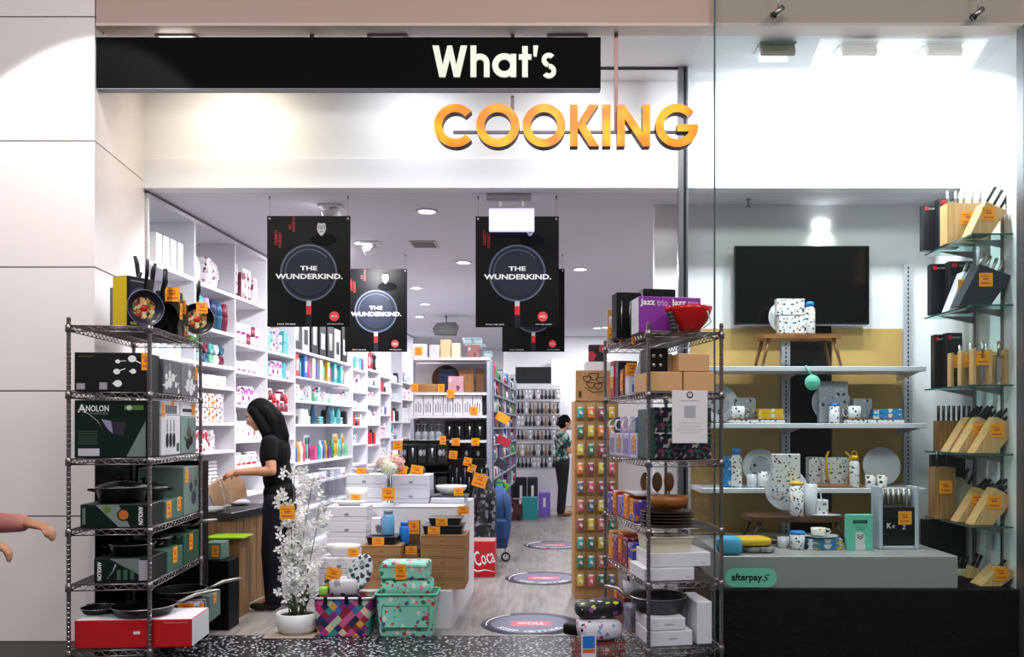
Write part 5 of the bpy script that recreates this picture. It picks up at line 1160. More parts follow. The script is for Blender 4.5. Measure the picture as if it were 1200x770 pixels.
# goods on the upper level
stackboxes('white_carton', 'pale grey dinner set carton at the centre of the upper display level', 459, 503, ZT, 6.78, 2, .112, .26, mat('#d9d8e6', .45, vary=.02), lid=True)
stackboxes('white_carton', 'pale grey dinner set carton behind the tall left stack on the upper level', 405, 447, ZT, 6.86, 2, .112, .2, mat('#d9d8e0', .45, vary=.02), lid=True)
ptag([o for o in bpy.data.objects if o.name == 'display_table'][0], PX(543, 6.49), 6.488, .775, 0, .085, .06)
b = MB(); b.box(-.16, .16, 0, .24, 0, .012, mat('#3b3c42', .6), .003); tag(b.build('slate_board', None, (PX(524, 6.82), 6.80, ZT+.0455-.0), 0), 'dark slate serving board under the right hand bowl', 'board')
BX('flat_carton', 'pale flat carton under the slate board at the right of the upper level', 'box', 503.5, 546, 0, 0, 6.76, .3, mat('#cfd0da', .35, .1), z0=ZT) if False else None
t = box_at('flat_carton', 'pale flat carton under the slate board at the right of the upper level', 'box', Vector((PX(504.5, 6.76), 6.76, ZT)), 0, .27, .3, .043, mat('#d3d4de', .35), part='carton')
bowl('white bowl with dark speckles and orange ticket on the slate board', 508, 546, 570, 6.82, ZT+.058, CER, .85, .07, inner=prints('#e4e2e2', ['#2a2a34', '#6a6a70', '#e4e2e2'], 30, .5))
zc = ZT+.001+2*.1132
bowl('shallow pale bowl with yellow ticket on the rear left cartons', 410, 437, 549, 6.9, zc, mat('#cfc9c4', .3), .5, .0)
bowl('white bowl with yellow ticket low in front of the rear left cartons', 404, 430, 572, 6.6, ZT, CER, .5, .0)
for i, (a, c) in enumerate(((462, 478), (481, 496))):
    r = BX('ticketed_box', 'dark flat box with a big orange ticket on the centre cartons, %s one' % ('left', 'right')[i], 'box', a, c, 549, 565, 6.84, .12, mat('#25242c', .5), z0=zc); ptag(r[0], 0, -.003, r[2]*.6, 0, .1, .085, tilt=.15)
for i in range(3):
    px = 374+i*9; d = 6.75+.1*i
    t = thing('glass_vase', 'tall clear glass cylinder vase at the left of the upper display level, '+('left', 'middle', 'right')[i]+' one', 'vase', (PX(px, d)+.04, d, ZT+.001))
    b = MB(); b.lathe([(0, 0), (.045, 0), (.045, .26), (.05, .27), (.047, .27), (.041, .26), (.041, .01), (0, .01)], CLEAR, 24); b.build('vase_body', t)
    b = MB(); b.lathe([(.046, .268), (.052, .272), (.046, .276)], mat('#dfe6ee', .1), 24); b.build('rim', t)
# flower vase
vd = 6.45; vz = .62
t = thing('flower_vase', 'clear vase with an orange ticket holding hydrangea blooms on the display', 'vase', (PX(452, vd), 6.62, ZT+.001))
b = MB(); b.lathe([(0, 0), (.05, 0), (.05, .006), (.04, .02), (.038, .2), (.05, .215), (.046, .215), (.034, .2), (.035, .02), (0, .012)], CLEAR, 24); b.build('vase_body', t)
ptag(t, -.0, -.056, .09, 0, .10, .10)
b = MB()
for a in range(5): b.tube([(.02*math.cos(a*1.3), .02*math.sin(a*1.3), .015), (.015*math.cos(a*1.3+1), .015*math.sin(a*1.3+1), .27)], .004, mat('#4f6f35', .6), 5)
b.build('stem', t)
for (x, z, c, nm, y) in ((-.0, .285, '#e9ecd4', 'cream bloom', -.03), (.045, .325, '#f0bfb8', 'pink bloom', .02), (-.045, .325, '#f3ddd8', 'pale pink bloom', .02)):
    b = MB(); rr = random.Random(3); m1 = mat(c, .7)
    b.ell((x, y, z), (.062, .055, .055), m1, 12, 8)
    for k_ in range(110):
        th = rr.uniform(0, 2*PI); ph = math.acos(rr.uniform(-.5, 1)); n_ = Vector((math.sin(ph)*math.cos(th), math.sin(ph)*math.sin(th), math.cos(ph)))
        c_ = Vector((x, y, z))+n_*.066; u_ = n_.orthogonal().normalized()*.014; v_ = n_.cross(u_).normalized()*.014
        b.add([c_-u_, c_-v_*.6+n_*.006, c_+u_, c_+v_*.6+n_*.006], [[0, 1, 2, 3]], m1)
    o = b.build('flower_head', t); o['label'] = nm
b = MB()
for a in (2.4, 3.6, 5.6, .6): b.ell((.075*math.cos(a), -.02+.05*math.sin(a), .262), (.035, .018, .006), mat('#3c5a2c', .6), 10, 5)
b.build('leaves', t)
# ------------------------------------------------------------------ baskets on the floor
def quilt():
    m, tt, bb = nt('harlequin'); v = objc(tt, (24, 24, 24), (0, math.radians(45), 0))
    f = tt.nodes.new('ShaderNodeVectorMath'); f.operation = 'FLOOR'; tt.links.new(v, f.inputs[0])
    wn = tt.nodes.new('ShaderNodeTexWhiteNoise'); wn.noise_dimensions = '2D'
    sx_ = tt.nodes.new('ShaderNodeSeparateXYZ'); cx_ = tt.nodes.new('ShaderNodeCombineXYZ'); tt.links.new(f.outputs[0], sx_.inputs[0]); tt.links.new(sx_.outputs[0], cx_.inputs[0]); tt.links.new(sx_.outputs[2], cx_.inputs[1])
    tt.links.new(cx_.outputs[0], wn.inputs[0])
    tt.links.new(ramp(tt, wn.outputs[0], ['#c42a78', '#23285c', '#d8a03a', '#2f8f8a', '#7a2a78', '#b8c8b0', '#d05a8c', '#1c2340', '#3a6ab0', '#e8c8a8', '#8c2030']), bb.inputs['Base Color']); bb.inputs['Roughness'].default_value = .7
    return m
QM = quilt(); MINTF = prints('#8fd8c4', ['#c83a3a', '#e88aa0', '#2a7a5a', '#6a4a8c', '#e8e8d8', '#8fd8c4'], 26, .42, .6)
def basket(lab, px0, px1, ztop, d, dep, m, rimm, z0=0):
    x0, x1 = PX(px0, d), PX(px1, d); w_ = (x1-x0)/2; t = thing('shopping_basket', lab, 'basket', ((x0+x1)/2, d+dep/2, z0+.001))
    b = MB(); h = ztop; ins = .03
    def rr(w2, d2, z, r_=.03): return [(sx_*(w2-r_)+r_*math.cos(a), sy_*(d2-r_)+r_*math.sin(a), z) for sx_, sy_, a0 in ((1, 1, 0), (-1, 1, 90), (-1, -1, 180), (1, -1, 270)) for a in [math.radians(a0+k_*30) for k_ in range(4)]]
    rings = [rr(w_-ins, dep/2-.015, 0), rr(w_-ins+.004, dep/2-.01, .01), rr(w_-.006, dep/2, h-.01), rr(w_-.01, dep/2-.004, h-.01), rr(w_-ins-.004, dep/2-.025, .012)]
    V = [p for r_ in rings for p in r_]; n = 16
    Fs = [[j*n+i, j*n+(i+1) % n, (j+1)*n+(i+1) % n, (j+1)*n+i] for j in range(4) for i in range(n)]+[list(range(n))[::-1], [4*n+i for i in range(n)]]
    b.add(V, Fs, m); b.build('fabric_body', t)
    b = MB(); b.tube(rr(w_, dep/2+.004, h-.004), .009, rimm, 6, closed=True); b.build('rim', t)
    return t, w_
HB, hw_ = basket('open carry basket with a multicoloured harlequin pattern on the floor', 366, 436, .265, 5.70, .23, QM, mat('#c8c4cc', .35, .5))
for x in (-.11, .03, .12): b = MB(); b.box(x-.012, x+.012, -.13, -.118, .225, .275, BLACK, .003); b.build('clip', HB)
b = MB(); b.tube([(-.17, 0, .27), (-.16, 0, .33), (-.08, -.02, .36), (-.02, -.03, .30)], .008, mat('#c8c4cc', .4), 6); b.build('carry_handle', HB)
hb = Vector((PX(401, 5.70), 5.815, 0))
t = thing('round_platter', 'oval platter with blue and white rim standing in the harlequin basket', 'plate', hb+Vector((.10, -.02, .42)))
t.rotation_euler = (PI/2-.15, .35, 0)
b = MB(); b.M = Matrix.Diagonal((.62, 1, 1, 1)); b.lathe([(0, 0), (.09, 0), (.125, .008), (.13, .012), (.1, .008), (0, .006)], prints('#cdd3d8', ['#23283c', '#3a6a5a', '#8d98a4'], 30, .45), 32); b.build('platter_body', t)
cushion('soft_bag', 'white and grey bag heaped in the harlequin basket', 'bag', hb+Vector((-.01, 0, .265)), .1, .20, .16, .12, prints('#c9c6cc', ['#33323c', '#8d8a92'], 14, .35))
cushion('soft_bag', 'navy patterned bag at the left of the harlequin basket', 'bag', hb+Vector((-.115, .03, .275)), .3, .08, .09, .13, prints('#2b3358', ['#8d98c0', '#c8a03a', '#17171a'], 22, .4))
cushion('soft_bag', 'lime green bag corner at the left of the harlequin basket', 'bag', hb+Vector((-.14, -.055, .27)), .3, .06, .05, .06, mat('#8ac83a', .6))
t = thing('ticket_holder', 'orange ticket standing up from the harlequin basket', 'ticket', hb+Vector((-.07, -.06, .415))); ptag(t, 0, 0, 0, 0, .10, .085, tilt=.3)
b = MB(); b.tube([(0, .006, -.12), (0, .006, .0)], .003, WHITE, 5); b.build('stick', t)
MBk, _ = basket('mint green floral carry basket on the floor by the white display', 439, 511, .29, 5.70, .235, MINTF, mat('#5fc4a4', .5))
for s_ in (-.14, .14):
    pass
b = MB(); b.box(-.155, .155, -.128, -.121, .07, .215, MINTF, .01); b.build('front_pocket', MBk)
b = MB(); b.tube([(-.155, -.129, .215), (.155, -.129, .215), (.155, -.129, .07), (-.155, -.129, .07)], .004, mat('#4fb898', .5), 5, closed=True); b.build('piping', MBk)
mb_ = Vector((PX(475, 5.7), 5.82, 0))
t = cushion('cooler_bag', 'mint floral cooler bag lying in the mint basket, lower one', 'bag', mb_+Vector((-.005, 0, .265)), 0, .355, .2, .115, MINTF, e=6)
t = thing('cooler_bag', 'mint floral cooler bag with orange ticket, top of the mint basket', 'bag', mb_+Vector((-.015, .0, .381)))
b = MB(); K = 10
for zz0, zz1 in ((0, .115),): b.box(-.165, .165, -.1, .1, zz0, zz1, MINTF, .014)
b.build('bag_body', t); b = MB(); b.tube([(-.16, -.1, .085), (.16, -.1, .085)], .003, mat('#2c7a64', .5), 5); b.build('zip', t); ptag(t, -.02, -.103, .055, 0, .075, .105)
# ------------------------------------------------------------------ white orchid in a bowl
fd = 5.82; fx = PX(349, fd)
t = thing('potted_orchid', 'tall white flowering orchid in a white bowl by the display', 'plant', (fx, fd, .014))
b = MB(); b.lathe([(0, 0), (.11, 0), (.135, .03), (.145, .13), (.138, .135), (.128, .13), (.12, .1), (0, .1)], WHITE, 32); b.build('bowl_pot', t)
b = MB(); b.lathe([(.122, .112), (.06, .12), (0, .125)], mat('#1b1812', .9, vary=.4, scale=40), 24); b.build('soil', t)
rr = random.Random(11); PET = mat('#f3f2f4', .55, vary=.02); STM = mat('#6f7a4c', .6)
stems = [(-.03, 0, .02, 1.0), (.02, .02, .06, .93), (-.06, .02, -.06, .86), (.06, -.01, .10, .76), (.0, -.03, -.03, .68)]
flw = []
for (x0, y0, lx, hh_) in stems:
    b = MB(); P_ = []
    for k_ in range(9):
        f = k_/8; P_.append((x0+lx*f*f*1.0+.012*math.sin(f*7+x0*50), y0*(1+f), .11+hh_*f))
    b.tube(P_, [.005-.0003*k_ for k_ in range(9)], STM, 6); b.build('stem', t); flw.append(P_)
for si, P_ in enumerate(flw):
    b = MB()
    for k_ in range(46):
        f = rr.uniform(.14, 1); i = min(7, int(f*8)); q = Vector(P_[i]).lerp(Vector(P_[i+1]), f*8-i)
        c_ = q+Vector((rr.uniform(-.075, .075), rr.uniform(-.07, .04), rr.uniform(-.02, .02))); n_ = Vector((rr.uniform(-.8, .8), -1, rr.uniform(-.3, .5))).normalized()
        u_ = n_.cross(Vector((0, 0, 1))).normalized(); v_ = n_.cross(u_)
        for p_ in range(5):
            a = p_*2*PI/5+rr.random(); d_ = u_*math.cos(a)+v_*math.sin(a); e_ = u_*math.cos(a+PI/2)+v_*math.sin(a+PI/2); L_ = rr.uniform(.028, .042)
            b.add([c_, c_+d_*L_*.6+e_*.010+n_*.006, c_+d_*L_+n_*.002, c_+d_*L_*.6-e_*.010+n_*.006], [[0, 1, 2, 3]], PET)
        b.ell(c_+n_*.004, (.004, .004, .004), mat('#d8c26a', .6), 6, 4)
    o = b.build('blossoms', t); o['kind'] = 'stuff'
b = MB()
for k_ in range(26):
    a = rr.uniform(0, 2*PI); L_ = rr.uniform(.1, .2); c_ = Vector((.03*math.cos(a), .03*math.sin(a), .12)); e_ = Vector((-math.sin(a), math.cos(a), 0))*.012
    m_ = c_+Vector((math.cos(a)*L_*.35, math.sin(a)*L_*.35, L_*.7)); q = c_+Vector((math.cos(a)*L_*.7, math.sin(a)*L_*.7, L_*.9))
    b.add([c_-e_*.4, m_-e_, q, m_+e_, c_+e_*.4], [[0, 1, 2, 3, 4]], mat('#4a5a30', .6))
b.build('leaves', t)
ptag(t, -.03, -.14, PZ(599, fd)-.01, 0, .10, .09)
b = MB(); b.box(-.19, .15, -.17, .16, 0, .012, mat('#a8988c', .5), .004); tag(b.build('plant_tray', None, (fx, fd, .0015)), 'thin grey-brown tray on the floor under the white orchid bowl', 'tray')
# ------------------------------------------------------------------ wooden counter at the left
CW = wood('#a98257', '#7f5d3a', 'z', 1.6, .5)
t = thing('service_counter', 'wooden plank counter with black worktop along the left wall', 'counter', (-2.42, 6.53, 0), math.radians(-7))
b = MB(); b.box(-.28, 0, 0, .78, 0, .69, CW, .003)
b.build('counter_body', t)
b = MB()
for k_ in range(1, 7): b.box(-.001, .0015, k_*.11-.0015, k_*.11+.0015, .01, .685, mat('#4c3722', .7), 0)
b.build('plank_grooves', t)
b = MB(); b.box(-.29, .02, -.02, .80, .6905, .75, mat('#141317', .4), .004); b.build('worktop', t)
b = MB(); b.box(PX(228, 6.3), PX(281, 6.3), 6.3, 6.5, 0, .585, CW, .004); tag(b.build('wooden_cabinet'), 'low wooden plank cabinet at the front end of the counter', 'cabinet')
b = MB(); b.box(PX(240, 6.25), PX(285, 6.25), 6.25, 6.47, .5865, .60, mat('#9ccf1c', .4), .003); tag(b.build('cutting_board'), 'bright lime green board lying on the low wooden cabinet', 'board')
BAGC = mat('#c9a27c', .75, vary=.08)
t = thing('paper_bag', 'open brown paper bag lying on the black worktop by the woman', 'bag', (-2.56, 6.92, .80), .5)
b = MB(); b.M = Matrix.Rotation(-.35, 4, 'Y'); b.prism([(-.12, 0), (.13, .0), (.15, .14), (.12, .19), (-.02, .21), (-.14, .17)], -.06, .06, BAGC); b.build('bag_body', t)
for k_ in (0, 2):
    t = cushion('folded_paper', 'crumpled white tissue parcel on the worktop, %s one' % ('front', 'middle', 'rear')[k_], 'paper', Vector((-2.60-.06*(k_ == 1), (6.60, 6.76, 7.2)[k_], .752)), .3*k_, .17, .2, .04, mat('#b9b9bd', .6))
# clear plastic bag in her hands
t = thing('plastic_bag', 'clear plastic bag held hanging from the hand of the woman in black', 'bag', (-2.47, 6.44, 1.045))
rr = random.Random(5); V = []; n = 14; lv = 8
for j in range(lv+1):
    f = j/lv
    for i in range(n):
        a = 2*PI*i/n; R_ = .02+.075*math.sin(min(1, f*1.15)*PI*.62)+rr.uniform(-.008, .008); V.append((R_*math.cos(a)+.03*f-.02, R_*.6*math.sin(a), -.28*f))
b = MB(); b.add(V, [[j*n+i, (j+1)*n+i, (j+1)*n+(i+1) % n, j*n+(i+1) % n] for j in range(lv) for i in range(n)], glass_mat((.93, .93, .94), name='film'), True); b.build('film', t)
b = MB()
for i in range(5): b.tube([V[j*n+i*3] for j in range(lv+1)], .0012, mat('#d8d8de', .4), 4)
b.build('creases', t)
# ------------------------------------------------------------------ cola box and trolley bags in the aisle
t = thing('cola_box', 'red box with white Coca script on the aisle floor beside the bags', 'box', (PX(553, 8.0), 8.0, .001), .0)
b = MB(); b.box(0, .215, 0, .28, 0, .335, mat('#c4121e', .4, vary=.02), .004, top=mat('#a89088', .5)); b.build('box_body', t)
o = text(t, 'Coca', WHT, .115, -.0012, .185, h=.14, w=.19, bold=.01, roty=-.22)
b = MB(); b.tube([(.0, -.001, .08), (.05, -.001, .05), (.12, -.001, .065), (.21, -.001, .05)], [.006, .009, .006, .003], WHT, 5); b.build('printed_swoosh', t)
def backpack(lab, px0, px1, py0, d, z0, m, strapm, wheels=False):
    w_ = (px1-px0)*d/1000; h = PZ(py0, d)-z0; t = thing('trolley_bag', lab, 'bag', (PX((px0+px1)/2, d), d, z0))
    b = MB(); V = []; n = 16; K = 12
    for j in range(K+1):
        f = j/K; wz = .42+.58*math.sin(min(1, f*1.4+.25)*PI*.5) if f < .7 else math.cos((f-.7)/.3*PI*.42)
        for i in range(n):
            a = 2*PI*i/n; ca, sa = math.cos(a), math.sin(a); V.append((w_/2*wz*math.copysign(abs(ca)**.7, ca), .13*wz*math.copysign(abs(sa)**.7, sa)+.13, h*f))
    b.add(V, [[j*n+i, j*n+(i+1) % n, (j+1)*n+(i+1) % n, (j+1)*n+i] for j in range(K) for i in range(n)]+[list(range(n))[::-1], [K*n+i for i in range(n)]], m, True); b.build('bag_body', t)
    b = MB(); b.box(-w_*.32, w_*.32, -.02, .03, h*.15, h*.48, m, .02); b.build('front_pocket', t)
    b = MB(); b.tube([(-w_*.2, .14, h*.97), (-w_*.15, .14, h*1.06), (w_*.15, .14, h*1.06), (w_*.2, .14, h*.97)], .008, strapm, 6); b.build('handle', t)
    for s_ in (-1, 1):
        b = MB(); b.tube([(s_*w_*.2, .02, h*.88), (s_*w_*.26, -.02, h*.65), (s_*w_*.24, -.01, h*.5)], .009, strapm, 6); b.build('strap', t)
    return t
PATB = cells(['#16161c', '#16161c', '#3c3d48', '#16161c', '#7d7f8c'], 26)
PBAG = backpack('black and grey patterned bag standing behind the red cola box', 551, 581, 556, 8.42, .02, PATB, DARK)
t = backpack('blue denim coloured bag standing right of the patterned one', 570, 599, 571, 8.85, .14, mat('#2b4f86', .7, vary=.2), mat('#1c2f50', .6))
for i, x in enumerate((-.07, .07)):
    b = MB(); b.ringarc(0, 0, .05, .032, 0, 360, -.012, .012, mat('#2a2a30', .5), 20); b.build('wheel', t, (x, .05, -.088))
    b = MB(); b.tube([(x, .05, -.088), (x*.8, .12, .03)], .006, STEELM, 6); b.build('axle_strut', t)
t = PBAG; ptag(t, -.03, -.03, .86, 0, .14, .13, tilt=.3)
# ================================================================== LEFT WALL SHELVING
U = Vector((.035, 1, 0)).normalized(); NV = Vector((U.y, -U.x, 0)); O0 = Vector((.035*YB-2.995, YB, 0)); ANG = -math.atan(.035)
def WP(u, w, z): return O0+U*u+NV*w+Vector((0, 0, z))          # u along the wall, w out into the aisle
BAYS = [5.97, 6.70, 7.49, 8.26, 9.09, 11.43, 12.25, 13.05, 13.8, 14.7, 15.7]
SH = [[2.58, 2.22, 1.93, 1.70, 1.445, 1.2, .94, .6], [2.565, 2.22, 1.93, 1.75, 1.445, 1.21, .94, .6], [2.57, 2.16, 1.91, 1.61, 1.29, 1.06, .8], [2.57, 2.16, 1.905, 1.56, 1.3, 1.05, .8, .5],
      [2.245, 1.70, 1.44, 1.02, .78, .5], [2.2, 1.9, 1.65, 1.42, 1.18, .9, .6], [2.25, 2.02, 1.75, 1.45, 1.15, .85, .5], [2.2, 1.95, 1.6, 1.25, .9, .6], [2.15, 1.85, 1.5, 1.2, .9], [2.2, 1.9, 1.5, 1.1, .8]]
TOPZ = 3.015; ordn = ['first', 'second', 'third', 'fourth', 'fifth', 'sixth', 'seventh', 'eighth', 'ninth', 'tenth']
for i, (y0, y1) in enumerate(zip(BAYS, BAYS[1:])):
    L_ = (y1-y0)*1.0006-.003; o = WP((y0-YB)*1.0006, 0, 0)
    t = thing('shelving_bay', 'white built-in shelving bay on the left wall, %s from the entrance' % ordn[i], 'shelving', o, ANG)
    b = MB(); b.box(-.36, 0, 0, .022, 0, TOPZ, SHELFW, .001); b.build('side_panel', t)
    if i == 9: b = MB(); b.box(-.36, 0, L_-.022, L_, 0, TOPZ, SHELFW, .001); b.build('side_panel', t)
    b = MB(); b.box(-.372, -.3605, 0, L_, 0, TOPZ, SHELFW, 0); b.build('back_panel', t)
    b = MB(); b.box(-.36, .004, 0, L_, TOPZ+.0005, TOPZ+.03, SHELFW, .001); b.build('top_panel', t)
    for z in SH[i]:
        b = MB(); b.box(-.36, -.002, .0225, L_-(.023 if i == 9 else .0005), z-.028, z, SHELFW, .001); b.build('shelf', t)
    b = MB(); b.box(-.36, -.02, .0225, L_-.024, 0, .08, SHELFW, .001); b.build('kickboard', t)
# small goods: one mesh per kind and colour, then copies
GC = {}
def gm(kind, c):
    key = (kind, c)
    if key in GC: return GC[key]
    b = MB(); m = mat(c, .4) if isinstance(c, str) else c
    if kind == 'mug':
        b.lathe([(0, 0), (.036, 0), (.042, .01), (.043, .09), (.039, .09), (.036, .012), (0, .01)], m, 14); b.tube([(0, -.042, .075), (0, -.068, .07), (0, -.068, .03), (0, -.04, .02)], .005, m, 5)
    elif kind == 'tumbler':
        b.lathe([(0, 0), (.032, 0), (.045, .12), (.046, .125), (.03, .13), (.046, .135), (.033, .25), (0, .252)], m, 14)
    elif kind == 'bottle':
        b.lathe([(0, 0), (.034, 0), (.035, .15), (.018, .19), (.018, .22), (0, .222)], m, 14)
    elif kind == 'jar':
        b.lathe([(0, 0), (.045, 0), (.05, .03), (.045, .09), (0, .092)], m, 14); b.lathe([(0, .092), (.04, .093), (.038, .112), (0, .114)], WHITE, 12)
    elif kind == 'gift_box':
        b.box(-.07, .07, -.06, .06, 0, .1, m); b.box(-.072, .072, -.062, .062, .08, .118, m)
    elif kind == 'tall_box':
        b.box(-.06, .06, -.045, .045, 0, .24, m); b.box(.0605, .0615, -.03, .03, .06, .18, WPRINT, 0)
    elif kind == 'towel':
        for k_ in range(3): b.box(-.09, .09, -.08, .08, k_*.03, k_*.03+.028, m, .012)
    elif kind == 'plate':
        b.lathe([(0, 0), (.08, 0), (.12, .01), (.122, .014), (.08, .006), (0, .005)], m, 20, c=(0, 0, .123), ax='x')
    elif kind == 'hanging_tool':
        b.box(-.003, .003, -.05, .05, 0, .3, WPRINT, 0); b.tube([(.012, 0, .02), (.012, 0, .18)], [.012, .01], m, 6); b.ell((.012, 0, .23), (.009, .035, .05), m, 8, 6)
    elif kind == 'pouch':
        b.prism([(-.055, 0), (.055, 0), (.05, .13), (.02, .17), (-.02, .17), (-.05, .13)], -.035, .035, m, 'yz')
    elif kind == 'roll':
        b.lathe([(0, -.1), (.04, -.1), (.04, .1), (0, .1)], m, 12, c=(0, 0, .04), ax='x')
    elif kind == 'tumbler_side':
        b.lathe([(0, -.09), (.03, -.09), (.042, .06), (.042, .075), (.036, .08), (.03, .07), (0, .065)], m, 14, c=(0, 0, .042), ax='x')
    GC[key] = b.mesh(kind); return GC[key]
CATS = {'mug': 'mug', 'tumbler': 'tumbler', 'bottle': 'bottle', 'jar': 'jar', 'gift_box': 'box', 'tall_box': 'box', 'towel': 'towel', 'plate': 'plate', 'hanging_tool': 'kitchen tool', 'pouch': 'pouch', 'roll': 'roll', 'tumbler_side': 'tumbler'}
NM = {'mug': 'mug', 'tumbler': 'stacked_tumblers', 'bottle': 'bottle', 'jar': 'storage_jar', 'gift_box': 'gift_box', 'tall_box': 'boxed_gift', 'towel': 'folded_towels', 'plate': 'standing_plate', 'hanging_tool': 'carded_tool', 'pouch': 'fabric_pouch', 'roll': 'rolled_mat', 'tumbler_side': 'lying_tumbler'}
WD = {'mug': 'mug', 'tumbler': 'pair of stacked tumblers', 'bottle': 'bottle', 'jar': 'lidded jar', 'gift_box': 'gift box', 'tall_box': 'tall boxed gift', 'towel': 'stack of folded towels', 'plate': 'standing plate', 'hanging_tool': 'carded kitchen tool', 'pouch': 'pouch', 'roll': 'rolled mat', 'tumbler_side': 'tumbler lying on its side'}
WID = {'mug': .10, 'tumbler': .10, 'bottle': .085, 'jar': .11, 'gift_box': .135, 'tall_box': .10, 'towel': .17, 'plate': .25, 'hanging_tool': .085, 'pouch': .12, 'roll': .09, 'tumbler_side': .094}
HGT = {'mug': .092, 'tumbler': .253, 'bottle': .223, 'jar': .115, 'gift_box': .119, 'tall_box': .241, 'towel': .09, 'plate': .246, 'hanging_tool': .3, 'pouch': .171, 'roll': .081, 'tumbler_side': .085}
PINKF = prints('#f0dde6', ['#c8388a', '#5a1f4c', '#8a2a5c', '#f0dde6'], 26, .45); PINKG = prints('#f6f2f4', ['#c86a8c', '#4a3a44', '#e8c0cc'], 30, .4)
GOLDF = prints('#f2eee8', ['#d8a040', '#c83a4a', '#e8b878'], 28, .45); REDF = prints('#f2e4e6', ['#c8283a', '#e87a8c', '#7a1a2c'], 24, .5)
MAGF = prints('#f0e8f0', ['#b03aa0', '#3a3a44', '#e070b8'], 26, .5); MULTI = prints('#f2f0f0', ['#e04a3a', '#3aa0b0', '#5a3a8c', '#e8b03a'], 26, .5); AQUA = prints('#e2eef0', ['#2ab0b8', '#1f4a6c', '#e04a7c'], 24, .5)
CN = {PINKF: 'pink floral', PINKG: 'white and rose patterned', GOLDF: 'gold and red patterned', REDF: 'red and white patterned', MAGF: 'magenta patterned', MULTI: 'multicoloured', AQUA: 'aqua patterned', '#f2f0f4': 'white', '#e4e0e8': 'pale grey', '#7a1f3a': 'wine red', '#5ab0b4': 'aqua', '#b4a8dc': 'lavender', '#1f2f5c': 'navy', '#2a5f80': 'steel blue', '#c8dce8': 'pale blue', '#17171c': 'black', '#d8d4dc': 'silver', '#c8283a': 'red', '#e0a030': 'amber', '#3a9a5c': 'green', '#3aa8b8': 'turquoise', '#6a3a8c': 'purple', '#f0d8a8': 'cream', '#e85a8c': 'hot pink', '#2f6fb8': 'blue', '#7ac0a0': 'sage', '#e07a3a': 'orange', '#8f6a4a': 'brown'}
LOOK = {}
def put(kind, c, loc, rz, place, grp):
    o = link(NM[kind], gm(kind, c), None, loc, rz)
    lab = '%s %s %s' % (CN[c], WD[kind], place)
    tag(o, lab, CATS[kind], grp); LOOK.setdefault(lab, []).append(o); return o
def fill(bay, si, kinds, cols, two=False, gap=.012, w=-.075, u0=.058, u1=None, seed=0, back=False):
    rr = random.Random(bay*31+si*7+seed); y0, y1 = BAYS[bay], BAYS[bay+1]; L_ = y1-y0; u = u0; u1 = u1 or L_-.03; z = SH[bay][si]+.0012; i = 0
    ceil = (SH[bay][si-1]-.03 if si else TOPZ)-z; k = kinds[0]
    sname = 'on shelf %s of the %s left bay' % (('one', 'two', 'three', 'four', 'five', 'six', 'seven', 'eight')[si], ordn[bay])
    while True:
        k = kinds[rr.randrange(len(kinds))]; W_ = WID[k]
        if u+W_ > u1: break
        c = cols[i % len(cols)] if len(kinds) == 1 else rr.choice(cols)
        if HGT[k] < ceil:
            n = 2 if two and HGT[k]*2+.004 < ceil else 1
            for q in range(n):
                cc = c if q == 0 else cols[(i+3) % len(cols)]
                dw = w-(.07 if k in ('gift_box', 'towel', 'tall_box') else .0)*(.4)-(.05 if k in ('roll', 'tumbler_side', 'towel') else 0)
                if k == 'plate': dw -= .03
                put(k, cc, WP(y0-YB+u+W_/2, dw, z+q*(HGT[k]+.002)), ANG+rr.uniform(-.05, .05), sname, 'goods %s' % sname)
        u += W_+gap; i += 1
GW = ['#f2f0f4', '#e4e0e8']
# bay 0 (next to the opening; mostly behind the left rack)
fill(0, 0, ['tall_box'], ['#f2f0f4', '#e4e0e8'], u0=.2); fill(0, 1, ['mug'], GW); fill(0, 2, ['mug'], ['#c8dce8', '#f2f0f4'])
# bay 1
fill(1, 0, ['plate', 'tall_box'], [PINKG, '#f2f0f4', GOLDF], u0=.06); fill(1, 1, ['tumbler'], ['#7a1f3a', '#5ab0b4', '#b4a8dc', '#1f2f5c', '#2a5f80'], gap=.02)
fill(1, 2, ['tumbler_side'], ['#5ab0b4', '#c8dce8', '#2a5f80', '#7ac0a0', '#f2f0f4', '#7a1f3a'], two=True); fill(1, 3, ['mug'], [PINKG, '#f2f0f4'])
fill(1, 4, ['gift_box'], [PINKG, PINKG, GOLDF], two=True); fill(1, 5, ['pouch', 'tall_box'], [GOLDF, REDF, PINKG], w=-.06); fill(1, 6, ['towel'], GW, two=True); fill(1, 7, ['towel'], GW)
# bay 2
fill(2, 0, ['hanging_tool', 'tall_box'], [PINKF, '#7a1f3a', '#f2f0f4', PINKF], u0=.05); fill(2, 1, ['mug'], [PINKF, MAGF, PINKF, '#7a1f3a'], two=True); fill(2, 2, ['mug', 'jar'], [PINKF, MAGF, '#7a1f3a'], two=False)
fill(2, 3, ['pouch', 'jar'], [MAGF, PINKF]); fill(2, 4, ['tall_box', 'pouch'], [MULTI, PINKG, '#f2f0f4']); fill(2, 5, ['mug', 'jar'], [MULTI, REDF], two=False)
# bay 3
fill(3, 0, ['tall_box'], [PINKG, '#f2f0f4']); fill(3, 1, ['gift_box', 'mug'], [AQUA, '#5ab0b4', MAGF], two=True); fill(3, 2, ['pouch', 'mug'], [AQUA, MAGF, '#3aa8b8'])
fill(3, 3, ['jar', 'mug'], [REDF, '#7a1f3a', '#c8283a'], two=True); fill(3, 4, ['bottle'], ['#f2f0f4', '#e85a8c']); fill(3, 5, ['tall_box'], [REDF, MULTI])
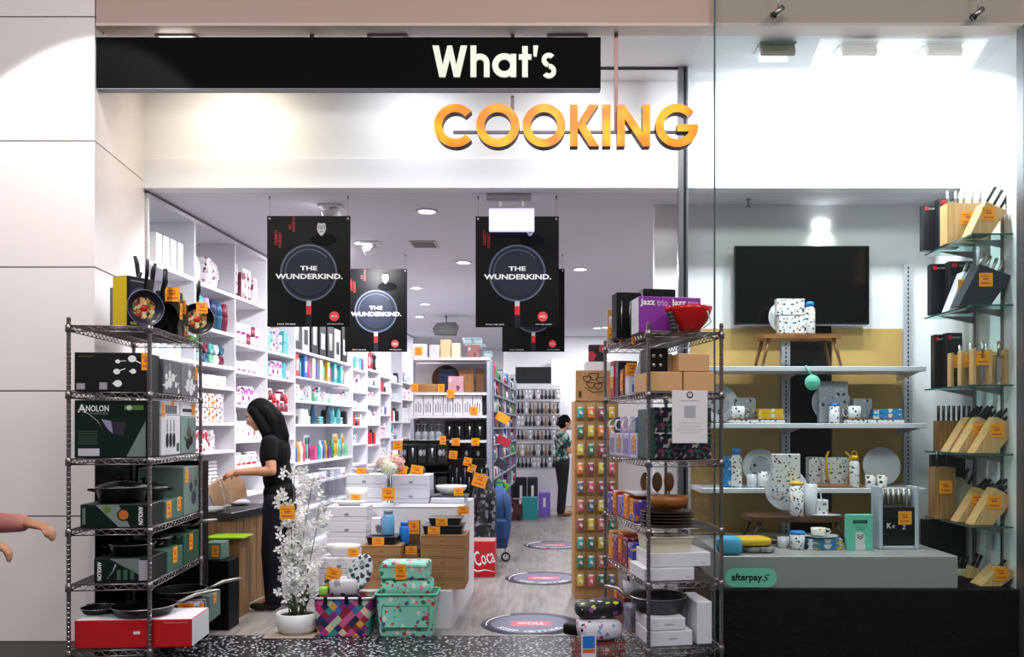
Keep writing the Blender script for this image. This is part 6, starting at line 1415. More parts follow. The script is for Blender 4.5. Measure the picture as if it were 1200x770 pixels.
# wide bay: black machines on top, colourful goods below
for k_ in range(7):
    u = 3.22+k_*.32; r = thing('boxed_appliance', 'dark boxed appliance on the highest shelf of the wide left bay, %s from the front' % ordn[k_], 'box', WP(u, -.30, 2.2465), ANG)
    b = MB(); h = (.5, .42, .56, .46, .52, .4, .5)[k_]; b.box(0, .26, 0, .25, 0, h, (DARK, SILV, BLACK, DARK)[k_ % 4], .003); b.build('carton', r)
    b = MB(); b.box(.2605, .262, .06, .19, h*.2, h*.6, (STEEL, BLACK, SILV, WPRINT)[k_ % 4], .0); b.build('printed_picture', r)
mixc1 = ['#c8283a', '#e0a030', '#3a9a5c', '#3aa8b8', '#6a3a8c', '#f2f0f4', '#e85a8c', '#2f6fb8', '#17171c', '#7ac0a0']
for zi, zz_ in enumerate((1.975,)):
    for k_ in range(22):
        kk = ('bottle', 'tall_box', 'pouch')[k_ % 3]; put(kk, random.choice(mixc1), WP(3.24+k_*.098, -.09, SH[4][1]+.26), ANG, 'in the upper row of the wide left bay', 'upper row of goods in the wide left bay')
b = MB(); b.box(-.33, -.01, .0235, 2.31, 1.935, 1.955, SHELFW, .002); b.build('shelf', [o for o in bpy.data.objects if o.name.startswith('shelving_bay')][4])
for sub in range(3):
    u0 = .058+sub*.76; u1 = u0+.73
    fill(4, 1, ['pouch', 'jar', 'gift_box'], [AQUA, '#7ac0a0', '#f2f0f4', PINKG], u0=u0, u1=u1, seed=sub)
    fill(4, 2, ['bottle', 'pouch', 'towel'], ['#5ab0b4', '#f2f0f4', '#17171c', AQUA, '#2a5f80'], u0=u0, u1=u1, seed=sub)
    fill(4, 3, ['hanging_tool', 'bottle', 'pouch'], mixc1, u0=u0, u1=u1, seed=sub+5)
    fill(4, 4, ['towel', 'mug'], ['#f2f0f4', '#e4e0e8', MULTI], u0=u0, u1=u1, seed=sub)
for bay in range(5, 10):
    for si in range(min(5, len(SH[bay]))):
        kk = [['pouch', 'bottle'], ['tall_box', 'hanging_tool'], ['mug', 'jar'], ['pouch', 'jar'], ['bottle', 'gift_box']][(si+bay) % 5]
        cc = [[PINKF, MAGF, '#17171c', '#f2f0f4'], ['#5ab0b4', AQUA, '#6a3a8c', '#f2f0f4'], ['#c8283a', '#f2f0f4', '#17171c'], ['#e4e0e8', '#c8dce8', PINKF]][(si*3+bay) % 4]
        fill(bay, si, kk, cc)
# ================================================================== END SHELVES IN THE MIDDLE OF THE SHOP
GD = 9.5; gx0, gx1 = PX(481, GD), PX(574, GD)
t = thing('end_shelving', 'white end-of-aisle shelving unit in the middle of the shop', 'shelving', (0, GD, 0))
GSH = [2.18, 1.79, 1.535, 1.26, .98]
b = MB(); b.box(gx0, gx1, .42, .45, 0, 2.15, SHELFW, .002); b.build('back_panel', t)
for x in (gx0+.0, gx1-.035): b = MB(); b.box(x, x+.035, 0, .4195, 0, 2.145 if x > -1 else 1.5, mat('#b4b8c8', .4, .2), .003); b.build('side_post', t)
for z in GSH: b = MB(); b.box(gx0+.036, gx1-.036 if z < 2 else gx1, -.01, .4195, z-.03, z, SHELFW, .002); b.build('shelf', t)
b = MB(); b.box(gx0+.036, gx1-.036, 0, .419, 0, .12, SHELFW, .002); b.build('kickboard', t)
def G(name, lab, cat, px0, px1, py0, si, m, dep=.12, d=GD+.02, tg=False, prt=None):
    r, w_, h = BX(name, lab, cat, px0, px1, py0, 0, d, dep, m, z0=GSH[si], part='carton')
    if tg: ptag(r, 0, -.004, h*.45, 0, .085, .09)
    return r
G('white_box', 'white box with yellow ticket at the left end of the highest end shelf', 'box', 482, 499, 403, 0, WBOX, tg=True)
G('white_box', 'pale box in the middle left of the highest end shelf', 'box', 503, 515, 404, 0, mat('#cfcbd0', .5))
G('napkin_pack', 'beige pack in the middle of the highest end shelf', 'packet', 516, 528, 398, 0, mat('#d8b890', .6)); G('napkin_pack', 'cream pack right of the beige one on the highest end shelf', 'packet', 529, 539, 402, 0, mat('#e0cdb0', .6))
G('small_carton', 'brown and pink carton at the right of the highest end shelf', 'box', 547, 562, 404, 0, prints('#8a5a58', ['#e0cdd0', '#5a3038'], 20, .3))
for i in range(6):
    d = GD+.03+.12*(i % 2); t = thing('glass_container', 'clear glass food container at the right of the highest end shelf, '+ordn[i]+' of six', 'container', (PX((545, 545, 557, 557, 569, 569)[i], d)-.03, d+(.1 if i < 9 else 0), GSH[0]+.001+(.155 if i in (0, 1, 2, 3) else .08)))
    t.location.z = GSH[0]+.002+(.155 if i < 4 else .0); t.location.y = GD+.09+.13*(i % 2); 
    b = MB(); b.box(0, .10, 0, .1, 0, .06, mat('#b9cdd2', .15, alpha=.55), .012); b.build('glass_body', t); b = MB(); b.box(-.003, .103, -.003, .103, .0615, .073, mat('#9fb6bc', .3), .003); b.build('lid', t)
b = MB(); b.box(PX(546, GD), PX(562, GD)+.05, GD+.05, GD+.34, GSH[0]+.1475, GSH[0]+.153, mat('#c8d8dc', .2), .001)
t = tag(b.build('glass_sheet'), 'thin clear sheet carrying the upper glass food containers', 'sheet')
for i in range(2): G('small_carton', 'pale blue carton under the glass food containers, %s one' % ('left', 'right')[i], 'box', (563, 546)[i], (569, 562)[i], 404, 0, mat('#b4c4cc', .4), .1, GD+.16) if i == 9 else None
t = thing('round_board', 'round dark wooden board standing on the second end shelf', 'board', (PX(519, GD), GD+.30, GSH[1]+.165)); t.rotation_euler = (PI/2-.08, 0, 0)
b = MB(); b.lathe([(0, 0), (.16, 0), (.163, .008), (.16, .016), (0, .016)], wood('#7a4a28', '#3f2412', 'x'), 36); b.build('board', t)
G('gift_box', 'dark blue box before the round board on the second end shelf', 'box', 514, 534, 432, 1, mat('#1a2444', .4), .1, GD+.14)
G('small_carton', 'pink and white carton on the second end shelf', 'box', 525, 543, 441, 1, prints('#c89aa4', ['#e8dcdc', '#7a3a44'], 14, .3), .08)
G('cutting_board', 'honey coloured wooden chopping board standing on the second end shelf', 'board', 538, 555, 433, 1, wood('#b5824a', '#8a5c30', 'z'), .03, GD+.14); G('cutting_board', 'darker wooden chopping board at the right of the second end shelf', 'board', 558, 567, 433, 1, wood('#8a5c34', '#5f3c20', 'z'), .03, GD+.14)
for i in range(3):
    b = MB(); w_ = PX(512, GD)-PX(486, GD); b.box(0, w_, 0, .2, 0, .03, wood('#c89a64', '#a87844', 'x'), .003)
    o = b.build('wooden_plank', None, (PX(486, GD), GD+.01, GSH[1]+.001+.0315*i)); tag(o, 'flat wooden serving plank in the pile on the second end shelf, %s one' % ('bottom', 'middle', 'top')[i], 'board')
for i, px in enumerate((486, 517)):
    t = thing('price_ticket', 'orange ticket standing on the second end shelf, %s one' % ('left', 'right')[i], 'ticket', (PX(px, GD-.005), GD-.011, GSH[1]+.05)); ptag(t, 0, 0, 0, 0, .075, .09)
for i, px in enumerate((528, 555)):
    t = thing('price_ticket', 'orange ticket on the edge of the cutlery box shelf, %s one' % ('left', 'right')[i], 'ticket', (PX(px, GD-.02), GD-.013, (GSH[1]-.015, GSH[2]+.05)[i])); ptag(t, 0, 0, 0, 0, .085, .09)
for i in range(7):
    a = 485+11.5*i; r = G('cutlery_box', 'white cutlery box with dark printed strokes, %s from the left on the third end shelf' % ordn[i], 'box', a, a+10.8, 464, 2, WBOX, .14)
    b = MB()
    for k_ in range(3): b.box(-.03+k_*.025, -.022+k_*.025, -.0012, 0, .03, .13+.02*(k_ % 2), mat('#4a4a58', .5), 0)
    b.build('printed_cutlery', r)
for i in range(8):
    d = GD+.03+.1*(i % 2); px = 489.5+4*i; t = thing('wine_glass', 'upturned clear wine glass at the left of the fourth end shelf, %s from the left' % ordn[i], 'glass', (PX(px, d), d+.03, GSH[3]+.001))
    b = MB(); b.lathe([(.03, 0), (.038, .05), (.03, .09), (.004, .1), (.004, .17), (.032, .175), (.032, .178), (0, .178)], mat('#c6cad2', .12, .2, alpha=.6), 16); b.build('glass_body', t)
for i in range(4):
    a = 521+12*i; r = G('boxed_utensils', 'black boxed utensils at the right of the fourth end shelf, %s from the left' % ordn[i], 'box', a, a+11, 493, 3, BLACK, .1, GD+.03)
    b = MB(); b.tube([(0, -.001, .05), (0, -.001, .15)], [.004, .012], STEEL, 5); b.build('printed_tool', r)
for i in range(6):
    a = 486+13.6*i; r = G('boxed_utensils', 'black boxed gadget on the fifth end shelf, %s from the left' % ordn[i], 'box', a, a+12.5, 524, 4, BLACK, .1, GD+.03)
    b = MB(); b.ell((0, -.001, .13), (.018, .002, .03), mat('#8d8d96', .4), 10, 6); b.build('printed_tool', r)
for i, px in enumerate((534, 557)):
    t = thing('price_ticket', 'orange ticket hung on the edge of the fourth end shelf, %s one' % ('left', 'right')[i], 'ticket', (PX(px, GD-.02), GD-.013, GSH[3]-.02)); ptag(t, 0, 0, 0, 0, .09, .085)
# black stand of boxed glasses left of and before the end shelves
SD2 = 9.05
t = thing('black_stand', 'tall black display stand of boxed gadgets behind the white cartons', 'stand', (PX(466, SD2), SD2, 0)); wS = PX(523, SD2)-PX(466, SD2)
b = MB(); b.box(0, wS, .3, .33, 0, 1.26, BLACK, .004); b.build('back_panel', t)
for z in (.05, .62, .93, 1.02): b = MB(); b.box(0, wS, 0, .299, z-.02, z, BLACK, .003); b.build('shelf', t)
for z0, n, h, q in ((1.02, 5, .2, 'upper'), (.62, 5, .26, 'lower')):
    for i in range(n):
        ww = wS/n; r = box_at('boxed_gadget', 'black boxed gadget with a grey picture on the %s level of the black stand, %s' % (q, ordn[i].replace('first', 'leftmost')), 'box', Vector((PX(466, SD2)+i*ww+.004, SD2+.01, z0)), 0, ww-.008, .12, h, mat('#0d0d11', .35))
        b = MB()
        if i % 2 == 0: b.ell((ww*.3, -.001, h*.55), (.02, .003, .035), SILV, 10, 6); b.ell((ww*.65, -.001, h*.55), (.018, .003, .035), mat('#8d8d96', .4), 10, 6)
        else: b.tube([(ww*.5, -.001, h*.3), (ww*.5, -.001, h*.8)], [.004, .014], SILV, 5)
        b.build('printed_picture', r)
r = thing('price_ticket', 'orange ticket at the left corner of the black stand', 'ticket', P(466, 522, SD2-.02)); ptag(r, 0, 0, 0, 0, .10, .10)
for i, (px, py) in enumerate(((519, 516), (531, 533), (548, 541), (553, 549))):
    t = thing('price_ticket', 'orange ticket hanging right of the black stand, '+('highest', 'second', 'third', 'lowest')[i]+' of four', 'ticket', P(px, py, SD2+.002 if i < 1 else 9.297)); ptag(t, 0, 0, 0, 0, .065 if i < 1 else .09, .09, tilt=.1*i)
# black low stand right of it (cutlery on black)
t = thing('black_stand', 'black display panel of hanging cutlery below the end shelves', 'stand', (PX(526, 9.2), 9.2, 0)); wS = PX(568, 9.2)-PX(526, 9.2)
b = MB(); b.box(0, wS, .1, .13, 0, 1.06, BLACK, .004); b.build('back_panel', t)
for k_ in range(8):
    b = MB(); x = .03+k_*.045; b.tube([(x, .09, .62+.1*(k_ % 2)), (x, .09, .86+.1*(k_ % 2))], [.004, .009], mat('#55555f', .3, .5), 5); b.build('cutlery_piece', t)
b = MB(); b.box(0, wS, 0, .0995, .5, .52, BLACK, .002); b.build('shelf', t)
# long side run with goods facing the aisle
sx0 = gx1+.0
A2 = -math.atan(.036); gO = Vector((sx0+.012, GD+.50, 0))
t = thing('aisle_shelving', 'long grey shelving run facing the aisle behind the end shelves', 'shelving', gO, A2)
b = MB(); b.box(-.40, -.38, 0, 3.8, 0, 2.15, mat('#c3c6d2', .5), .002); b.build('back_panel', t)
for y in (0, 1.27, 2.53, 3.77): b = MB(); b.box(-.379, 0, y, y+.03, 0, 2.15, mat('#9aa0b2', .4, .3), .003); b.build('divider', t)
AZ = [2.0, 1.8, 1.6, 1.4, 1.2, 1.0, .8, .55]; SHW = {}
for z in AZ:
    for k_ in range(3): b = MB(); b.box(-.379, -.002, k_*1.26+.031+(.01 if k_ else 0), k_*1.26+1.265, z-.02, z, mat('#a8acba', .4, .3), .002); b.build('shelf', t)
ca, sa = math.cos(A2), math.sin(A2)
AC = ['#17171c', '#d8d4dc', '#f2f0f4', '#c8283a', '#8f6a4a', '#17171c', '#2f6fb8', '#6a3a8c', '#3a9a5c', '#e4e0e8']
cnt_ = 0; rr = random.Random(21)
for zi, z in enumerate(AZ):
    y = .1
    while y < 3.6:
        if any(abs(y-q-.015) < .105 for q in (1.27, 2.53)): y += .1; continue
        kk = rr.choice(['bottle', 'jar', 'jar', 'pouch']); 
        if HGT[kk] > .172: kk = 'pouch'
        c = rr.choice(AC); x = -.06; o = put(kk, c, Vector((gO.x+x*ca-y*sa, gO.y+x*sa+y*ca, z+.001)), A2, 'on the %s level of the aisle shelving run' % ordn[zi], 'goods on the %s level of the aisle run' % ordn[zi]); y += .19 if zi < 7 else .3
for i, (px, py, dd) in enumerate(((589, 490, 9.85), (590, 517, 9.9), (588, 544, 9.9), (588, 569, 9.9))):
    c = (ORANGE, mat('#b8283a', .5), mat('#3a3a44', .5), mat('#5ab83a', .5))[i]
    b = MB(); b.M = Matrix.Rotation(.5, 4, 'Y'); b.box(-.08, .08, -.01, .01, -.05, .05, c, .003); b.M = None; b.tube([(-.05, .011, .02), (-.14, .011, .02)], .004, STEELM, 5)
    tag(b.build('hanging_card', None, P(px, py, dd)), ('orange', 'red and white', 'dark', 'bright green')[i]+' card sticking out of the aisle shelving near its front', 'card')
# black speaker near the ceiling
t = thing('ceiling_speaker', 'black boxy speaker under the ceiling left of the aisle', 'speaker', P(522, 391, 12.6))
b = MB(); b.prism([(-.17, 0), (.14, -.01), (.18, .12), (.15, .17), (-.12, .16), (-.19, .08)], 0, .22, PLASTICBLK); b.build('speaker_body', t)
b = MB(); b.tube([(0, .1, .165), (0, .1, ZC-PZ(391, 12.6)-.001)], .012, STEELM, 6); b.build('bracket', t)
# far end: wall of hanging utensils
HD = 14.4
t = thing('utensil_wall', 'white pegboard wall of hanging utensils at the far end of the aisle', 'pegboard', (PX(596, HD), HD, 0)); wS = PX(657, HD)-PX(596, HD)
b = MB(); b.box(0, wS, .02, .05, 0, 2.12, mat('#d4d2da', .6), .004); b.build('board', t)
for z in (2.04, 1.83, 1.6, 1.36, 1.12, .9): b = MB(); b.tube([(.01, .012, z), (wS-.01, .012, z)], .007, STEELM, 6); b.build('rail', t)
b = MB(); b.box(PX(604, HD), PX(646, HD), HD+.02, HD+.04, 2.14, PZ(430, HD), DARK, .003); tag(b.build('black_sign'), 'blank black panel above the far utensil wall', 'panel')
rr = random.Random(9)
for ri, z in enumerate((2.04, 1.83, 1.6, 1.36, 1.12, .9)):
    for k_ in range(13):
        x = .035+k_*.066; c = ('#d8d4dc', '#17171c', '#17171c', '#8f6a4a', '#17171c', '#17171c', '#c8283a')[rr.randrange(6 if ri else 3)]
        key = ('hook_tool', c, ri % 3)
        if key not in GC:
            b = MB(); m_ = mat(c, .4); L_ = (.16, .19, .17)[ri % 3]; b.tube([(0, -.012, -.01), (0, -.012, -L_*.55)], .011, m_, 6); b.ell((0, -.012, -L_*.8), (.029, .010, L_*.28), m_, 8, 6); b.tube([(0, .0, 0), (0, -.012, -.004), (0, -.012, -.012)], .003, STEELM, 4); GC[key] = b.mesh('hook_tool')
        o = link('hanging_utensil', GC[key], None, (PX(596, HD)+x, HD-.002, z+.0)); lab = '%s utensil hung on the %s rail of the far utensil wall' % (CN[c], ordn[ri]); tag(o, lab, 'utensil', 'utensils on the %s rail of the far wall' % ordn[ri])
# goods piled at the foot of the utensil wall
for i, (x0, x1, y0, c, lab) in enumerate(((604, 617, 560, '#101014', 'black carton with white bars at the foot of the utensil wall, left one'), (618, 630, 560, '#14141a', 'black carton at the foot of the utensil wall, right one'), (631, 645, 578, '#7a5cc0', 'violet basket of small goods at the foot of the utensil wall'))):
    d = 13.4; r = BX('floor_carton', lab, 'box', x0, x1, y0, 0, d, .3, mat(c, .5), z0=0); b = MB(); b.box(-.02, .02, -.0015, 0, r[2]*.4, r[2]*.8, WPRINT, 0); b.build('printed_bar', r[0])
BX('floor_carton', 'teal carton on the floor before the black cartons at the far end', 'box', 612, 630, 583, 0, 12.9, .2, mat('#2a9a9c', .5), z0=0); BX('floor_carton', 'dark red carton on the floor left of the teal one', 'box', 598, 611, 585, 0, 12.8, .2, prints('#5a2a34', ['#e4e0e8', '#17171c'], 12, .4), z0=0)
# ================================================================== CARDBOARD STAND OF CARDED TINS
KD = 6.95; kx = PX(674, KD)
KR = wood('#b98c5c', '#a87c4e', 'z', 1.2, .8)
t = thing('cardboard_stand', 'tall brown cardboard stand of carded tins beside the right rack', 'stand', (kx, KD, 0), math.radians(4))
b = MB(); b.box(0, .36, .03, .30, 0, 1.62, KR, .003); b.build('stand_body', t)
b = MB(); b.box(.005, .30, .02, .035, 1.6205, 1.87, KR, .003); b.build('header_board', t)
b = MB(); INK = mat('#3f2c1c', .7); rr = random.Random(2)
for (cx_, cz_, q) in ((.10, 1.80, .03), (.155, 1.82, .035), (.21, 1.79, .028), (.13, 1.75, .03), (.19, 1.74, .03)):
    pts = [(cx_+q*(1+.35*math.sin(3*a))*math.cos(a), .0185, cz_+q*(1+.3*math.cos(2*a))*math.sin(a)) for a in [k_*2*PI/14 for k_ in range(14)]]; b.tube(pts, .0035, INK, 4, closed=True)
b.tube([(.08, .0185, 1.73), (.15, .0185, 1.69), (.24, .0185, 1.70)], .003, INK, 4); b.box(.03, .055, .018, .02, 1.65, 1.70, INK, 0); b.build('printed_drawing', t)
TC = ['#3a9a9c', '#c85a6c', '#e07a3a', '#2f6f5c', '#8f3a5c', '#5a6a7c', '#c8b43c']
TM = {}
for i, c in enumerate(TC):
    b = MB(); b.box(-.036, .036, .022, .025, 0, .135, mat('#b08a5e', .8), .001); b.lathe([(0, .012), (.026, .012), (.027, .02), (.027, .085), (.024, .09), (0, .09)], mat(c, .4), 14, c=(0, -.004, 0)); b.lathe([(0, .0905), (.023, .0905), (.022, .1), (0, .101)], WPRINT, 12, c=(0, -.004, 0)); b.ell((0, -.0315, .05), (.014, .003, .018), prints('#f0e8dc', [c, '#2a2a2e'], 60, .4), 10, 6); TM[c] = b.mesh('carded_tin')
TN = dict(zip(TC, ('teal', 'rose', 'orange', 'dark green', 'plum', 'slate', 'mustard'))); k4 = math.radians(4)
for ri in range(10):
    for k_ in range(4):
        c = TC[(ri*3+k_*2+(ri*k_) % 3) % 7]; x = .045+k_*.085; y = .0005; z = 1.47-ri*.152
        o = link('carded_tin', TM[c], None, (kx+x*math.cos(k4)-y*math.sin(k4), KD+x*math.sin(k4)+y*math.cos(k4), z), k4)
        tag(o, '%s carded tin on row %s of the cardboard stand' % (TN[c], ('one', 'two', 'three', 'four', 'five', 'six', 'seven', 'eight', 'nine', 'ten')[ri]), 'tin', 'carded tins on the cardboard stand')
# things peeping behind the rack top
r = box_at('cloth_pack', 'black and white folded pack hanging beyond the cardboard stand', 'packet', Vector((PX(690, 7.6), 7.6, 1.98)), 0, .14, .1, .16, prints('#17171c', ['#e4e0e8', '#c8283a'], 12, .4)); 
b = MB(); b.box(PX(686, 7.5), PX(760, 7.5), 7.45, 7.85, 0, 1.978, SHELFW, .003); tag(b.build('side_shelving'), 'plain white shelving back behind the cardboard stand and right rack', 'shelving')
# ================================================================== PEOPLE
SKIN = mat('#c98e6c', .5, vary=.04); HAIR = mat('#040303', .75, vary=.3, scale=40, spec=.12); TEE = mat('#06070b', .85, spec=.2); JEAN = mat('#0b0e1a', .8, vary=.15, spec=.3); SHOE = mat('#08080a', .5)
def fuse(mb, name, parent, voxel=.008, it=3):
    o = mb.build('tmp'); m = o.modifiers.new('r', 'REMESH'); m.mode = 'VOXEL'; m.voxel_size = voxel; m.use_smooth_shade = True
    s = o.modifiers.new('s', 'SMOOTH'); s.iterations = it; s.factor = .5
    bpy.context.view_layer.update(); dg = bpy.context.evaluated_depsgraph_get()
    me = bpy.data.meshes.new_from_object(o.evaluated_get(dg)); old = o.data; bpy.data.objects.remove(o); bpy.data.meshes.remove(old)
    me.name = name; me.polygons.foreach_set('use_smooth', [True]*len(me.polygons)); return link(name, me, parent)
def limb(b, pts, rs, m):
    for i in range(len(pts)-1): b.tube([pts[i], pts[i+1]], [rs[i], rs[i+1]], m, 14)
    for p, r_ in zip(pts, rs): b.ell(p, (r_, r_, r_), m, 14, 8)
def hand(b, wrist, tip, up, m, curl=.6, s=1.0, side=1):
    """palm with four fingers and a thumb, from the wrist towards tip; the palm faces -up"""
    w = Vector(wrist); d = (Vector(tip)-w).normalized(); up = Vector(up); up = (up-d*up.dot(d)).normalized(); sd = d.cross(up)*side
    R3 = Matrix((d, sd, up)).transposed()
    b.ell(w+d*.045*s, (.05*s, .040*s, .016*s), m, 14, 8, M=R3)
    for k, L_ in enumerate((.066, .074, .069, .054)):
        r0 = w+d*.080*s+sd*(-.027+.018*k)*s; a = 0; P_ = [w+d*.03*s+sd*(-.018+.012*k)*s, r0]; q = r0
        for seg in (.42, .32, .26):
            a += curl; q = q+(d*math.cos(a)-up*math.sin(a))*L_*seg*s; P_.append(q)
        limb(b, P_, [.009*s, .0085*s, .008*s, .0073*s, .0062*s], m)
    r0 = w+d*.03*s-sd*.032*s; limb(b, [w+d*.015*s-sd*.01*s, r0, r0+d*.026*s-sd*.012*s-up*.014*s, r0+d*.05*s-sd*.006*s-up*.026*s], [.012*s, .0105*s, .009*s, .0075*s], m)
def person(lab, loc, rz, J, hair, shirt, trousers, shoe, skin=SKIN, mask=None, long_hair=True, sleeve=.5, voxel=.008, sc=1.0):
    """built facing -x; J gives the joints"""
    t = thing('person', lab, 'person', loc, rz); t.scale = (sc, sc, sc)
    H = Vector(J['head']); R_ = Matrix.Rotation(J.get('nod', .25), 3, 'Y').inverted()    # head tilts forward (towards -x)
    hp = lambda x, y, z: H+R_ @ Vector((x, y, z))
    b = MB()
    b.ell(H+R_ @ Vector((.012, 0, .022)), (.092, .072, .088), skin, 20, 14, M=R_); b.ell(hp(-.022, 0, -.03), (.064, .058, .078), skin, 18, 12, M=R_)
    b.ell(hp(-.062, 0, -.085), (.026, .026, .022), skin, 12, 8); b.ell(hp(-.062, 0, .028), (.028, .046, .022), skin, 12, 8)      # chin, brow
    b.tube([hp(-.083, 0, .012), hp(-.108, 0, -.026)], [.008, .014], skin, 10); b.ell(hp(-.102, 0, -.03), (.014, .016, .010), skin, 10, 6)
    b.ell(hp(-.083, 0, -.055), (.012, .022, .007), skin, 10, 6); b.ell(hp(-.080, 0, -.066), (.012, .02, .008), skin, 10, 6)
    for s_ in (-1, 1): b.ell(hp(.01, s_*.073, -.012), (.02, .010, .030), skin, 10, 7); b.ell(hp(-.055, s_*.036, -.028), (.026, .022, .024), skin, 10, 6)
    N_ = Vector(J['neck']); limb(b, [hp(.015, 0, -.07), N_], [.046, .052], skin)
    C_ = Vector(J['chest']); P_ = Vector(J['pelvis'])
    b.ell(C_, (.10, .15, .16), skin, 18, 12); b.ell((C_+P_)/2, (.085, .125, .14), skin, 16, 10); b.ell(P_, (.105, .155, .11), skin, 16, 10); limb(b, [C_+Vector((0, 0, .1)), P_], [.09, .09], skin); limb(b, [N_, C_], [.055, .07], skin)
    for k_ in ('L', 'R'):
        S_, E_, W_, T_ = [Vector(q) for q in J['arm'+k_]]
        limb(b, [C_+Vector((0, 0, .09)), S_, E_, W_], [.05, .048, .036, .025], skin); limb(b, [E_, E_.lerp(W_, .3)], [.036, .037], skin)
        hand(b, W_, T_, J.get('up'+k_, (0, 0, 1)), skin, J.get('curl'+k_, .5), side=1 if k_ == 'L' else -1)
        h_, kn, an, to = [Vector(q) for q in J['leg'+k_]]
        limb(b, [P_.lerp(h_, .5), h_, kn, an], [.07, .078, .052, .036], skin); limb(b, [an, to], [.034, .026], skin)
    fuse(b, 'body', t, voxel, 3)
    # eyes and brows
    for s_ in (-1, 1):
        b = MB(); b.ell(hp(-.078, s_*.031, .0), (.010, .013, .008), mat('#e9e4e0', .3), 10, 6); b.ell(hp(-.0855, s_*.031, -.001), (.004, .006, .006), BLACK, 8, 6); b.build('eye', t)
        b = MB(); b.tube([hp(-.087, s_*.016, .020), hp(-.084, s_*.033, .025), hp(-.072, s_*.050, .019)], .003, HAIR, 5); b.build('eyebrow', t)
    if mask:
        b = MB(); b.ell(hp(-.070, 0, -.052), (.046, .054, .050), mask, 16, 10); fuse(b, 'face_mask', t, .006, 2)['label'] = 'pale blue face mask'
    b = MB()
    b.ell(hp(.028, 0, .036), (.098, .086, .090), hair, 20, 12, M=R_); b.ell(hp(.055, 0, -.02), (.070, .082, .085), hair, 16, 10)
    if long_hair:
        for s_ in (-1, 1): limb(b, [hp(.0, s_*.070, .03), hp(.015, s_*.085, -.06), hp(.02, s_*.085, -.16), hp(-.02, s_*.09, -.24)], [.04, .04, .042, .018], hair)
        limb(b, [hp(.07, 0, .02), hp(.10, 0, -.09), N_+Vector((.085, 0, -.03)), N_+Vector((.10, 0, -.13))], [.07, .075, .075, .045], hair)
        rq = random.Random(4)
        for k_ in range(16):
            s_ = rq.uniform(-.085, .085); x_ = rq.uniform(.02, .10); e_ = rq.uniform(.10, .20)
            limb(b, [hp(x_*.7, s_, .04), hp(x_+.015, s_*1.1, -.08), N_+Vector((x_+.01+rq.uniform(-.02, .02), s_*1.1, -.04)), N_+Vector((x_+rq.uniform(-.02, .03), s_*1.1, -e_))], [.02, .022, .018, .006], hair)
        for s_ in (-.05, .05): limb(b, [hp(.07, s_, .0), hp(.09, s_, -.1), N_+Vector((.08, s_, -.05)), N_+Vector((.09, s_, -.15))], [.05, .05, .05, .02], hair)
    else:
        for k_ in range(10):
            a = k_*.63; b.ell(hp(.035+.06*math.cos(a), .055*math.sin(a*1.3), .05+.045*math.sin(a)), (.04, .04, .036), hair, 10, 6)
        b.ell(hp(.08, 0, -.03), (.045, .05, .05), hair)
    fuse(b, 'hair', t, .008, 2)
    # clothes
    b = MB(); g = .014
    b.ell(C_, (.10+g, .15+g, .17+g), shirt, 20, 12); b.ell((C_+P_)/2, (.095+g, .125+g, .15+g), shirt, 18, 10); b.ell(P_+Vector((0, 0, .05)), (.108+g, .14+g, .10), shirt, 18, 10); limb(b, [N_+Vector((.012, 0, -.02)), C_+Vector((.0, 0, .02))], [.062, .1], shirt)
    limb(b, [C_+Vector((0, 0, .05)), P_+Vector((0, 0, .03))], [.1, .105], shirt)
    for k_ in ('L', 'R'):
        S_, E_, W_, T_ = [Vector(q) for q in J['arm'+k_]]
        if sleeve <= 1: limb(b, [C_+Vector((0, 0, .085)), S_, S_.lerp(E_, sleeve)], [.062, .062, .055], shirt)
        else: limb(b, [C_+Vector((0, 0, .085)), S_, E_, E_.lerp(W_, .9)], [.062, .06, .05, .038], shirt)
    fuse(b, 'shirt', t, voxel, 3)
    b = MB()
    b.ell(P_, (.118, .166, .115), trousers, 18, 10)
    for k_ in ('L', 'R'):
        h_, kn, an, to = [Vector(q) for q in J['leg'+k_]]; limb(b, [P_.lerp(h_, .6), h_, kn, an+Vector((0, 0, .0))], [.09, .094, .074, .066], trousers)
    fuse(b, 'trousers', t, voxel, 3)
    for k_ in ('L', 'R'):
        h_, kn, an, to = [Vector(q) for q in J['leg'+k_]]; d_ = (to-an); d_.z = 0; d_.normalize(); a0 = math.atan2(d_.y, d_.x); b = MB()
        R2 = Matrix.Rotation(a0, 3, 'Z'); base = Vector((an.x, an.y, 0))
        b.ell(base+R2 @ Vector((.02, 0, .05)), (.085, .045, .048), shoe, 14, 8, M=R2); b.ell(base+R2 @ Vector((.10, 0, .037)), (.085, .046, .034), shoe, 14, 8, M=R2); b.ell(base+R2 @ Vector((-.01, 0, .08)), (.05, .042, .05), shoe, 12, 8)
        b.box(base.x-.001, base.x+.001, base.y-.001, base.y+.001, .004, .02, shoe)
        o = fuse(b, 'shoe', t, .007, 1)
        lo = min(v.co.z for v in o.data.vertices); o.location.z -= lo-.002
    return t
person('woman with long dark hair in black clothes packing a bag at the counter', (PX(318, 6.65), 6.65, 0), 0,
       dict(head=(-.10, 0, 1.50), nod=.45, neck=(-.02, 0, 1.36), chest=(.03, 0, 1.20), pelvis=(.065, 0, .85),
            armL=((.035, -.165, 1.285), (.075, -.225, 1.075), (-.19, -.225, 1.065), (-.30, -.20, 1.055)), upL=(0, -.5, 1), curlL=.6,
            armR=((.02, .165, 1.285), (.02, .22, 1.06), (-.22, .06, 1.06), (-.33, .0, 1.05)), upR=(0, .5, 1), curlR=.6,
            legL=((.06, -.09, .82), (.03, -.10, .45), (.05, -.10, .09), (-.10, -.11, .04)), legR=((.07, .09, .82), (.13, .10, .46), (.21, .09, .09), (.06, .10, .04))),
       HAIR, TEE, JEAN, SHOE)
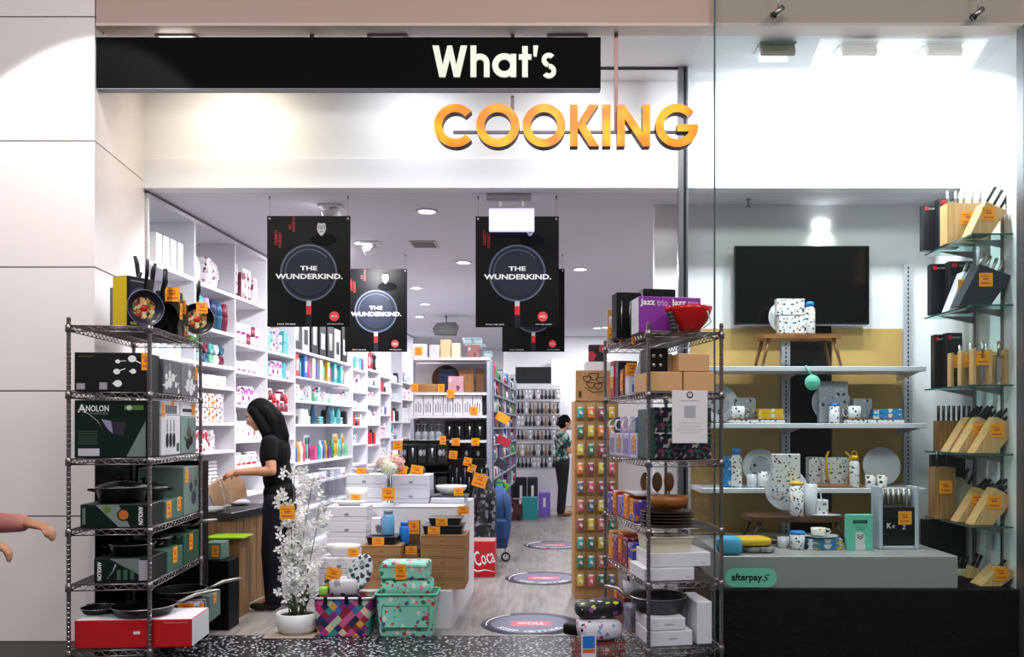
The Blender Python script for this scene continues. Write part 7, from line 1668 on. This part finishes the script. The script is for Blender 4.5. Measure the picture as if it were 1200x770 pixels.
b = MB()
FL = cells(['#2f6a68', '#1f3f44', '#5a8f88', '#1a2a30', '#8fae9c', '#c8b8a0'], 24)
person('shopper with face mask, teal floral top and black trousers far down the aisle', (PX(661, 13.5), 13.5, 0), PI+.25,
       dict(head=(-.03, 0, 1.47), nod=.15, neck=(.02, 0, 1.33), chest=(.04, 0, 1.17), pelvis=(.03, 0, .84),
            armL=((.03, -.175, 1.26), (-.04, -.22, 1.03), (-.20, -.12, 1.20), (-.26, -.08, 1.28)), upL=(1, 0, .3), armR=((.03, .175, 1.26), (-.02, .23, 1.02), (-.18, .14, 1.18), (-.26, .09, 1.26)), upR=(1, 0, .3),
            legL=((.03, -.09, .80), (.0, -.10, .45), (.02, -.10, .09), (-.11, -.12, .04)), legR=((.03, .09, .80), (.05, .10, .45), (.08, .10, .09), (-.05, .12, .04))),
       HAIR, FL, mat('#101016', .8), mat('#7a5a44', .6), mask=mat('#9cc8dc', .7), long_hair=False, sleeve=.6, voxel=.01)
r = box_at('card_pack', 'small white card held up by the shopper far down the aisle', 'card', Vector((PX(661, 13.5)+.30, 13.42, 1.24)), .3, .07, .02, .16, WPRINT)
# a passer-by stepping into the picture at the left edge
PINKC = mat('#d98f88', .8, vary=.06)
person('passer-by at the left edge of the picture with a pink sleeved arm reaching in', (-2.36, 3.25, 0), PI,
       dict(head=(-.03, 0, 1.52), nod=.1, neck=(.02, 0, 1.38), chest=(.03, 0, 1.22), pelvis=(.03, 0, .88),
            armL=((.03, -.175, 1.30), (.0, -.22, 1.02), (-.26, -.20, 1.02), (-.38, -.18, 1.0)), upL=(0, 0, 1), armR=((.03, .175, 1.30), (.04, .23, 1.03), (-.33, .20, 1.0), (-.46, .18, .97)), upR=(0, 0, 1),
            legL=((.03, -.09, .84), (-.06, -.10, .46), (-.02, -.10, .09), (-.15, -.10, .04)), legR=((.03, .09, .84), (.06, .10, .47), (.22, .10, .09), (.08, .10, .04))),
       HAIR, PINKC, mat('#4a4a52', .8), WHITE, sleeve=2, voxel=.01)
t = thing('handbag', 'small pink handbag hung on the wrist of the passer-by', 'bag', (-2.24, 3.05, .72)) if False else None
# ------------------------------------------------------------------ labels: equal goods share a label and a group
for o in bpy.data.objects:
    if o.parent: continue
CNT = {}
for o in bpy.data.objects:
    l = o.get('label')
    if l and not o.parent: CNT.setdefault(l, []).append(o)
for l, os_ in CNT.items():
    if len(os_) > 1 and not all(o.get('group') for o in os_):
        for o in os_: o['group'] = 'look-alikes: '+l
